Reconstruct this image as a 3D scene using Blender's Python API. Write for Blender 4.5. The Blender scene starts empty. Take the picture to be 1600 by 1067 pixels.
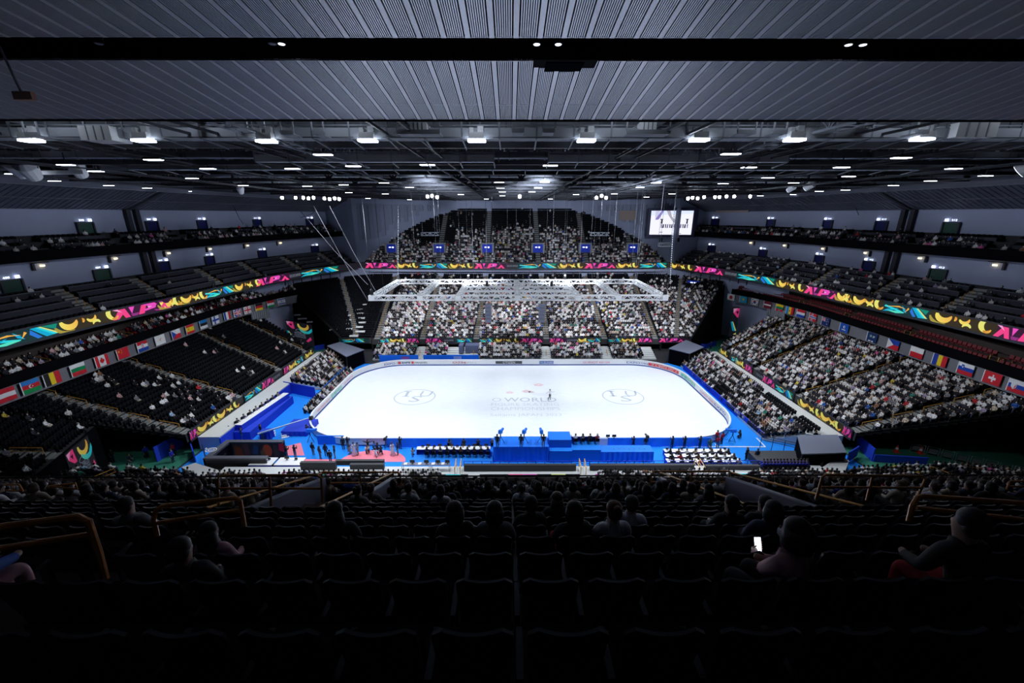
import bpy, bmesh, math, random
import numpy as np
from mathutils import Vector, Matrix

random.seed(11)
rng = np.random.default_rng(11)
sc = bpy.context.scene
COL = sc.collection
PI = math.pi

# ------------------------------------------------------------------ camera
F_PX, PITCH, YAW = 643.0, math.atan(198.5 / 643.0), math.radians(-0.24)
CAM = Vector((-1.4, -61.2, 28.47))
cd = bpy.data.cameras.new('camera')
cd.sensor_width = 36.0
cd.lens = F_PX / 1600 * 36
cd.clip_start, cd.clip_end = 0.05, 500
cam = bpy.data.objects.new('camera', cd)
COL.objects.link(cam)
cam.location = CAM
cam.rotation_euler = (PI / 2 - PITCH, 0, YAW)
sc.camera = cam

# ------------------------------------------------------------------ exposure, world
sc.view_settings.view_transform = 'Standard'
sc.view_settings.look = 'None'
sc.view_settings.gamma = 1.0
sc.view_settings.exposure = 0.0
sc.view_settings.use_curve_mapping = False
sc.cycles.max_bounces = 5
sc.cycles.diffuse_bounces = 3
sc.cycles.glossy_bounces = 2
sc.cycles.transparent_max_bounces = 6
sc.cycles.caustics_reflective = False
sc.cycles.caustics_refractive = False
sc.cycles.use_denoising = True
w = bpy.data.worlds.new('hall_air')
sc.world = w
w.use_nodes = True
w.node_tree.nodes['Background'].inputs[0].default_value = (0.35, 0.42, 0.62, 1)
w.node_tree.nodes['Background'].inputs[1].default_value = 0.004

# ------------------------------------------------------------------ arena lighting
def aim(o, target):
    d = Vector(target) - o.location
    o.rotation_euler = d.to_track_quat('-Z', 'Y').to_euler()

def area(name, loc, target, size, power, color=(0.86, 0.92, 1.0), spread=150):
    l = bpy.data.lights.new(name, 'AREA')
    l.shape, l.size, l.energy, l.color, l.spread = 'DISK', size, power, color, math.radians(spread)
    o = bpy.data.objects.new(name, l)
    COL.objects.link(o)
    o.location = loc
    aim(o, target)
    return o

def spot(name, loc, target, power, angle, blend=0.6, radius=0.6, color=(0.88, 0.93, 1.0)):
    l = bpy.data.lights.new(name, 'SPOT')
    l.energy, l.color, l.spot_size, l.spot_blend, l.shadow_soft_size = power, color, math.radians(angle), blend, radius
    o = bpy.data.objects.new(name, l)
    COL.objects.link(o)
    o.location = loc
    aim(o, target)
    return o

BL = (0.80, 0.87, 1.0)
for x, y in ((-33, -4), (33, -4), (-33, 10), (33, 10), (-12, -19), (12, -19), (-12, 20), (12, 20), (-26, -17), (26, -17)):   # the roof floodlights round the ice
    area('rink_light', (x, y, 31.2), (x * 0.75, y * 0.7, 0), 4.0, 1700, spread=110)
for x in (-26, -9, 9, 26):                                          # floodlights turned on the far stands
    spot('far_stand_light', (x * 0.8, -12, 31.4), (x * 1.15, 36, 6.5), 84000, 36, 0.8, 1.0)
for x in (-20, 0, 20):
    spot('far_upper_light', (x * 0.7 + 3, -14, 31.4), (x * 1.1, 62, 23), 52000, 34, 0.9, 1.0, BL)
for s in (-1, 1):                                                   # and on the side stands
    for y in (-9, 9):
        spot('side_stand_light', (s * 12, y, 31), (s * 48, y * 1.25, 6), 26000, 44, 0.8, 1.0)
    for y in (-14, 8, 30):
        spot('side_upper_light', (s * 4, y * 0.6, 31), (s * 60, y * 1.2, 23), 11000, 44, 0.9, 1.0, BL)
for x in (-18, 18):                                                 # a weaker pair for the near lower rows
    spot('near_stand_light', (x, -4, 31), (x * 1.1, -27, 2.5), 17000, 44, 0.8, 1.0)
for x, p in ((-7.5, 0.8), (-2.5, 1.0), (2.5, 1.0), (7.5, 0.8)):     # added fill without fixtures, brightening the slatted ceiling like bounce off the ice
    spot('ceiling_fill', (x - 1.4, -37.0, 21.5), (x * 0.8 - 1.4, -49.5, 33.3), 900 * p, 50, 1.0, 0.4, (0.72, 0.80, 1.0))
for x, y, p in [(x, -39.6, 85) for x in (-38, -31, -24, -17, -10, -3, 4, 11, 18, 25, 32, 38)]:   # added unseen points that pick the first catwalks out of the dark
    l = bpy.data.lights.new('catwalk_fill', 'POINT')
    l.energy, l.color, l.shadow_soft_size = p, (0.78, 0.86, 1.0), 0.3
    o = bpy.data.objects.new('catwalk_fill', l); COL.objects.link(o); o.location = (x, y, 33.9)
for s in (-1, 1):                                                   # added spot without a fixture, brightening each near tunnel floor
    spot('tunnel_fill', (30 * s, -32, 29), (50 * s, -17.5, 0), 3000, 34, 0.9, 0.6)
for x in (-38, -14, 14, 38):                                        # added weak points in place of scattered lamp light among the steelwork
    for y in (-26, 4, 34):
        l = bpy.data.lights.new('steelwork_fill', 'POINT')
        l.energy, l.color, l.shadow_soft_size = (45 if y < 10 else 110) if y > -20 else (8 if abs(x) < 20 else 8), (0.75, 0.83, 1.0), 0.4
        o = bpy.data.objects.new('steelwork_fill', l); COL.objects.link(o); o.location = (x, y, 34.6)

# ------------------------------------------------------------------ helpers
MATS = {}
def mat(name, color=(0.5, 0.5, 0.5), rough=0.6, metal=0.0, emit=0.0, noise=0.0, nscale=5.0, spec=0.5):
    if name in MATS:
        return MATS[name]
    m = bpy.data.materials.new(name)
    m.use_nodes = True
    nt = m.node_tree
    b = nt.nodes['Principled BSDF']
    b.inputs['Base Color'].default_value = (*color, 1)
    b.inputs['Roughness'].default_value = rough
    b.inputs['Metallic'].default_value = metal
    b.inputs['Specular IOR Level'].default_value = spec
    if emit:
        b.inputs['Emission Color'].default_value = (*color, 1)
        b.inputs['Emission Strength'].default_value = emit
        m.cycles.emission_sampling = 'NONE'
    if noise:
        tc = nt.nodes.new('ShaderNodeTexCoord')
        n = nt.nodes.new('ShaderNodeTexNoise')
        n.inputs['Scale'].default_value = nscale
        n.inputs['Detail'].default_value = 5
        r = nt.nodes.new('ShaderNodeMapRange')
        r.inputs['To Min'].default_value = 1 - noise
        r.inputs['To Max'].default_value = 1 + noise
        mx = nt.nodes.new('ShaderNodeVectorMath')
        mx.operation = 'SCALE'
        mx.inputs[0].default_value = color
        nt.links.new(tc.outputs['Object'], n.inputs['Vector'])
        nt.links.new(n.outputs['Fac'], r.inputs['Value'])
        nt.links.new(r.outputs['Result'], mx.inputs['Scale'])
        nt.links.new(mx.outputs['Vector'], b.inputs['Base Color'])
    MATS[name] = m
    return m

def mat_attr(name, emit=0.0, rough=0.7, spec=0.3):
    """colour taken face by face from the mesh attribute 'tint'"""
    if name in MATS:
        return MATS[name]
    m = bpy.data.materials.new(name)
    m.use_nodes = True
    nt = m.node_tree
    b = nt.nodes['Principled BSDF']
    a = nt.nodes.new('ShaderNodeAttribute')
    a.attribute_name = 'tint'
    b.inputs['Roughness'].default_value = rough
    b.inputs['Specular IOR Level'].default_value = spec
    if emit:
        b.inputs['Base Color'].default_value = (0.01, 0.01, 0.01, 1)
        nt.links.new(a.outputs['Color'], b.inputs['Emission Color'])
        b.inputs['Emission Strength'].default_value = emit
        m.cycles.emission_sampling = 'NONE'
    else:
        nt.links.new(a.outputs['Color'], b.inputs['Base Color'])
    MATS[name] = m
    return m

def mat_obj(name, rough=0.75, noise=0.12, nscale=30):
    """cloth or hair: the colour of the object it is on, with a slight weave"""
    if name in MATS:
        return MATS[name]
    m = bpy.data.materials.new(name)
    m.use_nodes = True
    nt = m.node_tree
    b = nt.nodes['Principled BSDF']
    b.inputs['Roughness'].default_value = rough
    oi = nt.nodes.new('ShaderNodeObjectInfo')
    n = nt.nodes.new('ShaderNodeTexNoise')
    n.inputs['Scale'].default_value = nscale
    tc = nt.nodes.new('ShaderNodeTexCoord')
    r = nt.nodes.new('ShaderNodeMapRange')
    r.inputs['To Min'].default_value = 1 - noise
    r.inputs['To Max'].default_value = 1 + noise
    mx = nt.nodes.new('ShaderNodeVectorMath')
    mx.operation = 'SCALE'
    nt.links.new(tc.outputs['Object'], n.inputs['Vector'])
    nt.links.new(n.outputs['Fac'], r.inputs['Value'])
    nt.links.new(oi.outputs['Color'], mx.inputs[0])
    nt.links.new(r.outputs['Result'], mx.inputs['Scale'])
    nt.links.new(mx.outputs['Vector'], b.inputs['Base Color'])
    MATS[name] = m
    return m

class MB:
    """collects shapes for one mesh; every face carries a material slot and a tint"""
    def __init__(self):
        self.v, self.f, self.m, self.t = [], [], [], []
    def add(self, vs, fs, mi=0, tint=None):
        o = len(self.v)
        self.v.extend([tuple(p) for p in vs])
        for f in fs:
            self.f.append(tuple(i + o for i in f))
            self.m.append(mi)
            self.t.append(tint or (0.5, 0.5, 0.5))
        return self
    def box(self, c, s, rz=0.0, mi=0, tint=None, M=None):
        x, y, z = s[0] / 2, s[1] / 2, s[2] / 2
        vs = [(-x, -y, -z), (x, -y, -z), (x, y, -z), (-x, y, -z), (-x, -y, z), (x, -y, z), (x, y, z), (-x, y, z)]
        cs, sn = math.cos(rz), math.sin(rz)
        if M is None:
            vs = [(c[0] + a * cs - b * sn, c[1] + a * sn + b * cs, c[2] + d) for a, b, d in vs]
        else:
            vs = [tuple(M @ Vector(p) + Vector(c)) for p in vs]
        return self.add(vs, BOXF, mi, tint)
    def bar(self, p, q, w=0.1, h=None, mi=0, tint=None):
        """a square bar from p to q"""
        h = h or w
        p, q = Vector(p), Vector(q)
        d = (q - p)
        if d.length < 1e-6:
            return self
        d.normalize()
        up = Vector((0, 0, 1)) if abs(d.z) < 0.95 else Vector((0, 1, 0))
        a = d.cross(up).normalized()
        b = a.cross(d).normalized()
        a, b = a * w / 2, b * h / 2
        vs = [p - a - b, p + a - b, p + a + b, p - a + b, q - a - b, q + a - b, q + a + b, q - a + b]
        return self.add(vs, [(3, 2, 1, 0), (4, 5, 6, 7), (0, 1, 5, 4), (1, 2, 6, 5), (2, 3, 7, 6), (3, 0, 4, 7)], mi, tint)
    def tube(self, pts, r=0.03, n=8, mi=0, tint=None, caps=True):
        pts = [Vector(p) for p in pts]
        k = len(pts)
        rs = r if isinstance(r, (list, tuple)) else [r] * k
        vs = []
        ref = None
        for i, p in enumerate(pts):
            d = (pts[min(i + 1, k - 1)] - pts[max(i - 1, 0)]).normalized()
            if ref is None:
                ref = Vector((0, 0, 1)) if abs(d.z) < 0.9 else Vector((1, 0, 0))
            a = d.cross(ref)
            if a.length < 1e-4:
                a = d.orthogonal()
            a.normalize()
            b = a.cross(d).normalized()
            ref = b
            for j in range(n):
                t = 2 * PI * j / n
                vs.append(p + a * (math.cos(t) * rs[i]) + b * (math.sin(t) * rs[i]))
        fs = []
        for i in range(k - 1):
            for j in range(n):
                fs.append((i * n + j, (i + 1) * n + j, (i + 1) * n + (j + 1) % n, i * n + (j + 1) % n))
        if caps:
            fs.append(tuple(range(n)))
            fs.append(tuple(range((k - 1) * n, k * n))[::-1])
        return self.add(vs, fs, mi, tint)
    def lathe(self, prof, c=(0, 0, 0), n=16, mi=0, tint=None, M=None):
        """prof: list of (radius, z)"""
        vs, fs = [], []
        for r, z in prof:
            for j in range(n):
                t = 2 * PI * j / n
                p = Vector((r * math.cos(t), r * math.sin(t), z))
                if M is not None:
                    p = M @ p
                vs.append((p[0] + c[0], p[1] + c[1], p[2] + c[2]))
        k = len(prof)
        for i in range(k - 1):
            for j in range(n):
                fs.append((i * n + j, i * n + (j + 1) % n, (i + 1) * n + (j + 1) % n, (i + 1) * n + j))
        fs.append(tuple(range(n))[::-1])
        fs.append(tuple(range((k - 1) * n, k * n)))
        return self.add(vs, fs, mi, tint)
    def ball(self, c, r, n=10, mi=0, tint=None):
        rx, ry, rz = r if isinstance(r, (tuple, list)) else (r, r, r)
        k = max(4, n // 2)
        vs, fs = [], []
        for i in range(1, k):
            a = PI * i / k
            for j in range(n):
                t = 2 * PI * j / n
                vs.append((c[0] + rx * math.sin(a) * math.cos(t), c[1] + ry * math.sin(a) * math.sin(t), c[2] - rz * math.cos(a)))
        b, tp = len(vs), len(vs) + 1
        vs += [(c[0], c[1], c[2] - rz), (c[0], c[1], c[2] + rz)]
        for i in range(k - 2):
            for j in range(n):
                fs.append((i * n + j, i * n + (j + 1) % n, (i + 1) * n + (j + 1) % n, (i + 1) * n + j))
        for j in range(n):
            fs.append((b, (j + 1) % n, j))
            fs.append((tp, (k - 2) * n + j, (k - 2) * n + (j + 1) % n))
        return self.add(vs, fs, mi, tint)
    def prism(self, poly, z0, z1, mi=0, tint=None):
        """a plan polygon (counter-clockwise) between two heights"""
        n = len(poly)
        vs = [(x, y, z0) for x, y in poly] + [(x, y, z1) for x, y in poly]
        fs = [tuple(range(n))[::-1], tuple(range(n, 2 * n))]
        fs += [(i, (i + 1) % n, n + (i + 1) % n, n + i) for i in range(n)]
        return self.add(vs, fs, mi, tint)
    def quad(self, a, b, c, d, mi=0, tint=None):
        return self.add([a, b, c, d], [(0, 1, 2, 3)], mi, tint)
    def slab(self, a, b, c, d, th, mi=0, tint=None):
        """a four-cornered sheet with thickness th along its normal"""
        a, b, c, d = map(Vector, (a, b, c, d))
        n = (b - a).cross(d - a).normalized() * th
        vs = [a, b, c, d, a + n, b + n, c + n, d + n]
        return self.add(vs, [(3, 2, 1, 0), (4, 5, 6, 7), (0, 1, 5, 4), (1, 2, 6, 5), (2, 3, 7, 6), (3, 0, 4, 7)], mi, tint)
    def mesh(self, name, mats, smooth=False, tint=False):
        me = bpy.data.meshes.new(name)
        me.from_pydata(self.v, [], self.f)
        for m in (mats if isinstance(mats, (list, tuple)) else [mats]):
            me.materials.append(m)
        me.polygons.foreach_set('material_index', np.array(self.m, dtype=np.int32))
        if tint:
            at = me.attributes.new('tint', 'FLOAT_COLOR', 'FACE')
            at.data.foreach_set('color', np.array([(*t, 1) for t in self.t], dtype=np.float32).ravel())
        if smooth:
            me.polygons.foreach_set('use_smooth', np.ones(len(self.f), dtype=bool))
        me.update()
        return me

BOXF = [(3, 2, 1, 0), (4, 5, 6, 7), (0, 1, 5, 4), (1, 2, 6, 5), (2, 3, 7, 6), (3, 0, 4, 7)]

def obj(name, mb, mats, parent=None, loc=None, rz=None, smooth=False, tint=False):
    me = mb if isinstance(mb, bpy.types.Mesh) else mb.mesh(name, mats, smooth, tint)
    o = bpy.data.objects.new(name, me)
    COL.objects.link(o)
    if parent:
        o.parent = parent
    if loc is not None:
        o.location = loc
    if rz is not None:
        o.rotation_euler = (0, 0, rz)
    return o

def tag(o, label=None, cat=None, group=None, kind=None):
    if label: o['label'] = label
    if cat: o['category'] = cat
    if group: o['group'] = group
    if kind: o['kind'] = kind
    return o

def thing(name, label, cat, loc=(0, 0, 0), rz=0.0, group=None):
    o = bpy.data.objects.new(name, None)
    COL.objects.link(o)
    o.location = loc
    o.rotation_euler = (0, 0, rz)
    o.empty_display_size = 0.2
    return tag(o, label, cat, group)

def structure(name, mb, mats, label=None, **k):
    return tag(obj(name, mb, mats, **k), label, None, None, 'structure')

def children(o):
    return [c for c in KIDS.get(o.name, [])]
KIDS = {}
def dup(root, loc, rz=0.0, label=None, group=None, scale=None):
    """a copy of a thing with copies of its parts and their sub-parts"""
    r = root.copy(); COL.objects.link(r)
    r.location = loc
    r.rotation_euler = (0, 0, rz)
    if scale: r.scale = (scale,) * 3
    if label: r['label'] = label
    if group: r['group'] = group
    def rec(src, dst):
        for ch in list(src.children):
            c = ch.copy(); COL.objects.link(c); c.parent = dst
            rec(ch, c)
    rec(root, r)
    return r

def ray(px, py):
    """the direction in which the photograph's pixel (1600x1067 frame) looks"""
    u, v = (px - 800) / F_PX, (py - 533.5) / F_PX
    c, s = math.cos(PITCH), math.sin(PITCH)
    d = Vector((u, c - s * v, -(s + c * v)))
    cy, sy = math.cos(YAW), math.sin(YAW)
    return Vector((d.x * cy - d.y * sy, d.x * sy + d.y * cy, d.z))
def at(px, py, x=None, y=None, z=None, d=None):
    """where that line of sight meets a floor, a wall, or a distance along the axis"""
    r = ray(px, py)
    t = (x - CAM.x) / r.x if x is not None else (y - CAM.y) / r.y if y is not None else (z - CAM.z) / r.z if z is not None else d
    return CAM + r * t
def proj(p):
    q = Vector(p) - CAM
    cy, sy = math.cos(-YAW), math.sin(-YAW)
    q = Vector((q.x * cy - q.y * sy, q.x * sy + q.y * cy, q.z))
    c, s = math.cos(PITCH), math.sin(PITCH)
    d = q.y * c - q.z * s
    if d <= 0.05: return (-9999, -9999, d)
    return (800 + F_PX * q.x / d, 533.5 - F_PX * (q.y * s + q.z * c) / d, d)

_TX = {}
def text_shape(s, size=1.0):
    """(vertices, faces, width) of a line of text lying in the xy plane, starting at x = 0"""
    if s not in _TX:
        cu = bpy.data.curves.new('lettering', 'FONT')
        cu.body = s
        cu.size = 1.0
        cu.resolution_u = 2
        o = bpy.data.objects.new('lettering', cu)
        COL.objects.link(o)
        dg = bpy.context.evaluated_depsgraph_get()
        me = bpy.data.meshes.new_from_object(o.evaluated_get(dg))
        vs = [tuple(v.co) for v in me.vertices]
        fs = [tuple(p.vertices) for p in me.polygons]
        bpy.data.objects.remove(o)
        bpy.data.curves.remove(cu)
        bpy.data.meshes.remove(me)
        x0 = min(v[0] for v in vs); x1 = max(v[0] for v in vs)
        y0 = min(v[1] for v in vs)
        _TX[s] = ([(x - x0, y - y0) for x, y, z in vs], fs, x1 - x0, max(v[1] for v in vs) - y0)
    vs, fs, wd, ht = _TX[s]
    return [(x * size, y * size) for x, y in vs], fs, wd * size, ht * size

def text_fit(s, w, h):
    """text stretched to a width and a height"""
    vs, fs, tw, th = text_shape(s)
    return [(x * w / tw, y * h / th) for x, y in vs], fs

# colours
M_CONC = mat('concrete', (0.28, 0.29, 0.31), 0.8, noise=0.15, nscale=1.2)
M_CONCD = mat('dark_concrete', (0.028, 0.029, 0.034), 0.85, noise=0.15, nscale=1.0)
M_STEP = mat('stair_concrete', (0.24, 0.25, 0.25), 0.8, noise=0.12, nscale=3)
M_PALE = mat('pale_walkway', (0.62, 0.64, 0.64), 0.6, noise=0.06, nscale=2)
M_WALL = mat('grey_wall_paint', (0.37, 0.42, 0.60), 0.7, noise=0.07, nscale=0.4)
M_PANEL = mat('grey_wall_board', (0.30, 0.34, 0.48), 0.7)
M_JOINT = mat('dark_joint', (0.03, 0.033, 0.045), 0.8)
M_SEAT = mat('black_seat_plastic', (0.010, 0.0105, 0.014), 0.28, spec=0.6)
M_SEATC = mat('black_seat_cloth', (0.005, 0.0055, 0.009), 0.85, spec=0.1)
M_BLACK = mat('black_paint', (0.012, 0.012, 0.015), 0.5)
M_DRAPE = mat('black_drape', (0.003, 0.003, 0.0045), 0.95, spec=0.05)
M_DARKM = mat('dark_steel', (0.055, 0.06, 0.075), 0.45, 0.6)
M_STEEL = mat('grey_steel', (0.33, 0.36, 0.42), 0.4, 0.5)
M_WHITEM = mat('white_metal', (0.85, 0.87, 0.9), 0.4, 0.0)
M_BLUE = mat('blue_fabric', (0.004, 0.19, 0.90), 0.7, noise=0.06, nscale=2)
M_BLUED = mat('deep_blue_fabric', (0.008, 0.045, 0.58), 0.7, noise=0.08, nscale=2)
M_CARPET = mat('azure_carpet', (0.0, 0.24, 0.86), 0.85, noise=0.04, nscale=3)
M_PINK = mat('pink_carpet', (0.85, 0.22, 0.30), 0.85)
M_GREEN = mat('green_floor', (0.03, 0.20, 0.13), 0.6, noise=0.08, nscale=0.6)
M_RAIL = mat('amber_rail_paint', (0.55, 0.27, 0.04), 0.35, 0.3)
M_RAILB = mat('bronze_rail_paint', (0.55, 0.22, 0.045), 0.3, 0.2)
M_GREY = mat('grey_cover', (0.19, 0.21, 0.29), 0.6, noise=0.05, nscale=2)
M_RED = mat('red_seat_cloth', (0.16, 0.012, 0.02), 0.7)
M_LAMP = mat('lamp_glow', (0.80, 0.88, 1.0), 0.5, emit=9.0)
M_FLOOD = mat('flood_glow', (0.85, 0.9, 1.0), 0.5, emit=40.0)
M_WARM = mat('warm_lamp_glow', (1.0, 0.78, 0.4), 0.5, emit=3.0)
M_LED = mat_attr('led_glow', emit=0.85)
M_TINT = mat_attr('printed_colour', rough=0.6)
M_CROWD = mat_attr('crowd_colour', rough=0.8)
M_SIGN = mat('sign_glow', (0.8, 0.86, 1.0), 0.5, emit=3.0)

# ------------------------------------------------------------------ plan paths
def lerp2(a, b, t): return (a[0] + (b[0] - a[0]) * t, a[1] + (b[1] - a[1]) * t)
def plen(p): return sum(math.dist(p[i], p[i + 1]) for i in range(len(p) - 1))
def ppt(p, s):
    """point and direction at arc length s along a plan polyline"""
    s = max(0.0, s)
    for i in range(len(p) - 1):
        l = math.dist(p[i], p[i + 1])
        if s <= l or i == len(p) - 2:
            t = s / l
            return lerp2(p[i], p[i + 1], t), ((p[i + 1][0] - p[i][0]) / l, (p[i + 1][1] - p[i][1]) / l)
        s -= l
def resample(p, n):
    L = plen(p)
    return [ppt(p, L * i / (n - 1))[0] for i in range(n)]
def offset(p, d):
    """plan polyline moved to its right-hand side by d"""
    out = []
    for i, q in enumerate(p):
        a = p[max(i - 1, 0)]; b = p[min(i + 1, len(p) - 1)]
        l = math.dist(a, b)
        nx, ny = (b[1] - a[1]) / l, -(b[0] - a[0]) / l
        out.append((q[0] + nx * d, q[1] + ny * d))
    return out
def mirror(p): return [(-x, y) for x, y in p]

RIB = [(56.2, -46), (55.6, -20), (54.7, -9), (53.2, 0), (52.0, 12), (51.0, 23), (47.6, 36), (41.2, 49.3)]

def strip(mb, p, z0, z1, mi=0, tint=None, th=0.0):
    """an upright band along a plan polyline, with thickness to the right"""
    q = offset(p, th) if th else None
    for i in range(len(p) - 1):
        a, b = p[i], p[i + 1]
        if not th:
            mb.quad((*a, z0), (*b, z0), (*b, z1), (*a, z1), mi, tint)
        else:
            c, d = q[i], q[i + 1]
            vs = [(*a, z0), (*b, z0), (*d, z0), (*c, z0), (*a, z1), (*b, z1), (*d, z1), (*c, z1)]
            mb.add(vs, BOXF, mi, tint)
    return mb
def band(mb, p, q, z0, z1=None, mi=0, tint=None):
    """a level (or sloped) deck between two plan polylines"""
    z1 = z0 if z1 is None else z1
    for i in range(len(p) - 1):
        mb.quad((*p[i], z0), (*q[i], z1), (*q[i + 1], z1), (*p[i + 1], z0), mi, tint)
    return mb

# ------------------------------------------------------------------ floor, ice, carpets
mb = MB(); mb.box((0, 0, -0.15), (150, 150, 0.3))
structure('floor', mb, M_CONCD, 'dark concrete arena floor under the ice and the stands')

def rrect(hx, hy, r, n=14):
    pts = []
    for cx, cy, a0 in ((hx - r, hy - r, 0), (-hx + r, hy - r, 90), (-hx + r, -hy + r, 180), (hx - r, -hy + r, 270)):
        for i in range(n + 1):
            a = math.radians(a0 + 90 * i / n)
            pts.append((cx + r * math.cos(a), (cy + r * math.sin(a)) * 0.98 + 0.3))
    return pts
ice_m = mat('ice', (0.86, 0.895, 0.94), 0.32, spec=0.3)
nt = ice_m.node_tree; b_ = nt.nodes['Principled BSDF']
tc = nt.nodes.new('ShaderNodeTexCoord'); mp = nt.nodes.new('ShaderNodeMapping')
mp.inputs['Scale'].default_value = (0.6, 2.4, 1)
n1 = nt.nodes.new('ShaderNodeTexNoise'); n1.inputs['Scale'].default_value = 1.1; n1.inputs['Detail'].default_value = 9; n1.inputs['Roughness'].default_value = 0.7
rp = nt.nodes.new('ShaderNodeValToRGB')
rp.color_ramp.elements[0].position = 0.3; rp.color_ramp.elements[0].color = (0.80, 0.845, 0.90, 1)
rp.color_ramp.elements[1].position = 0.65; rp.color_ramp.elements[1].color = (0.88, 0.91, 0.95, 1)
nt.links.new(tc.outputs['Object'], mp.inputs['Vector']); nt.links.new(mp.outputs['Vector'], n1.inputs['Vector'])
nt.links.new(n1.outputs['Fac'], rp.inputs['Fac']); nt.links.new(rp.outputs['Color'], b_.inputs['Base Color'])
M_INK = mat('ice_grey_paint', (0.50, 0.53, 0.60), 0.4)
M_INK2 = mat('ice_pale_paint', (0.66, 0.69, 0.74), 0.4)
M_INKR = mat('ice_red_paint', (0.84, 0.62, 0.66), 0.4)
ICE = tag(obj('ice_sheet', MB().prism(rrect(29.95, 14.95, 8.45), 0.0, 0.04), ice_m),
          'white skating ice with grey emblems frozen into the middle and both halves', 'ice rink')
def ice_mark(name, m, shapes):
    mb = MB()
    for vs, fs in shapes:
        mb.add([(x, y, 0.044) for x, y in vs], fs)
    return obj(name, mb, m, ICE)
def ring(cx, cy, rx, ry, t, n=56):
    vs, fs = [], []
    for i in range(n):
        a = 2 * PI * i / n
        vs += [(cx + rx * math.cos(a), cy + ry * math.sin(a)), (cx + (rx - t) * math.cos(a), cy + (ry - t) * math.sin(a))]
    for i in range(n):
        j = (i + 1) % n
        fs.append((2 * i, 2 * j, 2 * j + 1, 2 * i + 1))
    return vs, fs
def serif_I(x, y, w, h, sl=0.18):
    t = w * 0.36
    out = []
    for px, py, pw, ph in ((x, y, w, h * .1), (x, y + h * .9, w, h * .1), (x + (w - t) / 2, y, t, h)):
        out.append(([(px + py * sl, py), (px + pw + py * sl, py), (px + pw + (py + ph) * sl, py + ph), (px + (py + ph) * sl, py + ph)], [(0, 1, 2, 3)]))
    return out
for sx, cx in ((-1, -17.0), (1, 17.0)):
    sh = [ring(cx, 0.35, 3.35, 3.0, 0.16)]
    for s, dx, dy, wd, hg in (('I', -2.1, 0.1, 1.15, 2.1), ('S', -0.75, -1.85, 1.75, 2.1), ('U', 0.5, 0.1, 1.9, 2.1)):
        if s == 'I':
            sh += serif_I(cx + dx, 0.35 + dy, wd, hg, 0)
        else:
            vs, fs = text_fit(s, wd, hg)
            sh.append(([(cx + dx + x + 0.15 * y, 0.35 + dy + y) for x, y in vs], fs))
    ice_mark('emblem', M_INK, sh)
sh = []
def ice_line(s, cx, y, w, h):
    vs, fs = text_fit(s, w, h)
    return ([(cx - w / 2 + a, y + b) for a, b in vs], fs)
ICX = 0.9
ice_mark('lettering', M_INK, [ice_line('WORLD', ICX + 0.9, -1.55, 8.4, 1.5), ring(ICX - 4.5, -0.8, 0.7, 0.65, 0.12, 24)] )
ice_mark('lettering', M_INK2, [ice_line('FIGURE SKATING', ICX, -3.0, 10.6, 1.0), ice_line('CHAMPIONSHIPS', ICX, -4.5, 10.6, 1.05),
                               ice_line('Saitama JAPAN 2023', ICX, -6.7, 10.6, 1.15)])
sw = []
for k in range(5):                                                  # brushed arcs and petals above the words
    n = 14; vs, fs = [], []
    for i in range(n + 1):
        a = math.radians(200 + 130 * i / n)
        r = 2.0 + 0.42 * k
        t = 0.10 * math.sin(PI * i / n) + 0.02
        vs += [(ICX + 3.2 + r * 1.5 * math.cos(a) * 0.8, 3.4 + r * math.sin(a) * 0.9), (ICX + 3.2 + (r + t) * 1.5 * math.cos(a) * 0.8, 3.4 + (r + t) * math.sin(a) * 0.9)]
    fs = [(2 * i, 2 * i + 2, 2 * i + 3, 2 * i + 1) for i in range(n)]
    sw.append((vs, fs))
ice_mark('brush_arcs', M_INK2, sw[:3])
pet = []
for px_, py_, r in ((-2.4, 2.0, 0.75), (0.4, 2.5, 0.9), (2.6, 5.2, 1.0), (1.2, 2.2, 0.6)):
    for k in range(5):
        a = 2 * PI * k / 5 + px_
        vs = [(ICX + px_ + r * (0.55 * math.cos(a) + 0.42 * math.cos(a + t)), py_ + r * (0.4 * math.sin(a) + 0.25 * math.sin(a + t))) for t in np.linspace(0, 2 * PI, 9)[:-1]]
        pet.append((vs, [tuple(range(8))]))
ice_mark('petals', M_INKR, pet)

# boards round the rink
board_m = mat('white_rink_board', (0.82, 0.84, 0.88), 0.45)
kick_m = mat('blue_kick_strip', (0.01, 0.06, 0.36), 0.5)
path = rrect(30, 15, 8.5, 18)
loop = path + [path[0]]
BOARD = thing('rink_board', 'white low rink barrier with printed adverts and a blue kick strip', 'rink barrier')
mb = MB(); outp = rrect(30.14, 15.14, 8.64, 18)
for i in range(len(path)):
    j = (i + 1) % len(path)
    mb.add([(*path[i], 0.2), (*path[j], 0.2), (*outp[j], 0.2), (*outp[i], 0.2), (*path[i], 1.15), (*path[j], 1.15), (*outp[j], 1.15), (*outp[i], 1.15)], BOXF)
obj('board_wall', mb, board_m, BOARD)
mb = MB(); ip = rrect(29.97, 14.97, 8.47, 18)
for i in range(len(path)):
    j = (i + 1) % len(path)
    mb.add([(*ip[i], 0.0), (*ip[j], 0.0), (*outp[j], 0.0), (*outp[i], 0.0), (*ip[i], 0.22), (*ip[j], 0.22), (*outp[j], 0.22), (*outp[i], 0.22)], BOXF)
obj('kick_strip', mb, kick_m, BOARD)
mb = MB(); ip = rrect(29.96, 14.96, 8.46, 18); op = rrect(30.2, 15.2, 8.7, 18)
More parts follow.
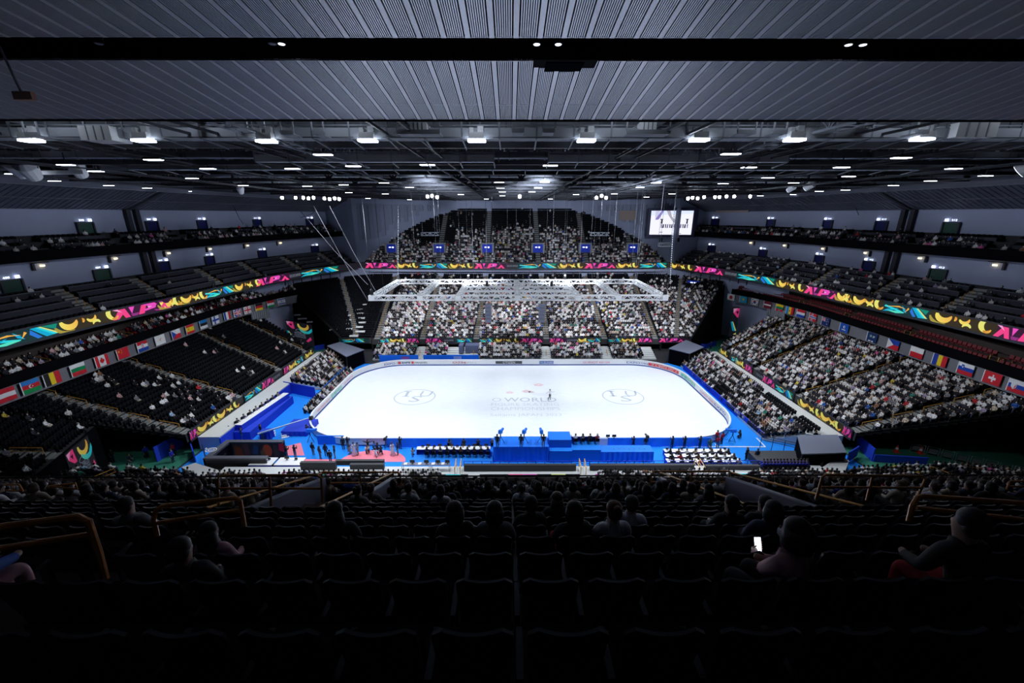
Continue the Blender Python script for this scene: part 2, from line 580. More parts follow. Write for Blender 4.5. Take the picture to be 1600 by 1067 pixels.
for i in range(len(path)):
    j = (i + 1) % len(path)
    mb.add([(*ip[i], 1.15), (*ip[j], 1.15), (*op[j], 1.15), (*op[i], 1.15), (*ip[i], 1.21), (*ip[j], 1.21), (*op[j], 1.21), (*op[i], 1.21)], BOXF)
obj('top_rail', mb, board_m, BOARD)

# adverts lie on the inner face; s runs along the visible part of the loop from the near left corner round to the near right
INN = rrect(29.975, 14.975, 8.475, 18)
k0 = 18 * 3 - 36 + 1                                                # start after the far left arc begins
vis = list(reversed(INN))                                           # clockwise seen from above
i0 = min(range(len(vis)), key=lambda i: (vis[i][0] + 29.9) ** 2 + (vis[i][1] + 6.6) ** 2)
VIS = vis[i0:] + vis[:i0]
def s_of(p):
    best, s, acc = 1e9, 0, 0
    for i in range(len(VIS) - 1):
        l = math.dist(VIS[i], VIS[i + 1])
        for t in np.linspace(0, 1, 6):
            q = lerp2(VIS[i], VIS[i + 1], t)
            dd = math.dist(q, p)
            if dd < best: best, s = dd, acc + t * l
        acc += l
    return s
def on_board(s, z, out=0.012):
    (x, y), (dx, dy) = ppt(VIS, s)
    return (x + dy * out, y - dx * out, z)
AD_MATS = {}
def advert(s, w, text, ink, ground=None, z=0.36, h=0.56):
    mb = MB()
    n = max(2, int(w / 0.8))
    if ground:
        for i in range(n):
            a, b = s + w * i / n, s + w * (i + 1) / n
            mb.quad(on_board(a, z), on_board(b, z), on_board(b, z + h), on_board(a, z + h), 1)
    x0 = 0.0
    for part in (text if isinstance(text, list) else [(text, 0.04, 0.92)]):
        st, u0, uw = part
        if st == '#':
            mb.quad(*[on_board(s + w * u, zz, 0.02) for u, zz in ((u0, z + .04), (u0 + uw, z + .04), (u0 + uw, z + h - .04), (u0, z + h - .04))])
            continue
        vs, fs = text_fit(st, uw * w, h * 0.72)
        mb.add([on_board(s + w * u0 + x, z + h * 0.14 + y, 0.02) for x, y in vs], fs, 0)
    return obj('advert', mb, [ink, ground or ink], BOARD)
I_RED = mat('print_red', (0.75, 0.05, 0.06), 0.5); I_BLUE = mat('print_blue', (0.03, 0.10, 0.42), 0.5)
I_DARK = mat('print_charcoal', (0.06, 0.065, 0.075), 0.5); I_WHITE = mat('print_white', (0.85, 0.87, 0.9), 0.5)
I_GREEN = mat('print_green', (0.12, 0.55, 0.42), 0.5); I_MAG = mat('print_magenta', (0.72, 0.14, 0.30), 0.5)
I_GRY = mat('print_grey', (0.5, 0.53, 0.58), 0.5); I_CYAN = mat('print_cyan', (0.08, 0.42, 0.75), 0.5)
def sx_(px): return s_of((at(px, 567, y=15).x, 14.97))
s_left = lambda y: s_of((-29.97, y))
advert(s_left(-6.0), 5.0, 'KINOSHITA GROUP', I_RED, None)
advert(s_left(-0.2), 4.2, 'AIR WEAVE', I_WHITE, I_GREEN)
advert(s_left(5.2), 4.2, 'GUINOT', I_MAG, None)
advert(s_of((-25.4, 13.0)), 5.2, [('EXPO', 0, 0.4), ('nippon', 0.46, 0.5)], I_BLUE)
advert(sx_(622), 5.6, [('#', 0.0, 0.09), ('ZAPZ', 0.12, 0.3), ('#', 0.46, 0.08), ('HANSHIN', 0.57, 0.43)], I_DARK)
obj('advert', MB().quad(*[on_board(sx_(622) + u, zz, 0.024) for u, zz in ((0, .40), (.5, .40), (.5, .88), (0, .88))]).quad(*[on_board(sx_(622) + u, zz, 0.024) for u, zz in ((2.57, .40), (3.02, .40), (3.02, .88), (2.57, .88))]), I_RED, BOARD)
advert(sx_(678), 5.0, 'o TOHOKU o', I_GRY, None, z=0.42, h=0.4)
advert(sx_(733), 2.9, 'O736', I_RED, None)
advert(sx_(756), 2.1, '0736', I_DARK, None)
advert(sx_(788), 5.2, [('CITIZEN', 0.27, 0.46)], I_WHITE, I_DARK)
advert(sx_(844), 0.8, 'oo', I_CYAN, None)
advert(sx_(851), 1.4, 'ROSE', I_CYAN, None, z=0.44, h=0.36)
advert(sx_(862), 2.8, 'MARUHAN', I_WHITE, I_BLUE)
advert(sx_(899), 5.3, [('GUINOT', 0.0, 0.56), ('MARY COHR', 0.6, 0.4)], I_MAG, None)
advert(sx_(954), 5.2, [('EXPO', 0, 0.5), ('nippon', 0.54, 0.46)], I_BLUE)
p_ = lambda px, py: s_of(tuple(at(px, py, z=0.6).xy))
advert(p_(1012, 570), 6.4, 'KINOSHITA GROUP', I_WHITE, I_RED)
advert(p_(1061, 585), 5.4, 'AIR WEAVE', I_WHITE, I_GREEN)
advert(p_(1090, 608), 5.4, 'GUINOT MARY', I_MAG, None)
advert(p_(1123, 636), 4.0, 'EXPO', I_BLUE, None)

# azure carpet round the ice, pink parts, green tunnel floors
def carpet(poly, m, z, label, cat='carpet'):
    return tag(obj('carpet', MB().prism(poly, z - 0.02, z), m), label, cat)
carpet([(-40.2, -20.4), (40.2, -20.4), (40.2, -13.6), (32.2, -13.6), (32.2, 16), (-31.4, 16.0), (-31.4, 3.2), (-40.2, 3.2)], M_CARPET, 0.03, 'bright azure carpet on the floor beside the ice')
cxy = at(581, 722, z=0).xy
arc = [(cxy[0] + 4.0 * math.cos(a), cxy[1] + 2.6 * math.sin(a)) for a in np.linspace(0, PI, 24)]
carpet([(x, max(y, -20.38)) for x, y in arc], M_PINK, 0.05, 'half-round pink carpet in front of the interview spot')
pk = [tuple(at(*q, z=0).xy) for q in ((428, 712), (476, 712), (470, 692), (425, 703))]
carpet(pk, M_PINK, 0.05, 'pink carpet strip leading out of the black shelter')
pk = [tuple(at(*q, z=0).xy) for q in ((473, 722), (528, 722), (528, 718), (473, 718))]
carpet(pk, M_PINK, 0.06, 'narrow pink carpet behind the black low boxes')
for s in (-1, 1):
    poly = [(40.5, -20), (40.5, -14.5), (60, -13.2), (70, -20), (60, -22), (44, -20.8)]
    poly = [(x * s, y) for x, y in poly]
    carpet(poly[::-s] if s == 1 else poly, M_GREEN, 0.04, 'green tunnel floor at the near %s corner' % ('left' if s < 0 else 'right'), 'tunnel floor')
    poly = [(38, 23), (40.5, 17.5), (58, 31), (56, 39)]
    poly = [(x * s, y) for x, y in poly]
    carpet(poly if s == 1 else poly[::-1], M_GREEN, 0.04, 'green tunnel floor at the far %s corner' % ('left' if s < 0 else 'right'), 'tunnel floor')

# ------------------------------------------------------------------ stands
SEATS, FOLK = [], []                                                # (x, y, z, angle) waiting for a seat, a spectator
def terrace(name, front, back, z0, rise, n, label, m=None, skirt=1.0, npts=None, ends=2.5):
    k = npts or max(len(front), len(back))
    F, B = resample(front, k) if len(front) != k else front, resample(back, k) if len(back) != k else back
    mb = MB()
    def L(i): return [lerp2(F[j], B[j], i / n) for j in range(k)]
    strip(mb, L(0), z0 - skirt, z0)
    for i in range(n):
        a, b = L(i), L(i + 1)
        band(mb, a, b, z0 + i * rise)
        if i < n - 1:
            strip(mb, b, z0 + i * rise, z0 + (i + 1) * rise)
    for e in (0, -1):                                               # closed ends
        pts = []
        for i in range(n):
            a, b = L(i)[e], L(i + 1)[e]
            z = z0 + i * rise
            mb.quad((*a, z - ends), (*b, z - ends), (*b, z), (*a, z))
    return tag(obj(name, mb, m or M_CONCD), label, 'terrace')
def fill(front, back, z0, rise, n, aisles=(), pitch=0.5, occ=lambda i, u, x, y: 1.0, r0=0, r1=None, npts=None, seat=True, keep=None):
    """seats and spectators along the rows; aisles: (share along the front, share along the back, half width)"""
    k = npts or max(len(front), len(back))
    F, B = resample(front, k) if len(front) != k else front, resample(back, k) if len(back) != k else back
    for i in range(r0, r1 or n):
        t = (i + 0.55) / n
        row = [lerp2(F[j], B[j], t) for j in range(k)]
        L = plen(row)
        m = int(L / pitch)
        for q in range(m):
            s = (q + 0.5) * L / m
            u = s / L
            if any(abs(u - (a0 + (a1 - a0) * t)) * L < hw for a0, a1, hw in aisles):
                continue
            (x, y), (dx, dy) = ppt(row, s)
            f = lerp2(F[0], F[-1], u); bk = lerp2(B[0], B[-1], u)
            ang = math.atan2(dy, dx)                                # facing is square to the row, towards the front
            nx, ny = -dy, dx
            fx, fy = ppt(F, plen(F) * u)[0]
            if (fx - x) * nx + (fy - y) * ny < 0:
                nx, ny = -nx, -ny
            a = math.atan2(ny, nx)
            if keep and not keep(x, y, z0 + i * rise): continue
            if seat: SEATS.append((x, y, z0 + i * rise, a))
            if rng.random() < occ(i, u, x, y):
                FOLK.append((x, y, z0 + i * rise, a))
def stairs(front, back, z0, rise, n, a0, a1, hw, label, rail=M_RAIL, rails=True, npts=None, every=5, m=None):
    """the steps of one aisle and its hand rails"""
    k = npts or max(len(front), len(back))
    F, B = resample(front, k) if len(front) != k else front, resample(back, k) if len(back) != k else back
    def pt(t):
        u = a0 + (a1 - a0) * t
        row = [lerp2(F[j], B[j], t) for j in range(k)]
        return ppt(row, plen(row) * u)
    st = thing('aisle_stair', label, 'stairs')
    mb = MB()
    for i in range(n * 2):
        t = (i + 0.5) / (2 * n)
        (x, y), (dx, dy) = pt(t)
        d = math.dist(pt(i / (2 * n))[0], pt((i + 1) / (2 * n))[0])
        z = z0 + (i // 2) * rise + (rise / 2 if i % 2 else 0.03)
        mb.box((x, y, z - 0.08), (hw * 2, d * 0.82, 0.2), math.atan2(dy, dx))
    obj('steps', mb, m or M_STEP, st)
    if rails:
        i = 1
        while i + every - 1 < n:
            ts = [(i + 0.2) / n, (i + every - 1.2) / n]
            (x0, y0), _ = pt(ts[0]); (x1, y1), _ = pt(ts[1])
            za, zb = z0 + i * rise, z0 + (i + every - 2) * rise
            mb = MB()
            mb.tube([(x0, y0, za), (x0, y0, za + 0.85), (x1, y1, zb + 0.85), (x1, y1, zb)], 0.045, 6)
            mb.tube([(x0, y0, za + 0.45), (x1, y1, zb + 0.45)], 0.035, 6)
            obj('handrail', mb, rail, st)
            i += every
    return st

# --- far lower stand
FLF, FLB, FLZ, FLR, FLN = [(-31, 23.1), (31, 23.1)], [(-33, 50.6), (33, 50.6)], 3.0, 0.293, 33
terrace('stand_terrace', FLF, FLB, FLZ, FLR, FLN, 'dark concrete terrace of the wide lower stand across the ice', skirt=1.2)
far_ais = [(-29.9, -32.2), (-20.2, -20.3), (-8.7, -7.8), (6.3, 7.0), (18.8, 18.8), (29.6, 31.4)]
ais = [((a + 31) / 62, (b + 33) / 66, 0.75) for a, b in far_ais]
voms = []
def far_occ(i, u, x, y):
    if x < -29.5: return 0.02
    if i > 26: return 0.12
    if i > 22: return 0.6
    return 0.93
fill(FLF, FLB, FLZ, FLR, FLN, ais, occ=far_occ)
nm = ['leftmost', 'second from the left', 'third from the left', 'third from the right', 'second from the right', 'rightmost']
for q, a in enumerate(ais):
    stairs(FLF, FLB, FLZ, FLR, FLN, a[0], a[1], 0.62, 'grey aisle stairs in the lower stand across the ice, %s of six' % nm[q], every=4)
# --- its two wings bending towards the tunnels
for s in (-1, 1):
    wf = [(31.2 * s, 23.1), (37.3 * s, 23.1)]
    wb = [(33.2 * s, 50.6), (38.5 * s, 50.2), (45.6 * s, 44.2), (49.6, 37.0) if s > 0 else (-52.2, 33.6)]
    terrace('stand_terrace', wf, wb, FLZ, FLR, FLN, 'dark fan-shaped terrace at the far %s corner of the lower stand' % ('left' if s < 0 else 'right'), npts=12)
    fill(wf, wb, FLZ, FLR, FLN, [(0.5, 0.5, 0.7)], npts=12, occ=(lambda i, u, x, y: 0.0) if s < 0 else (lambda i, u, x, y: 0.9 if i < 25 else 0.15))
    stairs(wf, wb, FLZ, FLR, FLN, 0.5, 0.5, 0.6, 'grey aisle stairs in the fan-shaped far %s corner block' % ('left' if s < 0 else 'right'), npts=12, every=4)
# --- far upper stand
FUF, FUB, FUZ, FUR, FUN = [(-41, 50.2), (41, 50.2)], [(-41, 71.2), (41, 71.2)], 15.7, 0.5475, 26
ARCH = [(41.2, 50.6), (39.2, 54.0), (36.8, 57.0), (32.6, 61.7), (29.6, 64.4), (26.3, 66.6), (22.2, 69.2), (17.0, 71.2)]
def arch_x(y):
    for i in range(len(ARCH) - 1):
        if ARCH[i][1] <= y <= ARCH[i + 1][1]:
            t = (y - ARCH[i][1]) / (ARCH[i + 1][1] - ARCH[i][1])
            return ARCH[i][0] + (ARCH[i + 1][0] - ARCH[i][0]) * t
    return 41.0 if y < ARCH[0][1] else 16.5
mb = MB()
strip(mb, FUF, FUZ - 1.0, FUZ)
for i in range(FUN):
    y0 = 50.2 + 21 * i / FUN; y1 = y0 + 21 / FUN; z = FUZ + i * FUR
    a, b = arch_x(y0), arch_x(y1)
    mb.quad((-a, y0, z), (a, y0, z), (b, y1, z), (-b, y1, z))
    if i < FUN - 1: mb.quad((-b, y1, z), (b, y1, z), (b, y1, z + FUR), (-b, y1, z + FUR))
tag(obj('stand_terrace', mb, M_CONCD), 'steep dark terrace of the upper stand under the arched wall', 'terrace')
up_x = [-33.9, -20.9, -7.7, 6.2, 19.2, 32.3]
uais = [((x + 41) / 82, (x + 41) / 82, 0.8) for x in up_x]
def near_vom(x, y): return any(abs(x - q) < 2.0 and 53.6 < y < 58.0 for q in up_x)
def up_occ(i, u, x, y):
    lim = {0: 12, 1: 9, 2: 14, 3: 16, 4: 15, 5: 10, 6: 12}[min(6, int((x + 41) / 12))]
    return 0.82 if i < lim - 2 else 0.4 if i < lim + 1 else 0.03
fill(FUF, FUB, FUZ, FUR, FUN, uais, occ=up_occ, keep=lambda x, y, z: abs(x) < arch_x(y) - 0.5 and not near_vom(x, y))
for q, x in enumerate(up_x):
    u = (x + 41) / 82
    lab = 'grey aisle stairs in the upper stand under the arch, %s of six' % nm[q]
    nr = int(FUN * min(1, max(0.3, (([yy for yy in np.arange(50.3, 71, 0.2) if arch_x(yy) > abs(x) + 0.5] or [56])[-1] - 50.2) / 21)))
    stairs(FUF, [(-41, 50.2 + 21 * nr / FUN), (41, 50.2 + 21 * nr / FUN)], FUZ, FUR, nr, u, u, 0.62, lab, rails=False)
    t = thing('stand_entrance', 'blue-curtained doorway in the upper stand under the arch, %s of six' % nm[q], 'entrance', (x, 0, 0))
    z = FUZ + 4.5 * FUR
    obj('side_wall', MB().box((-1.6, 55.8, z + 0.9), (0.5, 3.4, 3.0)), M_CONC, t)
    obj('side_wall', MB().box((1.6, 55.8, z + 0.9), (0.5, 3.4, 3.0)), M_CONC, t)
    obj('lintel', MB().box((0, 54.7, z + 2.65), (3.7, 0.5, 0.35)), M_CONC, t)
    obj('curtain', MB().box((0, 54.4, z + 1.0), (2.7, 0.2, 3.0)), M_BLUED, t)
    obj('number_sign', MB().box((0.35, 54.26, z + 1.7), (0.4, 0.06, 0.32)).box((-0.45, 54.26, z + 1.7), (0.55, 0.06, 0.2)), M_SIGN, t)
# --- side lower stands
for s in (-1, 1):
    sd = 'left' if s < 0 else 'right'
    lf = [(40.9 * s, -16.6), (40.9 * s, 17.2)]
    lb = [(58.0 * s, -21.4), (58.0 * s, 25.4)]
    LZ, LR, LN = 2.9, 0.285, 21
    terrace('stand_terrace', lf, lb, LZ, LR, LN, 'dark terrace of the %s lower stand beside the ice' % ('mostly empty left' if s < 0 else 'crowded right'), skirt=1.1, ends=0.35)
    ys = [(-15.9, -16.4), (-6.0, -5.2), (5.0, 9.5), (14.6, 20.0)]
    la = [((a + 16.6) / 33.8, (b + 21.4) / 46.8, 0.8) for a, b in ys]
    if s < 0:
        pts = [at(x, y, z=5).xy for x, y in ((152, 605), (203, 603), (170, 628), (235, 618), (270, 625), (282, 630), (255, 607), (330, 625), (205, 640), (245, 645), (300, 640), (385, 575), (388, 595), (350, 608), (330, 567), (260, 650), (275, 640), (265, 660), (290, 650), (240, 635), (285, 665), (295, 660))]
        def locc(i, u, x, y):
            n = sum(1 for p in pts if abs(p[0] - x) < 1.3 and abs(p[1] - y) < 1.0)
            extra = 0.2 if (i < 9 and -15 < y < -7) else 0.006
            if y > 9 and i < 6: extra = 0.08
            return 0.28 if n else extra
    else:
        def locc(i, u, x, y): return 0.93 if i < 18 else 0.7
    fill(lf, lb, LZ, LR, LN, la, occ=locc)
    for q, a in enumerate(la):
        stairs(lf, lb, LZ, LR, LN, a[0], a[1], 0.62, 'grey aisle stairs with amber rails in the %s lower stand, %s from the camera end' % (sd, ('first', 'second', 'third', 'fourth')[q]), every=4)
    # wing beyond the near tunnel
    if s < 0:
        nf = [(-44.8, -30.0), (-48.8, -18.9)]; nb = [(-53, -34), (-59, -22.4)]
        terrace('stand_terrace', nf, nb, 5.4, 0.285, 12, 'dark corner terrace beyond the tunnel at the near left', skirt=0.5, ends=0.4)
        fill(nf, nb, 5.4, 0.285, 12, [(0.45, 0.42, 0.7)], occ=lambda i, u, x, y: 0.08)
        stairs(nf, nb, 5.4, 0.285, 12, 0.45, 0.42, 0.6, 'grey stairs in the dark corner block beyond the near left tunnel', every=4)
    # near corner block below the camera stand
    cf = [(33.0 * s, -25.0), (43 * s, -24.0), (60 * s, -27.0)]; cb = [(33 * s, -36), (43 * s, -36), (60 * s, -38)]
    terrace('stand_terrace', cf, cb, 3.0, 0.285, 12, 'terrace at the near %s corner below the camera' % sd, skirt=1.0)
    fill(cf, cb, 3.0, 0.285, 12, [(0.3, 0.3, 0.7), (0.65, 0.65, 0.7)], occ=(lambda i, u, x, y: 0.35) if s < 0 else (lambda i, u, x, y: 0.92))
    stairs(cf, cb, 3.0, 0.285, 12, 0.3, 0.3, 0.6, 'grey stairs with amber rails at the near %s corner, beside the pale walkway' % sd, every=4)
    stairs(cf, cb, 3.0, 0.285, 12, 0.65, 0.65, 0.6, 'grey stairs with amber rails at the near %s corner, towards the outer wall' % sd, every=4)
# --- near lower stand, mostly hidden below the camera stand
nlf, nlb = [(-32, -24.8), (32, -24.8)], [(-32, -40), (32, -40)]
terrace('stand_terrace', nlf, nlb, 2.6, 0.285, 18, 'terrace of the lower stand directly below the camera', skirt=0.9)
fill(nlf, nlb, 2.6, 0.285, 18, [((x + 32) / 64, (x + 32) / 64, 0.9) for x in (-25.6, -7.6, 6.6, 22.0)], r1=6,
     occ=lambda i, u, x, y: 0.0 if -7.6 < x < 6.5 else 0.95, keep=lambda x, y, z: not (-7.6 < x < 6.5))
# --- floor blocks
ff, fb = [(-29.5, 18.1), (28.5, 18.1)], [(-29.5, 22.4), (28.5, 22.4)]
terrace('stand_terrace', ff, fb, 0.30, 0.23, 6, 'low temporary seating steps right behind the far rink barrier', m=M_PALE, skirt=0.35)
fill(ff, fb, 0.30, 0.23, 6, [((x + 29.5) / 58, (x + 29.5) / 58, 0.95) for x in (-20.2, -9.0, 6.0, 18.6)], occ=lambda i, u, x, y: 0.0 if (x > 25.5 or -12.6 < x < -9 and i < 4) else 0.95,
     keep=lambda x, y, z: x < 25.8 and not (-14.6 < x < -9 and z < 1.5))
for q, x in enumerate((-20.2, -9.0, 6.0, 18.6)):
    u = (x + 29.5) / 58
    stairs(ff, fb, 0.30, 0.23, 6, u, u, 0.7, 'pale stairs with amber rail between the far floor blocks, %s from the left' % ('first', 'second', 'third', 'fourth')[q], every=3, m=M_PALE)
rf, rb = [(31.9, -13.4), (31.9, 15.2)], [(37.9, -15.0), (37.9, 17.6)]
terrace('stand_terrace', rf, rb, 0.35, 0.22, 8, 'low temporary seating steps along the right rink barrier', m=M_PALE, skirt=0.35)
fill(rf, rb, 0.35, 0.22, 8, [(0.16, 0.12, 0.5), (0.36, 0.36, 0.5), (0.68, 0.7, 0.55)], occ=lambda i, u, x, y: 0.0 if (u > 0.95 or (i > 5 and u < 0.34) or (i < 3 and 0.42 < u < 0.52)) else 0.93)
lf2, lb2 = [(-33.2, 3.6), (-33.2, 15.4)], [(-38.2, 2.6), (-38.2, 17.2)]
terrace('stand_terrace', lf2, lb2, 0.35, 0.22, 7, 'low temporary seating steps behind the blue screen on the left', m=M_PALE, skirt=0.35)
fill(lf2, lb2, 0.35, 0.22, 7, [], occ=lambda i, u, x, y: 0.96)
lf3, lb3 = [(-30.9, -5.5), (-30.9, 11.0)], [(-32.4, -5.5), (-32.4, 11.5)]
fill(lf3, lb3, 0.05, 0.0, 2, [], occ=lambda i, u, x, y: 0.96)        # people sitting along the left barrier
# --- walkways in front of the lower stands
for s in (-1, 1):
    sd = 'left' if s < 0 else 'right'
    tag(obj('walkway', MB().box((39.3 * s, 1.5, 0.9), (2.7, 33.5, 1.76)), M_PALE), 'pale grey walkway along the %s lower stand' % sd, 'walkway')
tag(obj('walkway', MB().box((0, -23.1, 0.9), (66, 2.9, 1.76)), M_PALE), 'pale grey walkway in front of the lower stand below the camera', 'walkway')
for s in (-1, 1):
    sd = 'left' if s < 0 else 'right'
    mb = MB(); pts = [tuple(at(*q, z=1.785).xy) for q in (((1268, 743), (1280, 733), (1314, 711), (1327, 720), (1318, 742)) if s > 0 else ((318, 748), (283, 730), (305, 723), (350, 737), (345, 745)))]
    tag(obj('walkway', mb.prism(pts[::-1], 0.1, 1.785), M_PALE), 'pale corner landing at the near %s end of the walkway' % sd, 'walkway')

ORD = ['first', 'second', 'third', 'fourth', 'fifth', 'sixth', 'seventh', 'eighth', 'ninth', 'tenth', 'eleventh', 'twelfth', 'thirteenth', 'fourteenth', 'fifteenth', 'sixteenth', 'seventeenth', 'eighteenth', 'nineteenth', 'twentieth'] + ['number %d' % i for i in range(21, 130)]

# ------------------------------------------------------------------ side tiers above the lower stands
def sided(p, s): return p if s > 0 else mirror(p)
def cross_at(path, px, py):
    """where the line of sight of a pixel crosses an upright surface along a plan polyline: point, height, arc length, direction"""
    r = ray(px, py)
    acc, best = 0.0, None
    for i in range(len(path) - 1):
        a, b = path[i], path[i + 1]
        ex, ey = b[0] - a[0], b[1] - a[1]
        den = r.x * ey - r.y * ex
        l = math.hypot(ex, ey)
        if abs(den) > 1e-9:
            t = ((a[0] - CAM.x) * ey - (a[1] - CAM.y) * ex) / den
            q = ((a[0] - CAM.x) * r.y - (a[1] - CAM.y) * r.x) / den
            if t > 0 and -0.001 <= q <= 1.001 and (best is None or t < best[0]):
                best = (t, acc + q * l, (ex / l, ey / l))
        acc += l
    if best is None: return None
    p = CAM + r * best[0]
    return p, best[1], best[2]

RIBX = [(56.2, -75)] + RIB
SUI = [(54.9, -60), (54.9, 15), (53.6, 22), (51.8, 28), (49.6, 32.6)]
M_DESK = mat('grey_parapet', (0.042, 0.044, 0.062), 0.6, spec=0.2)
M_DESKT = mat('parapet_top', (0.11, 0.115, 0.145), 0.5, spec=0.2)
GATE = {-1: [], 1: []}
MID_B, UP_B = {}, {}
for s in (-1, 1):
    sd = 'left' if s < 0 else 'right'
    O = lambda d: sided(offset(RIB, d), s)
    OX = lambda d: sided(offset(RIBX, d), s)
    # floors and steps of the middle tier
    mb = MB()
    for i in range(5):
        a, b = OX(0.1 + 1.4 * i), OX(0.1 + 1.4 * (i + 1))
        band(mb, a, b, 15.75 + 0.68 * i)
        strip(mb, b, 15.75 + 0.68 * i, 15.75 + 0.68 * (i + 1))
    band(mb, OX(7.1), OX(9.6), 15.75 + 0.68 * 5)
    band(mb, OX(0.0), OX(9.6), 14.75)
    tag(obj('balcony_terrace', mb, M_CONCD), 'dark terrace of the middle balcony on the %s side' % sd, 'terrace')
    # wall behind it
    mb = MB(); strip(mb, OX(9.2), 14.8, 24.0)
    structure('wall_%s' % sd, mb, M_WALL, 'grey wall behind the middle balcony, %s side' % sd)
    # desk parapets row by row, split by the aisles
    L = plen(RIB)
    cuts = [0, 12.0, 26.5, 37.5, 47.0, 58.5, 69.0, 80.0, 90.5, L - 0.5]
    ords = ('first', 'second', 'third', 'fourth', 'fifth', 'sixth', 'seventh', 'eighth', 'ninth')
    for c in range(len(cuts) - 1):
        for i in range(5):
            p = O(0.35 + 1.4 * i)
            LL = plen(p)
            a, b = (cuts[c] + 1.0) * LL / L, (cuts[c + 1] - 0.9) * LL / L
            if i == 0: continue
            seg = [ppt(p, a + (b - a) * q / 4)[0] for q in range(5)]
            z = 15.75 + 0.68 * i
            t = thing('row_parapet', 'grey parapet, %s middle balcony, %s row, %s block from the camera' % (sd, ords[i], ords[c]), 'parapet',
                      group='parapets of the middle balconies')
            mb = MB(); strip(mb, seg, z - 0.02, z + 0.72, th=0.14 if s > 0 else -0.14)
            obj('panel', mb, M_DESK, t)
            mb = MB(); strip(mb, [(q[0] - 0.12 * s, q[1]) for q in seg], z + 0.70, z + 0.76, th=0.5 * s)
            obj('ledge', mb, M_DESKT, t)
            for q in range(int((b - a) / 0.62)):
                (x, y), (dx, dy) = ppt(O(1.15 + 1.4 * i), (a + 0.3 + q * 0.62) * plen(O(1.15 + 1.4 * i)) / LL)
                ang = math.atan2(dx, -dy) if s > 0 else math.atan2(-dx, dy)
                SEATS.append((x, y, z, ang))
                pr = 0.05 if s < 0 else (0.42 if i < 4 else 0.3)
                if s < 0 and i == 4: pr = 0.03
                if rng.random() < pr: FOLK.append((x, y, z, ang))
        if c:
            q0, d0 = ppt(O(0.4), cuts[c] * plen(O(0.4)) / L); q1, _ = ppt(O(7.0), cuts[c] * plen(O(7.0)) / L)
            t = thing('aisle_stair', 'pale stairs between balcony blocks on the %s middle balcony, %s from the camera' % (sd, ords[c - 1]), 'stairs')
            mb = MB()
            for k in range(10):
                f = (k + 0.5) / 10
                x, y = lerp2(q0, q1, f)
                mb.box((x, y, 15.75 + 0.34 * k + 0.05), (0.66, 1.5, 0.3), math.atan2(q1[1] - q0[1], q1[0] - q0[0]))
            obj('steps', mb, M_STEP, t)
            for k in (0, 2):
                x0, y0 = lerp2(q0, q1, 0.1 + 0.2 * k); x1, y1 = lerp2(q0, q1, 0.32 + 0.2 * k)
                z0, z1 = 16.0 + 0.68 * k, 16.8 + 0.68 * k
                obj('handrail', MB().tube([(x0, y0, z0), (x0, y0, z0 + 0.8), (x1, y1, z1 + 0.8), (x1, y1, z1)], 0.045, 6), M_RAIL, t)
    # first row of spectators behind the ribbon
    p = O(0.9)
    for q in range(int(plen(p) / 0.62)):
        (x, y), (dx, dy) = ppt(p, q * 0.62)
        ang = math.atan2(dx, -dy) if s > 0 else math.atan2(-dx, dy)
        if rng.random() < (0.02 if s < 0 else 0.4): FOLK.append((x, y, 15.75, ang))
        SEATS.append((x, y, 15.75, ang))
    # upper balcony
    mb = MB()
    strip(mb, OX(5.0), 22.95, 24.25, th=0.25 * s)
    band(mb, OX(5.0), OX(10.4), 23.0)
    structure('trim_%s' % sd, mb, M_DRAPE, 'black front of the upper balcony, %s side' % sd)
    mb = MB()
    for i in range(3):
        a, b = OX(5.2 + 1.35 * i), OX(5.2 + 1.35 * (i + 1))
        z = 23.55 + 0.75 * i
        band(mb, a, b, z)
        strip(mb, b, z, z + 0.75)
    band(mb, OX(9.25), OX(10.6), 25.8)
    tag(obj('balcony_terrace', mb, M_CONCD), 'dark terrace of the upper balcony on the %s side' % sd, 'terrace')
    for i in range(3):
        p = O(5.95 + 1.35 * i)
        for q in range(int(plen(p) / 0.6)):
            (x, y), (dx, dy) = ppt(p, q * 0.6)
            if any(abs(q * 0.6 - c * plen(p) / L) < 1.0 for c in cuts): continue
            ang = math.atan2(dx, -dy) if s > 0 else math.atan2(-dx, dy)
            SEATS.append((x, y, 23.55 + 0.75 * i, ang))
            blk = sum(q * 0.6 > c * plen(p) / L for c in cuts)
            if rng.random() < (0.75, 0.62, 0.12)[i] * (0.45 if blk < 4 else 1.0): FOLK.append((x, y, 23.55 + 0.75 * i, ang))
    for c in range(len(cuts) - 1):
        for i in (1, 2):
            p = O(5.25 + 1.35 * i); LL = plen(p)
            a, b = (cuts[c] + 1.0) * LL / L, (cuts[c + 1] - 1.0) * LL / L
            seg = [ppt(p, a + (b - a) * q / 4)[0] for q in range(5)]
            z = 23.55 + 0.75 * i
            mb = MB(); strip(mb, seg, z, z + 0.5, th=0.12 * s)
            tag(obj('row_parapet', mb, M_DESK), 'low grey parapet, %s upper balcony, %s row, %s block from the camera' % (sd, ords[i], ords[c]), 'parapet', 'parapets of the upper balconies')
    mb = MB(); strip(mb, OX(10.4), 23.0, 29.5)
    structure('wall_%s' % sd, mb, M_WALL, 'grey wall behind the upper balcony, %s side' % sd)
    # slatted soffit above it, with a darker joint where the movable hall block starts
    a, b = OX(2.3), OX(10.4)
    mb = MB(); band(mb, a, b, 31.85, 29.2)
    band(mb, OX(2.3), OX(2.0), 31.85, 32.3); strip(mb, OX(2.0), 32.3, 33.3)
    PS = plen(O(2.3))
    structure('ceiling', mb, mat('soffit_panel', (0.105, 0.115, 0.16), 0.6), 'dark sloping panelled soffit above the upper balcony, %s side' % sd)
    mb = MB()
    pa, pb = OX(2.3), OX(10.4)
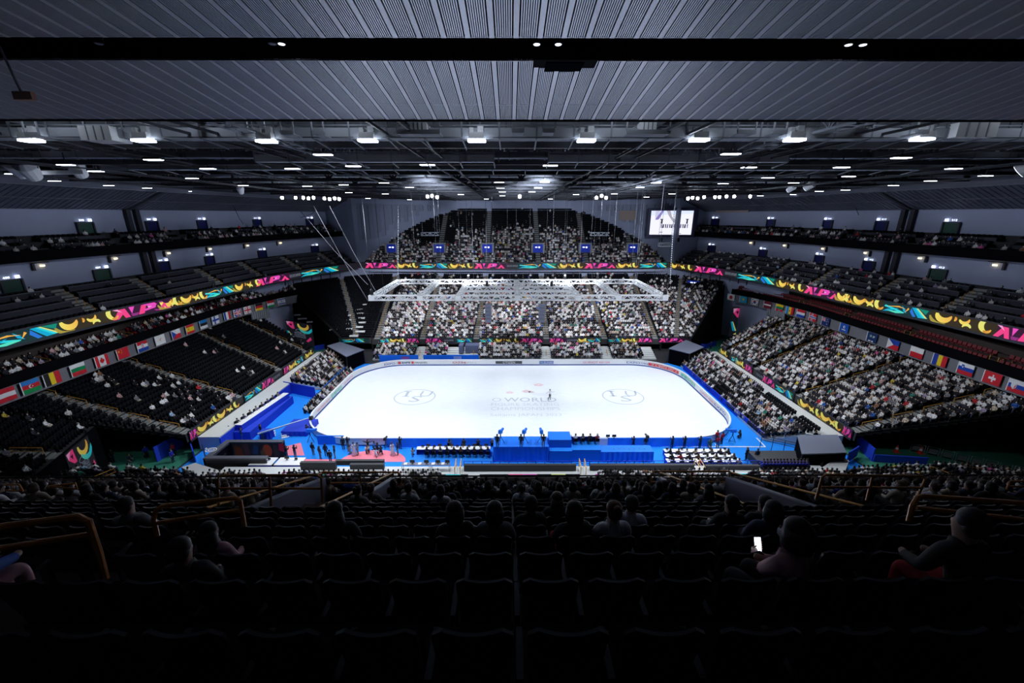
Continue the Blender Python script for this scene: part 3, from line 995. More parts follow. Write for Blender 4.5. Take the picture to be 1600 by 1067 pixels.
    na = int(plen(pa) / 0.75)
    for k in range(na):
        (x0, y0), _ = ppt(pa, plen(pa) * k / na); (x1, y1), _ = ppt(pb, plen(pb) * k / na)
        mb.bar((x0, y0, 31.81), (x1, y1, 29.16), 0.05, 0.06)
    for f in (0.0, 0.5, 1.0):
        m_ = [(*lerp2(ppt(pa, plen(pa) * k / 40)[0], ppt(pb, plen(pb) * k / 40)[0], f), 31.8 + (29.15 - 31.8) * f) for k in range(41)]
        for k in range(40): mb.bar(m_[k], m_[k + 1], 0.08, 0.06)
    structure('trim', mb, mat('soffit_rib', (0.21, 0.225, 0.29), 0.5), 'thin ribs dividing the sloping soffit, %s side' % sd)
    # dark joint and paired pillars where the movable block meets the fixed hall
    h = cross_at(sided(offset(RIBX, 10.3), s), 203 if s < 0 else 1423, 330)
    if h:
        p, sj, _ = h
        f = sj / plen(sided(offset(RIBX, 10.3), s))
        q0, q1 = ppt(pa if s > 0 else pa, plen(pa) * f)[0], ppt(pb, plen(pb) * f)[0]
        mb = MB().slab((q0[0], q0[1] - .35, 31.72), (q0[0], q0[1] + .35, 31.72), (q1[0], q1[1] + .35, 29.08), (q1[0], q1[1] - .35, 29.08), 0.05)
        for lev, zz0, zz1, dd in ((0, 25.8, 29.2, 10.0), (1, 18.4, 23.0, 8.8)):
            (x, y), (dx, dy) = ppt(sided(offset(RIBX, dd), s), plen(sided(offset(RIBX, dd), s)) * f)
            for e in (-.75, .75): mb.box((x + dx * e, y + dy * e, (zz0 + zz1) / 2), (0.7, 0.6, zz1 - zz0), math.atan2(dy, dx))
        structure('trim', mb, M_JOINT, 'dark joint and paired pillars on the %s wall' % sd)
    # doorways in both walls with lit numbers above
    for lev, dd, zf, zt, px_list in ((4, 9.12, 18.5, 2.05, [(20, 450), (160, 430), (255, 416), (327, 406), (410, 400), (492, 392), (543, 388)] if s < 0 else
                                      [(1062, 385), (1112, 390), (1192, 398), (1280, 408), (1357, 418), (1465, 430)]),
                                     (5, 10.32, 25.5, 1.75, [(133, 353), (237, 352), (315, 350), (402, 350), (484, 349), (563, 346)] if s < 0 else
                                      [(1118, 345), (1205, 347), (1294, 350), (1378, 350), (1487, 352)])):
        path = O(dd)
        path = sided(offset(RIBX, dd), s)
        for k, (px, py) in enumerate(px_list):
            hit = cross_at(path, px, py)
            if not hit: continue
            p, _, (dx, dy) = hit
            green = (px < 200) if s < 0 else (px > 1400)
            ra = math.atan2(dy, dx)
            t = thing('doorway', '%s doorway with a lit number above it, %s wall, %s balcony, %s from the camera' %
                      ('green' if green else 'blue', sd, 'middle' if lev == 4 else 'upper', ords[k] if s < 0 else ords[len(px_list) - 1 - k]), 'doorway', (p.x, p.y, zf), ra)
            col = mat('green_door', (0.005, 0.07, 0.045), 0.5) if green else mat('blue_door', (0.006, 0.014, 0.15), 0.5)
            obj('leaf', MB().box((0, 0.05 * s, zt / 2), (1.9, 0.12, zt)), col, t)
            obj('frame', MB().box((-1.06, 0.12 * s, zt / 2), (0.22, 0.3, zt + 0.1)).box((1.06, 0.12 * s, zt / 2), (0.22, 0.3, zt + 0.1)).box((0, 0.12 * s, zt + 0.1), (2.3, 0.3, 0.14)), M_DARKM, t)
            sg = MB().box((0.75, 0.14 * s, zt + 0.42), (0.42, 0.1, 0.34)); num = str((400 if lev == 4 else 500) + 8 + k)
            vs, fs = text_fit(num, 0.7, 0.26)
            for vv in (vs,):
                if s < 0:
                    sg.add([(-0.75 + x, -0.16, zt + 0.3 + y) for x, y in vv], fs)
                else:
                    sg.add([(0.05 - x, 0.16, zt + 0.3 + y) for x, y in vv], fs)
            obj('number_sign', sg, M_SIGN, t)
    # warm wall washers under the upper balcony
    for k in range(10):
        (x, y), (dx, dy) = ppt(O(9.0), 3 + k * 9.2)
        t = thing('wall_light', 'small warm wall light under the upper balcony, %s side, %s from the camera' % (sd, (ords + ('tenth',))[k]), 'wall light', (x, y, 21.9), math.atan2(dy, dx), 'warm wall lights under the upper balconies')
        obj('housing', MB().box((-0.9, 0.05 * s, 0), (0.25, 0.3, 0.9)).box((0, 0.0, 0.5), (1.8, 0.12, 0.1)), M_BLACK, t)
        obj('lens', MB().box((0.1, 0.02 * s, 0.1), (0.5, 0.08, 0.22)), M_WARM, t)
    # narrow lower balcony with the flags
    S_ = lambda d: sided(offset(SUI, d), s)
    mb = MB(); strip(mb, S_(-0.0), 10.95, 12.1, th=0.3 * s)
    sp = S_(0.0)
    structure('trim_%s' % sd, mb, M_DRAPE, 'black front of the narrow balcony above the flags, %s side' % sd)
    mb = MB(); strip(mb, S_(0.12), 9.2, 10.97, th=0.3 * s); band(mb, S_(0.1), S_(4.8), 9.25)
    e0, e1 = S_(0.0)[-1], S_(4.8)[-1]
    mb.quad((*e0, 9.2), (*e1, 9.2), (*e1, 11.9), (*e0, 11.9))
    structure('trim_%s' % sd, mb, mat('fascia_board', (0.17, 0.175, 0.20), 0.6), 'grey fascia boards between the flags, %s side' % sd)
    mb = MB()
    for i in range(2):
        band(mb, S_(0.2 + 1.0 * i), S_(1.2 + 1.0 * i), 11.35 + 0.62 * i); strip(mb, S_(1.2 + i), 11.35 + 0.62 * i, 11.97 + 0.62 * i)
    band(mb, S_(2.2), S_(4.8), 12.6)
    tag(obj('balcony_terrace', mb, mat('dark_red_brown', (0.03, 0.016, 0.015), 0.8)), 'dark red-brown floor of the narrow balcony on the %s side' % sd, 'terrace')
    mb = MB(); strip(mb, S_(4.6), 9.2, 14.8); strip(mb, S_(2.6), 12.6, 13.4, th=0.15 * s)
    structure('wall_%s' % sd, mb, mat('brown_wall', (0.03, 0.022, 0.02), 0.8), 'brown wall at the back of the narrow balcony, %s side' % sd)
    SR = []
    for i in range(2):
        p = S_(0.85 + i); Lp = plen(p)
        for q in range(int(Lp / 0.58)):
            sdist = q * 0.58 + 0.3
            if sdist < 32: continue
            if (sdist % 11.0) < 1.5: continue
            (x, y), (dx, dy) = ppt(p, sdist)
            ang = math.atan2(dx, -dy) if s > 0 else math.atan2(-dx, dy)
            SR.append((x, y, 11.35 + 0.62 * i, ang))
            if s < 0 and rng.random() < 0.72: FOLK.append((x, y, 11.35 + 0.62 * i, ang))
    GATE[s] = SR
    for k in range(6):
        sdist = 32.5 + 11.0 * k
        (x, y), (dx, dy) = ppt(S_(1.2), sdist + 0.5)
        t = thing('railing', 'amber railing on the narrow %s balcony, %s from the camera' % (sd, ords[k]), 'railing', (x, y, 11.3), math.atan2(dy, dx), 'amber railings on the narrow balconies')
        for e in (-0.45, 0.45):
            obj('rail', MB().tube([(e, -0.8, 0), (e, -0.8, 0.95), (e, 0.9, 1.35), (e, 0.9, 0.4)], 0.04, 6), M_RAIL, t)

# ------------------------------------------------------------------ end walls
mb = MB()
A2 = [(51.5, 54.4), (41.9, 49.6)] + ARCH
for s in (-1, 1):
    p = sided(A2, s)
    for i in range(len(p) - 1):
        mb.quad((*p[i], 14.0), (*p[i + 1], 14.0), (*p[i + 1], 32.6), (*p[i], 32.6))
mb.quad((-17, 71.25, 14), (17, 71.25, 14), (17, 71.25, 32.6), (-17, 71.25, 32.6))
structure('wall_far', mb, M_WALL, 'grey wall arching over the upper stand across the ice')
mb = MB()                                                           # boards and joints on that wall
for s in (-1, 1):
    p = sided(ARCH, s)
    Lp = plen(p)
    k = 0
    for sdist in np.arange(0.6, Lp - 1, 1.25):
        (x, y), (dx, dy) = ppt(p, sdist)
        zf = FUZ + (y - 50.2) / 21 * FUN * FUR
        z0 = max(zf + 2.2 + (k % 3) * 0.9, 22.0 if k < 6 else 0); z1 = 31.2
        nx, ny = (dy, -dx)
        if nx * x + ny * y > 0: nx, ny = -nx, -ny
        k += 1
        if z1 - z0 < 0.6: continue
        mb.box((x + nx * 0.05, y + ny * 0.05, (z0 + z1) / 2), (1.15, 0.1, z1 - z0), math.atan2(dy, dx), 0)
        if k % 2: mb.box((x + nx * 0.08 + dx * .6, y + ny * 0.08 + dy * .6, (z0 + z1) / 2), (0.07, 0.14, z1 - z0 - 0.5), math.atan2(dy, dx), 1)
structure('trim_1', mb, [M_PANEL, M_JOINT], 'darker boards set in the arched wall')
LW = [(56, 22.5), (53.2, 27), (51.3, 36), (46.5, 44.2), (38.6, 51.0), (30, 51.6)]
mb = MB()
for s in (-1, 1):
    p = sided(LW, s)
    strip(mb, p, 0, 14.9)
mb.quad((-31, 51.6, 0), (31, 51.6, 0), (31, 51.6, 15), (-31, 51.6, 15))
structure('wall_far', mb, M_WALL, 'grey wall below the ribbon display, behind the lower stand')
for s in (-1, 1):
    mb = MB(); p = sided(LW, s)
    for k in range(7):
        (x, y), (dx, dy) = ppt(p, 10 + k * 2.6)
        mb.box((x - 0.1 * s, y - 0.1, 13.9), (0.08, 0.2, 1.6), math.atan2(dy, dx))
    structure('trim_2', mb, M_JOINT, 'dark joints in the wall below the ribbon, %s corner' % ('left' if s < 0 else 'right'))
    # big blue doorway at the top of each corner block
    px = (487, 453) if s < 0 else (1082, 450)
    c = at(*px, y=41.5)
    t = thing('stand_entrance', 'blue-curtained doorway between grey walls in the far %s corner of the lower stand' % ('left' if s < 0 else 'right'), 'entrance', (c.x, 41.5, c.z - 1.2), -0.62 * s)
    for e in (-1.9, 1.9): obj('side_wall', MB().box((e, -0.6, 0.6), (0.8, 2.6, 2.6)), M_CONC, t)
    obj('curtain', MB().box((0, 0.4, 1.3), (2.9, 0.2, 3.4)), M_BLUED, t)
    obj('number_sign', MB().box((0.4, 0.25, 2.5), (0.45, 0.1, 0.3)).box((-0.4, 0.25, 2.5), (0.6, 0.1, 0.2)), M_SIGN, t)
# soffit and edge of the far upper stand, behind the display
mb = MB()
mb.box((0, 49.6, 14.35), (84, 0.9, 0.9)); mb.box((0, 50.6, 14.75), (84, 2.6, 0.2))
structure('trim_3', mb, M_WALL, 'grey edge beam under the far ribbon display')
mb = MB(); mb.box((0, -80, 18), (150, 0.4, 40)); structure('wall_near', mb, M_DRAPE, 'dark wall behind the camera')
for s in (-1, 1):
    mb = MB(); mb.box((70 * s, 0, 18), (0.4, 150, 40)); structure('wall_%s' % ('left' if s < 0 else 'right'), mb, M_DRAPE, 'dark outer wall on the %s' % ('left' if s < 0 else 'right'))
mb = MB(); mb.box((0, 76, 18), (150, 0.4, 40)); structure('wall_far', mb, M_DRAPE, 'dark outer wall behind the far stands')
M_BEIGE = mat('beige_board', (0.42, 0.33, 0.30), 0.7)
for s in (1,):
    for (x0, y0, x1, y1), lab in (((965, 328, 998, 345), 'beige board on the arched wall beside the scoreboard'),):
        path = sided(A2, s)
        h = cross_at(path, (x0 + x1) / 2, (y0 + y1) / 2)
        p, _, (dx, dy) = h
        tag(obj('wall_board', MB().box((0, 0, 0), (5.0, 0.3, 2.6)), M_BEIGE, loc=(p.x - 0.35, p.y - 0.35, p.z), rz=math.atan2(dy, dx)), lab, 'board')
    path = sided(offset(RIBX, 10.4), s)
    h = cross_at(path, 1147, 323)
    if h:
        p, _, (dx, dy) = h
        tag(obj('wall_board', MB().box((0, 0, 0), (9.0, 0.3, 2.6)), M_BEIGE, loc=(p.x - 0.5, p.y - 0.3, p.z), rz=math.atan2(dy, dx)), 'large beige board high on the right wall below the floodlights', 'board')
# black drapes round the tunnels
for s in (-1, 1):
    sd = 'left' if s < 0 else 'right'
    mb = MB()
    mb.slab((40.9 * s, -16.7, 2.9), (58 * s, -21.6, 8.7), (60 * s, -13.0, 0), (42.0 * s, -13.6, 0), 0.08)
    tag(obj('tunnel_drape', mb, M_DRAPE), 'black drape closing the camera end of the %s lower stand' % sd, 'drape')
    mb = MB()
    if s > 0: mb.slab((37.5, 23.1, 2.9), (50.2, 37.2, 12.3), (50.8, 36.5, 0), (38.2, 22.6, 0), 0.08)
    else: mb.slab((-37.5, 23.1, 2.9), (-52.8, 33.8, 12.3), (-53.2, 33.0, 0), (-38.2, 22.6, 0), 0.08)
    tag(obj('tunnel_drape', mb, M_DRAPE), 'black drape on the stand side of the far %s tunnel' % sd, 'drape')
    mb = MB()
    mb.slab((56 * s, 36.0, 8.4), (50.2 * s, 37.4, 8.4), (50.2 * s, 37.4, 0), (56 * s, 36, 0), 0.08)
    mb.slab((40.9 * s, 17.3, 2.8), (58 * s, 25.5, 8.8), (58 * s, 26.2, 0), (41.2 * s, 17.8, 0), 0.08)
    tag(obj('tunnel_drape', mb, M_DRAPE), 'black drape at the back of the far %s tunnel' % sd, 'drape')
    mb = MB()
    if s < 0:
        mb.slab((-48.9, -18.8, 5.4), (-44.7, -30.2, 5.4), (-44.7, -30.2, 0), (-48.9, -18.8, 0), 0.08)
        mb.slab((-48.9, -18.8, 5.4), (-59, -22.3, 8.6), (-59, -20.0, 0), (-48.9, -18.0, 0), 0.08)
    mb.slab((62 * s, -10, 9), (62 * s, -30, 9), (62 * s, -30, 0), (62 * s, -10, 0), 0.08)
    tag(obj('tunnel_drape', mb, M_DRAPE), 'black drape in the depth of the near %s tunnel' % sd, 'drape')

# ------------------------------------------------------------------ slatted ceiling over the camera stand
CZ0, CY0, CSL = 31.95, -43.7, 0.138
def cz(y): return CZ0 + (CY0 - y) * CSL
slat_m = mat('ceiling_slat', (0.50, 0.53, 0.62), 0.45, 0.3)
rib_m = mat('ceiling_rib', (0.60, 0.63, 0.72), 0.45, 0.2)
tilt = -math.atan(CSL)
YG0, YG1 = -49.15, -48.05                                           # dark slot between the two panels
for nm_, (ya, yb) in (('ceiling', (-66, YG0)), ('ceiling', (YG1, CY0))):
    mb = MB()
    n = 0
    for k in range(-110, 111):
        x = -1.85 + 0.6 * k
        mb.bar((x, ya, cz(ya)), (x, yb, cz(yb)), 0.13, 0.06, 1)
        if abs(k) < 75:
            for j in range(1, 9):
                xs = x + 0.065 + (0.6 - 0.13) * j / 9
                mb.bar((xs, ya, cz(ya) + 0.0), (xs, yb, cz(yb) + 0.0), 0.029, 0.05, 0)
    for y in ([yb - 0.03, ya + 0.03] + ([CY0 - 1.35] if yb == CY0 else [])):
        mb.bar((-66, y, cz(y) - 0.012), (66, y, cz(y) - 0.012), 0.035, 0.03, 0)
    structure(nm_, mb, [slat_m, rib_m], 'slatted metal ceiling panel over the camera, %s' % ('above the dark slot' if yb == YG0 else 'below the dark slot'))
mb = MB()
mb.slab((-66, -66, cz(-66) + 0.35), (66, -66, cz(-66) + 0.35), (66, CY0, cz(CY0) + 0.35), (-66, CY0, cz(CY0) + 0.35), 0.1)
mb.box((0, (YG0 + YG1) / 2, cz(-48.6) + 0.30), (132, 1.2, 0.1))
mb.box((0, CY0 + 0.12, cz(CY0) + 0.2), (132, 0.24, 0.5))
structure('ceiling', mb, mat('ceiling_back', (0.004, 0.0045, 0.006), 0.95, spec=0.0), 'dark back of the slatted ceiling')
t = thing('projector_hatch', 'black box set in the ceiling slot above the stand', 'ceiling box', (at(881, 124, y=-47.9).x, -47.75, cz(-47.9)))
obj('housing', MB().box((0, 0, 0.12), (1.75, 1.1, 0.36)).box((0, -0.45, -0.02), (1.45, 0.1, 0.06)), M_DRAPE, t)
obj('glass', MB().box((0, 0.05, -0.075), (1.05, 0.85, 0.03)), mat('dark_glass', (0.005, 0.006, 0.008), 0.9, spec=0.0), t)
for k, (px, py, w_) in enumerate(((838, 114, 'in the ceiling slot left of the black box, upper of two'), (871, 114, 'in the ceiling slot above the black box'), (447, 119, 'in the ceiling slot at the left, bigger of two'), (433, 119, 'in the ceiling slot at the left, smaller of two'),
                                  (1317, 113, 'in the ceiling slot at the right, bigger of two'), (1339, 114, 'in the ceiling slot at the right, smaller of two'), (168, 122, 'in the ceiling slot at the far left'))):
    c = at(px, py, y=-48.6)
    t = thing('downlight', 'small round downlight ' + w_, 'downlight', (c.x, -48.6, cz(-48.6) + 0.1), group='downlights in the ceiling slot')
    obj('housing', MB().lathe([(0.11, 0.0), (0.12, 0.16)], n=12), M_BLACK, t)
    obj('lens', MB().lathe([(0.03, -0.02), (0.08, -0.01), (0.085, 0.0)], n=12), M_SIGN if k not in (3, 6) else M_GREY, t)

# ------------------------------------------------------------------ roof and its steelwork
mb = MB(); mb.box((0, 12, 39.2), (140, 118, 0.3))
structure('roof', mb, mat('roof_deck', (0.05, 0.055, 0.08), 0.8), 'dark roof deck above the steelwork')
structure('ceiling', MB().box((0, 73.4, 32.8), (120, 0.4, 2.0)).box((0, -43.3, 36), (140, 0.2, 7)), M_DARKM, 'dark beam where the roof meets the far wall')
def truss(mb, p, q, h, bay, w=0.22, flip=0):
    p, q = Vector(p), Vector(q)
    n = max(2, int((q - p).length / bay))
    up = Vector((0, 0, h))
    mb.bar(p, q, w, w); mb.bar(p + up, q + up, w, w)
    for i in range(n + 1):
        a = p + (q - p) * (i / n)
        mb.bar(a, a + up, w * 0.6)
        if i < n:
            b = p + (q - p) * ((i + 1) / n)
            if (i + flip) % 2: mb.bar(a, b + up, w * 0.6)
            else: mb.bar(a + up, b, w * 0.6)
tr_y = [-33, -24, -15, -6, 3, 12, 21, 30, 39, 48, 57, 66]
for k, y in enumerate(tr_y):
    mb = MB(); truss(mb, (-60, y, 32.6), (60, y, 32.6), 5.2, 4.0, 0.35)
    tag(obj('roof_truss', mb, M_DARKM), 'dark steel roof truss crossing the hall, %s from the camera' % (ords + ('tenth', 'eleventh', 'twelfth'))[k], 'truss', 'cross trusses of the roof')
for k, x in enumerate((-52, -40, -28, -17, -7, 7, 17, 28, 40, 52)):
    mb = MB(); truss(mb, (x, -42, 33.0), (x, 70, 33.0), 4.2, 5.0, 0.28, 1)
    mb.bar((x - 0.7, -42, 32.4), (x - 0.7, 70, 32.4), 0.12); mb.bar((x + 0.7, -42, 32.4), (x + 0.7, 70, 32.4), 0.12)
    tag(obj('roof_truss', mb, M_DARKM), 'dark steel roof truss running away from the camera, %s from the left' % (ords + ('tenth',))[k], 'truss', 'long trusses of the roof')

# ------------------------------------------------------------------ catwalks, lamps, cables
M_CAT = mat('catwalk_metal', (0.38, 0.41, 0.46), 0.6, spec=0.2)
def catwalk(y, z, x0, x1, step, label, wide=0.9, drop=3.6):
    t = thing('catwalk', label, 'catwalk', (0, y, z))
    obj('deck', MB().box(((x0 + x1) / 2, 0, 0), (x1 - x0, wide, 0.1)).box(((x0 + x1) / 2, -wide / 2, 0.22), (x1 - x0, 0.08, 0.42)), M_CAT, t)
    mb = MB(); n = int((x1 - x0) / step)
    for i in range(n + 1):
        x = x0 + (x1 - x0) * i / n
        mb.bar((x, -wide / 2, 0), (x, -wide / 2, drop), 0.09)
        mb.bar((x + 0.35, wide / 2, 0), (x + 0.35, wide / 2, drop), 0.07)
        mb.bar((x, -wide / 2, -0.05), (x + 0.02, wide / 2 + 1.2, -0.28), 0.07)
    for zz in (0.55, 1.1, 2.3): mb.bar((x0, -wide / 2, zz), (x1, -wide / 2, zz), 0.06)
    obj('railing', mb, mat('catwalk_rail', (0.22, 0.24, 0.28), 0.5, 0.4), t)
    return t
catwalk(-37.5, 32.25, -44, 42, 1.9, 'grey catwalk with hanging posts right beyond the slatted ceiling')
catwalk(-28.2, 32.2, -20, -2.6, 2.2, 'bright catwalk in the roof, left of the middle', 0.7)
catwalk(-28.2, 32.2, 1.4, 19, 2.2, 'bright catwalk in the roof, right of the middle', 0.7)
catwalk(-20.5, 32.4, -36, 36, 3.0, 'thin grey catwalk deeper in the roof', 0.7, 3)
for k, (yy, zz, hx) in enumerate(((-33.5, 33.4, 46), (-24.5, 32.9, 48), (-13, 33.0, 46), (-3, 33.2, 44), (7, 33.2, 44), (18, 33.0, 42), (30, 33.0, 40))):
    catwalk(yy, zz, -hx, hx, 2.6 + 0.3 * k, 'dark catwalk deep in the roof steelwork, %s from the camera' % ORD[k], 0.8, 3.0)
for k in range(16):
    yy = -40 + k * 6.6
    mb = MB()
    for o_, zz in ((0, 36.4), (1.7, 35.2), (3.9, 34.2)):
        mb.bar((-58, yy + o_, zz), (58, yy + o_, zz), 0.16 if zz > 35 else 0.1)
    for i in range(20):
        x = -57 + i * 6 + (k % 3)
        mb.bar((x, yy, 36.4), (x + 1.2, yy + 3.9, 34.2), 0.07); mb.bar((x, yy + 1.7, 35.2), (x, yy + 1.7, 33.4), 0.07)
    tag(obj('roof_pipes', mb, M_STEEL if k % 2 else M_DARKM), 'bundle of grey pipes crossing under the roof deck, %s from the camera' % ORD[k], 'pipes', 'pipe runs under the roof deck')
for s, (a, b) in ((-1, ((320, 190), (560, 262))), (1, ((1340, 190), (1055, 262)))):
    p, q = at(*a, z=32.5), at(*b, z=32.2)
    mb = MB(); p.y = max(p.y, -43)
    truss(mb, p, q, 1.3, 1.4, 0.11)
    for e in (0.9,): 
        mb.bar(p + Vector((e, 0, 0)), q + Vector((e, 0, 0)), 0.1)
        for i in range(14): mb.bar(p + (q - p) * (i / 14), p + (q - p) * (i / 14) + Vector((e, 0, 0)), 0.07)
    tag(obj('catwalk', mb, M_STEEL), 'slanting grey gangway under the roof on the %s' % ('left' if s < 0 else 'right'), 'catwalk')
# pale ducts and platforms hung along the first catwalk
for k, (x0, y0, x1, y1, w_) in enumerate(((120, 196, 175, 219, 'big, far left end of the first catwalk'), (640, 191, 667, 207, 'small, left of the middle of the first catwalk'),
                                          (1000, 191, 1025, 207, 'small, right of the middle of the first catwalk'), (1500, 191, 1556, 214, 'big, far right end of the first catwalk'))):
    a, b = at(x0, y0, y=-38.4), at(x1, y1, y=-38.4)
    w, h = b.x - a.x, a.z - b.z
    t = thing('air_duct', 'pale metal air duct, ' + w_, 'duct', ((a.x + b.x) / 2, -37.8, b.z), group='pale ducts in the roof')
    obj('shell', MB().box((0, 0, h / 2), (w, 1.2, h)), M_WHITEM, t)
    mb = MB()
    for i in range(3): mb.box((-w / 2 + w * (i + 1) / 4, -0.61, h / 2), (0.03, 0.02, h))
    obj('seam', mb, M_STEEL, t)
for k, (x0, x1, py) in enumerate(((622, 688, 209), (978, 1045, 209), (800, 818, 207), (848, 866, 207), (1150, 1178, 209), (1206, 1226, 209), (442, 461, 210), (490, 508, 210), (1428, 1446, 209), (45, 66, 213))):
    a, b = at(x0, py, y=-38.9), at(x1, py, y=-38.9)
    t = thing('catwalk_platform', 'small pale platform hung below the roof, %s from the left' % (['fourth', 'seventh', 'fifth', 'sixth', 'eighth', 'ninth', 'second', 'third', 'tenth', 'first'][k]), 'platform', ((a.x + b.x) / 2, -38.6, a.z), group='platforms beside the first catwalk')
    w = b.x - a.x
    obj('tray', MB().box((0, 0, 0), (w, 0.9, 0.06)).box((0, -0.45, 0.06), (w, 0.06, 0.2)), M_CAT, t)
    mb = MB()
    for e in (-w / 2, w / 2): mb.bar((e, -0.42, 0), (e, -0.42, 3.0), 0.06)
    obj('hanger', mb, M_CAT, t)
for k, (px, py) in enumerate(((506, 206), (585, 206), (750, 205), (829, 205), (910, 205), (990, 204), (1073, 204))):
    c = at(px, py, y=-37.0)
    t = thing('globe_lamp', 'round white unlit globe above the first catwalk, %s from the left' % ords[k], 'lamp', c, group='white globes above the first catwalk')
    obj('globe', MB().ball((0, 0, 0), 0.155, 14), M_WHITEM, t, smooth=True)
    obj('stem', MB().bar((0, 0, 0.14), (0.05, 0.1, 1.2), 0.03), M_STEEL, t)
# floodlight clusters on the catwalk and flat roof lamps
proto_l = {}
def lamp(kind, loc, label, group):
    if kind not in proto_l:
        t = thing('roof_lamp' if kind != 'flood' else 'floodlight', label, 'lamp', loc, 0, group)
        if kind == 'flat':
            obj('housing', MB().box((0, 0, 0.1), (1.2, 0.5, 0.14)).box((0, 0, 0.5), (0.06, 0.06, 0.8)), M_DARKM, t)
            obj('lens', MB().box((0, 0, 0.01), (1.1, 0.42, 0.05)), M_LAMP, t)
        elif kind == 'big':
            obj('housing', MB().box((0, 0, 0.28), (0.75, 0.5, 0.3)).box((-0.25, 0, 0.5), (0.2, 0.3, 0.3)).box((0.2, 0.05, 0.55), (0.3, 0.3, 0.35)), M_WHITEM, t)
            obj('lens', MB().box((0, 0, 0.06), (0.9, 0.5, 0.1)), M_LAMP, t)
        else:
            obj('housing', MB().box((0, 0.12, 0), (0.72, 0.3, 0.72)).box((0, 0.1, 1.55), (0.08, 0.08, 2.6)), M_BLACK, t)
            obj('lens', MB().lathe([(0.30, 0.0), (0.26, 0.04)], n=14, M=Matrix.Rotation(math.radians(90), 3, 'X')), M_FLOOD, t)
        proto_l[kind] = t
        return t
    return dup(proto_l[kind], loc, 0, label, group)
big = [(50, 222), (225, 222), (417, 223), (575, 222), (745, 222), (916, 222), (1092, 221), (1241, 221), (1440, 220)]
for k, (px, py) in enumerate(big):
    lamp('big', at(px, py, y=-38.1), 'white lamp cluster under the first catwalk, %s from the left' % ords[k], 'lamp clusters under the first catwalk')
flat = [(103, 258), (150, 268), (85, 283), (170, 290), (230, 294), (293, 299), (331, 304), (368, 306), (428, 309), (240, 250), (325, 264), (300, 279), (380, 290), (505, 242), (457, 264),
        (552, 260), (600, 286), (480, 291), (537, 289), (545, 301), (602, 303), (668, 258), (780, 285), (851, 285), (782, 294), (841, 294), (785, 300), (831, 300), (785, 306), (1142, 241), (1170, 262), (1408, 247),
        (1315, 262), (1326, 276), (1240, 286), (1200, 278), (1490, 264), (1540, 275), (1454, 283), (1396, 290), (1321, 297), (1280, 299), (1240, 304), (1188, 306), (860, 259), (1025, 286), (1000, 293),
        (640, 293), (720, 304), (900, 304), (960, 303), (575, 310), (640, 312), (760, 311), (860, 311), (1010, 308), (1050, 303), (1130, 287), (20, 272)]
rows_ = {}
flat.sort()
for k, (px, py) in enumerate(flat):
    lamp('flat', at(px, py, z=32.1), 'flat white lamp under the dark roof steelwork, %s from the left' % ORD[k], 'flat lamps under the roof')
banks = {-1: [(441, 309), (462, 309), (474, 309), (482, 310), (490, 309), (507, 310), (515, 311), (523, 310), (530, 311)],
         1: [(1075, 310), (1082, 309), (1090, 310), (1100, 308), (1117, 308), (1124, 308), (1135, 307), (1147, 307), (1172, 307)],
         0: [(668, 307), (675, 306), (683, 308), (812, 307), (932, 309), (940, 306), (947, 309)]}
for s, L_ in banks.items():
    for k, (px, py) in enumerate(L_):
        c = at(px, py, y=14)
        lamp('flood', c, 'dazzling round floodlight %s, %s from the left' % ({-1: 'in the left bank below the roof', 1: 'in the right bank below the roof', 0: 'between the two big banks below the roof'}[s], ORD[k]),
             {-1: 'left floodlight bank', 1: 'right floodlight bank', 0: 'middle floodlights'}[s])
    if s:
        a, b = at(L_[0][0] - 4, 303, y=14.2), at(L_[-1][0] + 4, 303, y=14.2)
        tag(obj('lamp_bar', MB().bar(a, b, 0.15).bar(a + Vector((0, 0, .6)), b + Vector((0, 0, .6)), 0.12), M_DARKM), 'dark bar carrying the %s floodlight bank' % ('left' if s < 0 else 'right'), 'bar')
# bigger spotlights near the side walls
def spotlight(px, py, d, label, r=0.35, tilt=(0.9, 0, 0.5)):
    c = at(px, py, d=d)
    t = thing('spotlight', label, 'spotlight', c)
    T = (Matrix.Rotation(tilt[2], 3, 'Z') @ Matrix.Rotation(tilt[0], 3, 'X'))
    obj('barrel', MB().lathe([(r * .7, 0), (r, r * 1.8), (r * .6, r * 2.4)], n=14, M=T), M_WHITEM, t)
    obj('lens', MB().lathe([(r * .6, -0.03), (r * .66, -0.02)], n=14, M=T), M_SIGN, t)
    e = T @ Vector((0, 0, r * 1.2))
    obj('yoke', MB().bar((e.x - r * 1.1, e.y, e.z), (e.x - r * 1.1, e.y, e.z + r * 1.6), 0.06).bar((e.x + r * 1.1, e.y, e.z), (e.x + r * 1.1, e.y, e.z + r * 1.6), 0.06).bar((e.x - r * 1.1, e.y, e.z + r * 1.6), (e.x + r * 1.1, e.y, e.z + r * 1.6), 0.06)
        .bar((e.x, e.y, e.z + r * 1.6), (e.x, e.y, max(e.z + r * 2, 34.6 - c.z)), 0.08), M_STEEL, t)
spotlight(36, 272, 36, 'bigger white spotlight of the pair at the left roof edge, outer one', 0.8)
spotlight(54, 276, 36, 'bigger white spotlight of the pair at the left roof edge, inner one', 0.8)
spotlight(128, 273, 38, 'glowing white spotlight on a bar at the left roof edge', 0.7)
spotlight(1592, 268, 36, 'white spotlight hanging at the right roof edge', 0.9)
spotlight(1258, 295, 60, 'glowing spotlight under the roof at the right, bigger of two', 0.6)
spotlight(1231, 298, 62, 'glowing spotlight under the roof at the right, smaller of two', 0.5)
spotlight(377, 301, 62, 'glowing spotlight under the roof at the left', 0.5)
t = thing('stage_lamp', 'reddish lamp with a slanted shield under the ceiling at the upper left', 'lamp', at(38, 150, d=11))
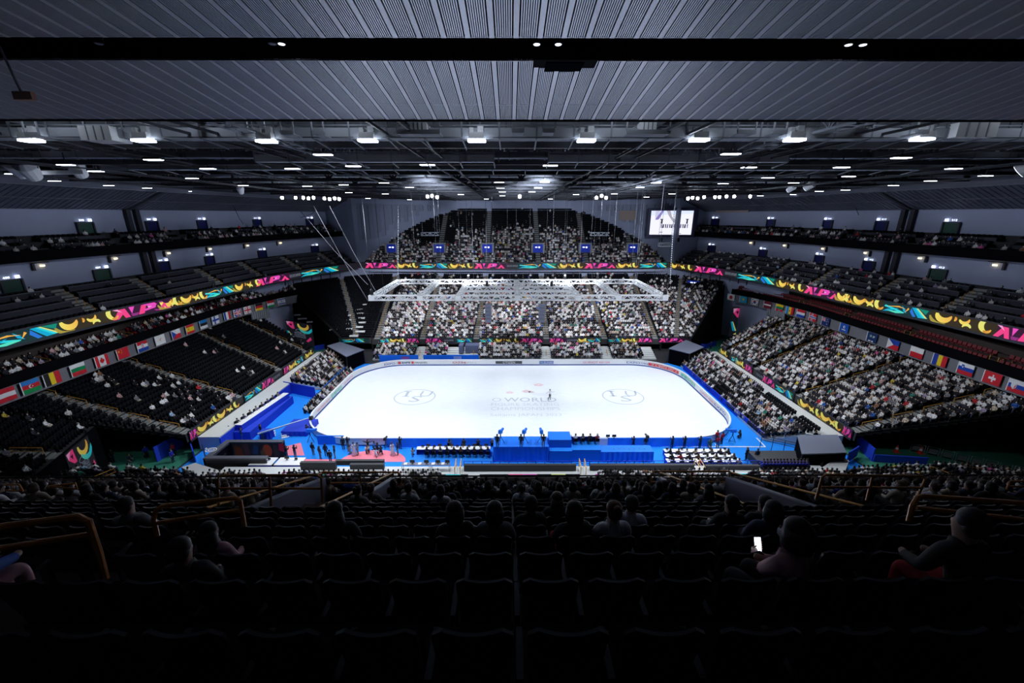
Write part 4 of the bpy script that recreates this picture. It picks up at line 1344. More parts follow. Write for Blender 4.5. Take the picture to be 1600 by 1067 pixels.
obj('shield', MB().box((0, 0, 0), (0.5, 0.12, 0.2)), mat('coppery_metal', (0.7, 0.38, 0.28), 0.4, 0.3), t)
obj('bracket', MB().bar((-0.05, 0, 0.1), (-0.3, 0, 1.4), 0.04), M_STEEL, t)
# bars at the roof edges
for a, b, d, lab in (((30, 252), (95, 251), 36, 'white pipe under the roof at the far left'), ((62, 270), (132, 269), 37, 'white pipe carrying spotlights at the left roof edge'), ((1302, 216), (1390, 214), 26, 'white beam under the roof at the right')):
    tag(obj('pipe', MB().bar(at(*a, d=d), at(*b, d=d), 0.32), M_WHITEM), lab, 'pipe')
# hanging cables
M_CABLE = mat('pale_cable', (0.06, 0.065, 0.08), 0.7)
for k, (px, yb, py1) in enumerate(((650, 9, 420), (662, 8, 300), (690, 9, 430), (720, 9, 436), (770, 5, 436), (793, 9, 440), (827, 9, 440), (853, 9, 436), (880, 9, 436), (925, 8, 436), (955, 9, 438), (985, 9, 438), (995, 9, 440), (905, 5, 436), (740, 3, 436), (600, -4, 460), (1020, -4, 460))):
    p = at(px, py1, y=yb)
    zz = max(p.z, 17.5)
    tag(obj('cable', MB().tube([(p.x, yb, zz), (p.x, yb, 33)], 0.018, 5), M_CABLE), 'thin cable hanging from the roof above the white truss grid, %s in line' % ORD[k], 'cable', 'cables above the truss grid')
for s, px in ((-1, 622), (1, 1047)):
    p0 = at(px, 440, y=9.5); p1 = at(px if s < 0 else 1054, 320, y=9.5)
    mb = MB(); n = 34
    for i in range(n): mb.ball(p0 + (p1 - p0) * (i / n), 0.085, 6)
    mb.tube([p0, p1], 0.012, 5)
    tag(obj('chain', mb, mat('beaded_cable', (0.18, 0.2, 0.24), 0.6)), 'beaded hoist chain rising to the roof at the %s end of the truss grid' % ('left' if s < 0 else 'right'), 'chain')
for k, (a, b, m_) in enumerate((((250, 308), (283, 345), 0), ((365, 322), (380, 350), 0), ((490, 322), (575, 470), 0), ((515, 322), (590, 460), 0), ((470, 340), (500, 322), 0), ((1337, 325), (1350, 342), 0), ((470, 330), (575, 445), 0))):
    p, q = at(*a, y=12 if k > 1 else 18), at(*b, y=6 if k in (2, 3, 6) else 25)
    tag(obj('cable', MB().tube([p, p + (q - p) * .5 + Vector((0, 0, -0.5)), q], 0.05, 5), M_JOINT), 'slack dark cable slung below the roof edge, %s of seven' % ORD[k], 'cable', 'slack cables')

# ------------------------------------------------------------------ white truss grid over the ice
RIG = thing('truss_grid', 'white rectangular truss grid hanging on cables above the ice', 'truss grid', (0, 0, 0))
def box_truss(p, q, w=0.62, bay=0.75, c=0.12):
    mb = MB()
    p, q = Vector(p), Vector(q)
    d = (q - p).normalized(); sdv = d.cross(Vector((0, 0, 1))) * w / 2; up = Vector((0, 0, w))
    n = max(2, round((q - p).length / bay))
    cs = [p - sdv, p + sdv, p - sdv + up, p + sdv + up]
    for a in cs: mb.bar(a, a + (q - p), c)
    for i in range(n):
        f, g = (q - p) * (i / n), (q - p) * ((i + 1) / n)
        for u, v in ((0, 2), (1, 3), (0, 1), (2, 3)):
            if i % 2: u, v = v, u
            mb.bar(cs[u] + f, cs[v] + g, c * 0.6)
        if i % 3 == 0:
            mb.bar(cs[0] + f, cs[2] + f, c * 0.7); mb.bar(cs[1] + f, cs[3] + f, c * 0.7)
    return mb
ZR = 17.1
XL, XR, Y0, Y1 = -20.6, 20.1, -4.7, 9.6
segs = [((XL, Y0), (XR, Y0)), ((XL, Y1), (XR, Y1)), ((XL, Y0), (XL, Y1)), ((XR, Y0), (XR, Y1)), ((-8.6, Y0), (-8.6, Y1)), ((8.0, Y0), (8.0, Y1)), ((-13.9, Y0), (-13.9, Y1)), ((13.6, Y0), (13.6, Y1)),
        ((-8.6, -1.6), (8, -1.6)), ((-8.6, 2.3), (8, 2.3)), ((-8.6, 6.0), (8, 6.0)), ((-0.4, Y0), (-0.4, Y1))]
for a, b in segs:
    obj('truss', box_truss((*a, ZR), (*b, ZR)), M_WHITEM, RIG)
mb = MB()
for x in (XL, -13.9, -8.6, -0.4, 8, 13.6, XR):
    for y in (Y0, Y1): mb.box((x, y, ZR + 0.31), (0.8, 0.8, 0.74))
obj('corner_block', mb, M_WHITEM, RIG)
for k, (x, y) in enumerate([(XL, Y0), (XL, Y1), (-13.9, Y1), (-8.6, Y1), (-0.4, Y1), (8, Y1), (13.6, Y1), (XR, Y1), (XR, Y0), (-5, 2.3), (5, 2.3)]):
    t = thing('hoist', 'dark chain hoist on the white truss grid, ' + ('front left corner', 'back left corner', 'second on the back side', 'third on the back side', 'middle of the back side', 'fifth on the back side', 'sixth on the back side', 'back right corner', 'front right corner', 'left of its middle', 'right of its middle')[k], 'hoist', (x, y, ZR + 0.72), group='hoists on the truss grid')
    obj('motor', MB().box((0, 0, 0.28), (0.4, 0.34, 0.5)), M_BLACK, t)
    obj('cap', MB().lathe([(0.16, 0.53), (0.2, 0.7), (0.1, 0.82)], n=10), M_WHITEM if k in (3, 4, 5) else M_DARKM, t)
    obj('chain', MB().tube([(0, 0, 0.8), (0, 0, 15.2)], 0.02, 5), M_CABLE, t)
for k, (px, w_) in enumerate(((-8.6, 'left'), (8.0, 'right'))):
    t = thing('loudspeaker_column', 'grey loudspeaker column hanging below the truss grid on the %s' % w_, 'loudspeaker', (-4.5 if k == 0 else 3.0, -4.6, 13.9))
    for i in range(5): obj('cabinet', MB().box((0, -0.02 * i * i, 2.35 - i * 0.52), (0.85, 0.6, 0.48)), M_GREY, t)
    obj('cable', MB().tube([(0, 0, 2.6), (0, 0, 3.3)], 0.04, 5), M_BLACK, t)
for px, py, d, lab, w in ((672, 368, 100, 'grey truss bar hanging in front of the upper stand, left', 4.2), (937, 368, 100, 'grey truss bar hanging in front of the upper stand, right', 4.6), (1040, 385, 88, 'short truss bar hanging in front of the right balcony', 3.0)):
    c = at(px, py, d=d)
    mb = box_truss((c.x - w / 2, c.y, c.z), (c.x + w / 2, c.y, c.z), 0.7, 0.7, 0.09)
    for e in (-w / 2 + .3, w / 2 - .3): mb.tube([(c.x + e, c.y, c.z + .7), (c.x + e, c.y, 33)], 0.03, 5)
    tag(obj('hanging_bar', mb, M_STEEL), lab, 'truss bar')

# ------------------------------------------------------------------ scoreboard
c = (at(1017, 348, y=50.5) + at(1080, 348, y=50.5)) / 2
SW, SH = 10.6, 6.0
SB = thing('scoreboard', 'large lit video scoreboard in a dark blue frame on the right', 'scoreboard', (c.x, 50.3, c.z), -0.10)
obj('frame', MB().box((0, 0.5, 0), (SW + 1.6, 0.8, SH + 1.3)).box((SW / 2 + 0.75, 0.15, 0), (0.9, 0.7, SH + 1.3)).box((0, 0.15, SH / 2 + .45), (SW + 1.6, .6, 0.5)), mat('dark_blue_frame', (0.03, 0.035, 0.09), 0.5), SB)
mb = MB()
def scr(poly, col, y):
    mb.add([((u - 0.5) * SW, y, (0.5 - v) * SH) for u, v in poly], [tuple(range(len(poly)))[::-1]], 0, col)
mb.box((0, 0.05, 0), (SW, 0.1, SH), tint=(1.1, 1.1, 1.25))
scr([(0, 0), (1, 0), (1, .12), (0, .2)], (0.9, 1.0, 1.3), -0.01)
scr([(.10, .0), (.2, 0), (.16, .4), (.1, .3)], (0.72, 0.72, 0.95), -0.015)
scr([(.24, 0.0), (.30, 0.0), (.19, .36), (.10, .38), (.14, .27)], (0.30, 0.24, 0.62), -0.02)
scr([(.36, 0), (.45, 0), (.50, .25), (.62, .42), (.58, .5), (.54, .48), (.42, .2)], (0.5, 0.47, 0.58), -0.02)
for u in (.265, .87):
    scr([(u - .035, .34), (u + .035, .34), (u + .03, .37), (u + .018, .38), (u + .018, .5), (u + .022, .54), (u - .018, .54), (u - .012, .38), (u - .03, .37)], (0.01, 0.01, 0.02), -0.02)
for i in range(13):
    u = .25 + i * .052
    scr([(u, .56), (u + .03, .56), (u + .026, .72), (u + (-.012 if i % 2 else .006), .72)], (0.03, 0.03, 0.06) if i % 3 else (0.25, 0.2, 0.4), -0.02)
scr([(.23, .89), (.31, .88), (.31, .905), (.23, .915)], (0.05, 0.05, 0.08), -0.02)
scr([(.70, .94), (.76, .94), (.75, .97), (.71, .96)], (0.05, 0.05, 0.08), -0.02)
obj('screen', mb, M_LED, SB, tint=True)
for u in (-2.4, 2.2): tag(obj('hanging_speaker', MB().box((c.x + u, 49.9, c.z - 4.3), (0.5, 0.5, 1.0)).bar((c.x + u, 49.9, c.z - 3.8), (c.x + u, 50.2, c.z - 3.5), 0.06), M_BLACK), 'small dark loudspeaker below the scoreboard, %s one' % ('left' if u < 0 else 'right'), 'loudspeaker')

# ------------------------------------------------------------------ ribbon displays
TEAL = [(0.0, 0.45, 0.75), (0.02, 0.75, 0.85), (0.1, 0.85, 0.62), (0.02, 0.2, 0.75), (0.75, 0.8, 0.25)]
GOLD = [(1.0, 0.85, 0.15), (1.0, 0.5, 0.08), (0.85, 0.9, 0.25), (0.45, 0.36, 0.05), (0.7, 0.28, 0.03)]
MAG = [(1.0, 0.06, 0.28), (0.95, 0.08, 0.6), (1.0, 0.4, 0.75), (0.32, 0.03, 0.25), (0.9, 0.02, 0.12)]
def arcband(cx, cy, r0, r1, a0, a1, asp, n=10):
    """a tapering crescent; x is stretched by asp"""
    out = []
    for i in range(n):
        f, g = i / n, (i + 1) / n
        A, B = math.radians(a0 + (a1 - a0) * f), math.radians(a0 + (a1 - a0) * g)
        def rr(t): w = math.sin(PI * min(1, max(0, t * 0.9 + 0.08))) ** 0.6; return r0 + (r1 - r0) * (0.5 - 0.5 * w), r0 + (r1 - r0) * (0.5 + 0.5 * w)
        p0, p1 = rr(f); q0, q1 = rr(g)
        out.append(([(cx + asp * p0 * math.cos(A), cy + p0 * math.sin(A)), (cx + asp * p1 * math.cos(A), cy + p1 * math.sin(A)), (cx + asp * q1 * math.cos(B), cy + q1 * math.sin(B)), (cx + asp * q0 * math.cos(B), cy + q0 * math.sin(B))], f))
    return out
def clip01(poly):
    return [(u, min(0.97, max(0.03, v))) for u, v in poly]
def mix(a, b, t): return tuple(a[i] + (b[i] - a[i]) * t for i in range(3))
def motif(kind, asp):
    """list of (polygon in (u, v), colour); asp: share of length that equals the height"""
    S = []
    if kind == 'teal':
        S += [([(.0, .05), (.10, .35), (.34, .62), (.18, .20)], TEAL[0]), ([(.04, .72), (.30, .50), (.48, .30), (.44, .18), (.2, .42), (.02, .55)], TEAL[1]), ([(.06, .2), (.4, .34), (.47, .22), (.3, .08)], TEAL[2]),
              ([(.40, .9), (.47, .62), (.52, .25), (.44, .45)], TEAL[0]), ([(.05, .60), (.34, .83), (.5, .62), (.36, .7)], GOLD[1]), ([(.48, .3), (.56, .7), (.53, .82), (.5, .5)], GOLD[1]),
              ([(.60, .93), (.66, .93), (.86, .12), (.77, .08)], TEAL[0]), ([(.66, .93), (.70, .93), (.91, .14), (.86, .12)], TEAL[1]), ([(.70, .93), (.73, .93), (.95, .16), (.91, .14)], TEAL[4]), ([(.60, .85), (.72, .12), (.66, .08), (.58, .5)], TEAL[3]),
              ([(.74, .93), (.94, .9), (.9, .5)], (0.0, 0.28, 0.2))]
    elif kind == 'gold':
        for cx, cy, r0, r1, a0, a1, c0, c1 in ((.20, .95, .35, .85, 185, 350, GOLD[0], GOLD[1]), (.16, .9, .8, 1.1, 200, 300, GOLD[3], GOLD[3]), (.52, .85, .22, .5, 200, 370, GOLD[0], GOLD[1]), (.58, .12, .18, .42, 15, 175, GOLD[2], GOLD[0]),
                                               (.88, .72, .35, .75, 110, 265, GOLD[2], GOLD[0]), (.86, .5, .2, .42, 230, 350, GOLD[4], GOLD[1]), (.36, .7, .1, .3, 300, 420, GOLD[1], GOLD[4])):
            for poly, f in arcband(cx, cy, r0, r1, a0, a1, asp): S.append((clip01(poly), mix(c0, c1, f)))
    elif kind == 'mag':
        S += [([(.0, .03), (.12, .9), (.21, .9), (.27, .03), (.19, .03), (.16, .4), (.09, .03)], MAG[0]), ([(.02, .95), (.1, .95), (.16, .6)], MAG[2]), ([(.27, .95), (.36, .95), (.30, .3)], MAG[1]), ([(.28, .3), (.42, .3), (.38, .05), (.3, .05)], MAG[3]),
              ([(.40, .06), (.47, .9), (.56, .93), (.50, .1)], MAG[0]), ([(.50, .93), (.70, .93), (.74, .7), (.62, .62)], MAG[1]), ([(.50, .44), (.72, .7), (.70, .42), (.52, .28)], MAG[1]), ([(.57, .72), (.65, .62), (.58, .5)], MAG[2]),
              ([(.66, .3), (.8, .1), (.7, .06)], MAG[3]), ([(.74, .05), (.86, .75), (.98, .05), (.9, .05), (.86, .35), (.82, .05)], MAG[0]), ([(.76, .92), (.84, .92), (.82, .75)], MAG[3])]
    return S
def led(name, label, func, runs, cat='printed strip', z0=0.0, h=1.5, back=True, group=None, L=None, screen_m=None):
    """func(s, v) gives the point on the face; runs: list of (kind, s0, s1)"""
    t = thing(name, label, cat, group=group)
    mb = MB()
    n = max(1, int(L / 1.2))
    for i in range(n):
        a, b = L * i / n, L * (i + 1) / n
        kn = [k_ for k_, u0, u1 in runs if u0 <= (a + b) / 2 <= u1]
        mb.quad(func(a, 0, 0), func(b, 0, 0), func(b, 1, 0), func(a, 1, 0), 0, {'teal': (0.006, 0.032, 0.036), 'gold': (0.034, 0.022, 0.008), 'mag': (0.04, 0.006, 0.036)}.get(kn[0] if kn else '', (0.012, 0.012, 0.018)))
    for kind, s0, s1 in runs:
        if kind == 'text':
            vs, fs = text_fit('FIGURE SKATING CHAMPIONSHIPS', (s1 - s0) * 0.9, 0.42 * h)
            mb.add([func(s0 + (s1 - s0) * .05 + x, 0.3 + y / h, 0.05) for x, y in vs], fs, 0, (0.25, 0.28, 0.36))
            continue
        lay = 0
        for poly, col in motif(kind, h / (s1 - s0)):
            lay += 1
            mb.add([func(s0 + (s1 - s0) * u, v, 0.02 + 0.0015 * lay) for u, v in poly if True], [tuple(range(len(poly)))], 0, col)
    obj('screen', mb, screen_m or M_LED, t, tint=True)
    if back:
        for v0, v1 in ((-0.16, 0.0), (1.0, 1.1)):
            m2 = MB()
            for i in range(n):
                a, b = L * i / n, L * (i + 1) / n
                pts = [func(a, v0, 0.06), func(b, v0, 0.06), func(b, v1, 0.06), func(a, v1, 0.06), func(a, v0, -0.12), func(b, v0, -0.12), func(b, v1, -0.12), func(a, v1, -0.12)]
                m2.add(pts, BOXF)
            obj('frame', m2, M_DARKM, t)
    return t
VR = mirror(RIB) + [(-20, 48.0), (0, 47.6), (20, 48.0)] + RIB[::-1]
RZ, RH = 14.85, 1.45
def rib_fn(s0, path=VR, z0=RZ, h=RH):
    def f(s, v, out):
        (x, y), (dx, dy) = ppt(path, s0 + s)
        return (x + dy * out, y - dx * out, z0 + h * v)
    return f
xs_ = [0, 50, 250, 480, 565, 800, 1043, 1120, 1200, 1350, 1450, 1550, 1600]; ys_ = [546, 529, 479, 430, 413, 416, 415, 425, 439, 475, 492, 512, 527]
def rs(px):
    py = float(np.interp(px, xs_, ys_))
    if px < 0: return rs(0) + px * 0.06
    if px > 1600: return rs(1600) + (px - 1600) * 0.06
    return cross_at(VR, px, py)[1]
seq = [('teal', -30, 100), ('gold', 88, 192), ('mag', 176, 268), ('gold', 255, 283), ('gold', 283, 325), ('teal', 320, 368), ('gold', 365, 410), ('mag', 400, 453), ('text', 452, 471), ('teal', 470, 532), ('gold', 532, 571),
       ('mag', 570, 620), ('gold', 620, 655), ('teal', 655, 702), ('gold', 702, 741), ('mag', 741, 790), ('text', 791, 810), ('teal', 810, 873), ('gold', 873, 913), ('mag', 913, 963), ('gold', 965, 998), ('teal', 999, 1044),
       ('gold', 1046, 1085), ('mag', 1085, 1131), ('text', 1132, 1152), ('teal', 1152, 1214), ('gold', 1214, 1260), ('mag', 1257, 1312), ('gold', 1312, 1330), ('gold', 1332, 1384), ('teal', 1380, 1455), ('gold', 1455, 1560), ('mag', 1555, 1650)]
for lab, p0, p1 in (('long ribbon display on the left balcony, camera end', -60, 283), ('ribbon display on the left balcony beyond the joint', 284, 563), ('straight ribbon display across the far upper stand', 564, 1043),
                    ('ribbon display on the right balcony beyond the joint', 1044, 1330), ('long ribbon display on the right balcony, camera end', 1331.5, 1680)):
    sa, sb = rs(p0), rs(p1)
    led('ribbon_display', lab + ', bright teal, gold and magenta shapes', rib_fn(sa), [(k, rs(a) - sa, rs(b) - sa) for k, a, b in seq if a >= p0 - 1 and b <= p1 + 2], 'ribbon display', h=RH, L=sb - sa)
# low displays in front of the lower stands
def flat_fn(a, b, z0, h, sgn=1):
    a, b = Vector((*a, 0)), Vector((*b, 0)); d = (b - a).normalized(); nrm = Vector((d.y, -d.x, 0)) * sgn
    def f(s, v, out):
        p = a + d * s + nrm * out
        return (p.x, p.y, z0 + h * v)
    return f
fl = [(-38.0, -31.6, [('teal', .1, .9)]), (-29.2, -20.9, [('teal', 0, .25), ('gold', .25, .7), ('mag', .7, 1)]), (-19.5, -9.4, [('mag', 0, .35), ('text', .38, .6), ('teal', .66, 1)]), (-8.0, 5.6, [('teal', 0, .22), ('gold', .22, .65), ('mag', .65, 1)]),
      (7.0, 18.1, [('mag', 0, .28), ('text', .32, .58), ('gold', .58, .75), ('teal', .72, 1)]), (19.5, 29.0, [('teal', 0, .3), ('gold', .3, .68), ('mag', .68, 1)]), (30.4, 36.5, [('mag', 0, .9)])]
for k, (x0, x1, r) in enumerate(fl):
    Lx = x1 - x0
    led('printed_strip', 'colourful printed strip along the far lower stand, %s from the left' % ords[k], flat_fn((x0, 22.9), (x1, 22.9), 2.3, 0.95), [(a, b * Lx, c * Lx) for a, b, c in r], 'printed strip', h=0.95, L=Lx, screen_m=M_TINT)
for s in (-1, 1):
    parts_ = [(16.6, 13.8, [('gold', 0, 1)]), (12.6, 5.6, [('teal', 0, .35), ('gold', .3, .7), ('mag', .7, 1)]), (4.4, -5.4, [('text', 0, .25), ('mag', .2, .55), ('teal', .55, 1)]), (-6.6, -16.3, [('gold', .0, .5), ('gold', .45, .85), ('mag', .85, 1)])]
    for k, (ya, yb, r) in enumerate(parts_):
        Ly = abs(ya - yb)
        if s > 0: fn = flat_fn((40.7, ya), (40.7, yb), 1.9, 1.15)
        else: fn = flat_fn((-40.7, yb), (-40.7, ya), 1.9, 1.15); r = [(a, 1 - c, 1 - b) for a, b, c in r]
        led('printed_strip', 'colourful printed strip along the %s lower stand, %s from the far end' % ('left' if s < 0 else 'right', ords[k]), fn, [(a, b * Ly, c * Ly) for a, b, c in r], 'printed strip', h=1.15, L=Ly, screen_m=M_TINT)
for k, (x0, x1) in enumerate(((-26.5, -12), (-11.2, -5.8), (-4.6, 5.8), (7.4, 19.0), (20.2, 31))):
    Lx = x1 - x0
    t = thing('glass_rail', 'low glass rail with a coloured top edge on the near walkway, %s from the left' % ords[k], 'glass rail', (x0, -24.5, 1.78))
    obj('pane', MB().box((Lx / 2, 0, 0.42), (Lx, 0.06, 0.84)), mat('smoky_pane', (0.10, 0.11, 0.13), 0.25), t)
    mb = MB(); n = int(Lx / 0.7)
    for i in range(n):
        col = [MAG[0], MAG[1], (0.02, 0.02, 0.03), GOLD[2], (0.02, 0.02, 0.03), TEAL[1], (0.02, 0.02, 0.03), (0.02, 0.02, 0.03)][(i // 2 + k * 3) % 8]
        mb.box((Lx * (i + .5) / n, 0, 0.9), (Lx / n, 0.1, 0.08), tint=col)
    obj('printed_edge', mb, M_TINT, t, tint=True)
    mb = MB()
    for i in range(int(Lx / 1.4) + 1): mb.box((min(Lx - .05, i * 1.4 + 0.05), -0.02, 0.42), (0.08, 0.12, 0.84))
    obj('post', mb, M_STEEL, t)

# ------------------------------------------------------------------ tall banner displays at two tunnels
def banner(label, a, b, za, zb):
    a, b = Vector(a), Vector(b)
    d = (b - a); W = d.length; d.normalize(); nrm = Vector((d.y, -d.x, 0)); H = za - zb
    t = thing('tunnel_banner', label, 'banner')
    mb = MB()
    def P3(u, v, o=0.05):
        p = a + d * (u * W) + nrm * o
        return (p.x, p.y, zb + H * v)
    mb.quad(P3(0, 0, .02), P3(1, 0, .02), P3(1, 1, .02), P3(0, 1, .02), 0, (0.006, 0.006, 0.01))
    k = 0
    def add(poly, col):
        nonlocal k
        k += 1
        mb.add([P3(u, v, 0.04 + 0.002 * k) for u, v in poly], [tuple(range(len(poly)))], 0, col)
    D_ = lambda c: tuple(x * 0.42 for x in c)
    add([(.03, .95), (.3, .98), (.33, .66), (.22, .66), (.06, .8)], D_(MAG[0])); add([(.03, .95), (.2, .97), (.06, .8)], D_(MAG[2])); add([(.14, .86), (.25, .88), (.22, .76)], (0.02, 0.0, 0.02))
    for poly, f in arcband(.67, .9, .12, .24, 170, 380, 1.0): add(poly, D_(mix(GOLD[0], GOLD[1], f)))
    for poly, f in arcband(.75, .85, .2, .32, 210, 330, 1.0): add(poly, D_(mix(TEAL[2], TEAL[0], f)))
    add([(.8, .62), (.99, .82), (.99, .7), (.85, .55)], D_(TEAL[1])); add([(.0, .5), (.06, .52), (.24, .2), (.12, .2)], D_(TEAL[0])); add([(.06, .52), (.1, .5), (.26, .22), (.22, .2)], D_(GOLD[2]))
    add([(.72, .2), (.9, .42), (.93, .3), (.78, .16)], D_(MAG[0])); add([(.16, .08), (.3, .17), (.5, .15), (.55, .04), (.4, .07)], D_(GOLD[2]))
    for s_, u, v, w, h in (('WORLD', .3, .45, .42, .09), ('FIGURE SKATING', .3, .37, .42, .06), ('CHAMPIONSHIPS', .3, .30, .42, .05)):
        vs, fs = text_fit(s_, w * W, h * H)
        mb.add([P3(u + x / W, v + y / H, 0.09) for x, y in vs], fs, 0, (0.13, 0.16, 0.22))
    vs, fs = ring(.5, .62, .13, .07, .012, 24)
    mb.add([P3(u, v, .09) for u, v in vs], fs, 0, (0.13, 0.16, 0.22))
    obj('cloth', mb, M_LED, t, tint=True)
    obj('hem', MB().bar(P3(0, 1, .03), P3(1, 1, .03), 0.08), M_BLACK, t)
a, b = at(1143, 480, y=33), at(1183, 482, y=31.5)
banner('dark banner with coloured shapes and grey words in the far right tunnel', (at(1142, 500, y=33).x, 33, 0), (at(1184, 500, y=31).x, 31, 0), at(1160, 481, y=32).z, at(1160, 527, y=32).z)
banner('dark banner with coloured shapes and grey words in the far left tunnel', (at(449, 520, y=29).x, 29, 0), (at(489, 520, y=24.6).x, 24.6, 0), at(470, 503, y=27).z, at(470, 537, y=27).z)
dp = [(-43.6, -33), (-48.75, -18.4)]
q, r_ = cross_at(dp, 101, 712)[0], cross_at(dp, 143, 700)[0]
hh = cross_at(dp, 122, 676)[0].z
banner('dark banner with coloured shapes on the drape of the near left tunnel', (q.x, q.y, 0), (r_.x, r_.y, 0), min(hh, 5.3), 0.5)

# ------------------------------------------------------------------ flags on the narrow balconies
R_, W_, B_, G_, Y_, K_ = (0.62, 0.015, 0.03), (0.80, 0.81, 0.83), (0.01, 0.06, 0.42), (0.0, 0.26, 0.09), (0.85, 0.62, 0.02), (0.01, 0.01, 0.012)
LB, OR = (0.02, 0.42, 0.68), (0.8, 0.3, 0.02)
def hs(*cs):                                                        # bands from the top down
    n = len(cs); return [([(0, 1 - (i + 1) / n), (1, 1 - (i + 1) / n), (1, 1 - i / n), (0, 1 - i / n)], c) for i, c in enumerate(cs)]
def vsb(*cs):
    n = len(cs); return [([(i / n, 0), ((i + 1) / n, 0), ((i + 1) / n, 1), (i / n, 1)], c) for i, c in enumerate(cs)]
def rc(u0, v0, u1, v1, c): return ([(u0, v0), (u1, v0), (u1, v1), (u0, v1)], c)
def disc(u, v, r, c, asp=1.3, n=14): return ([(u + r / asp * math.cos(2 * PI * i / n), v + r * math.sin(2 * PI * i / n)) for i in range(n)], c)
def star(u, v, r, c, k=5, asp=1.3, inner=0.42): return ([(u + (r if i % 2 == 0 else r * inner) / asp * math.sin(PI * i / k), v + (r if i % 2 == 0 else r * inner) * math.cos(PI * i / k)) for i in range(2 * k)], c)
def jack(u0, v0, u1, v1):
    w, h = u1 - u0, v1 - v0
    o = [rc(u0, v0, u1, v1, B_)]
    for a, b in (((0, 0), (1, 1)), ((0, 1), (1, 0))):
        for t, c in ((.13, W_), (.05, R_)):
            o.append(([(u0 + w * a[0], v0 + h * (a[1] + (t if a[1] == 0 else -t))), (u0 + w * (a[0] + t * .8), v0 + h * a[1]), (u0 + w * b[0], v0 + h * (b[1] - (t if b[1] == 1 else -t))), (u0 + w * (b[0] - t * .8), v0 + h * b[1])], c))
    o += [rc(u0 + w * .38, v0, u0 + w * .62, v1, W_), rc(u0, v0 + h * .33, u1, v0 + h * .67, W_), rc(u0 + w * .43, v0, u0 + w * .57, v1, R_), rc(u0, v0 + h * .41, u1, v0 + h * .59, R_)]
    return o
maple = [(.5, .86), (.45, .72), (.39, .76), (.41, .58), (.33, .66), (.31, .60), (.24, .61), (.28, .48), (.25, .45), (.39, .32), (.38, .27), (.49, .29), (.49, .14), (.51, .14), (.51, .29), (.62, .27), (.61, .32), (.75, .45), (.72, .48), (.76, .61), (.69, .60), (.67, .66), (.59, .58), (.61, .76), (.55, .72)]
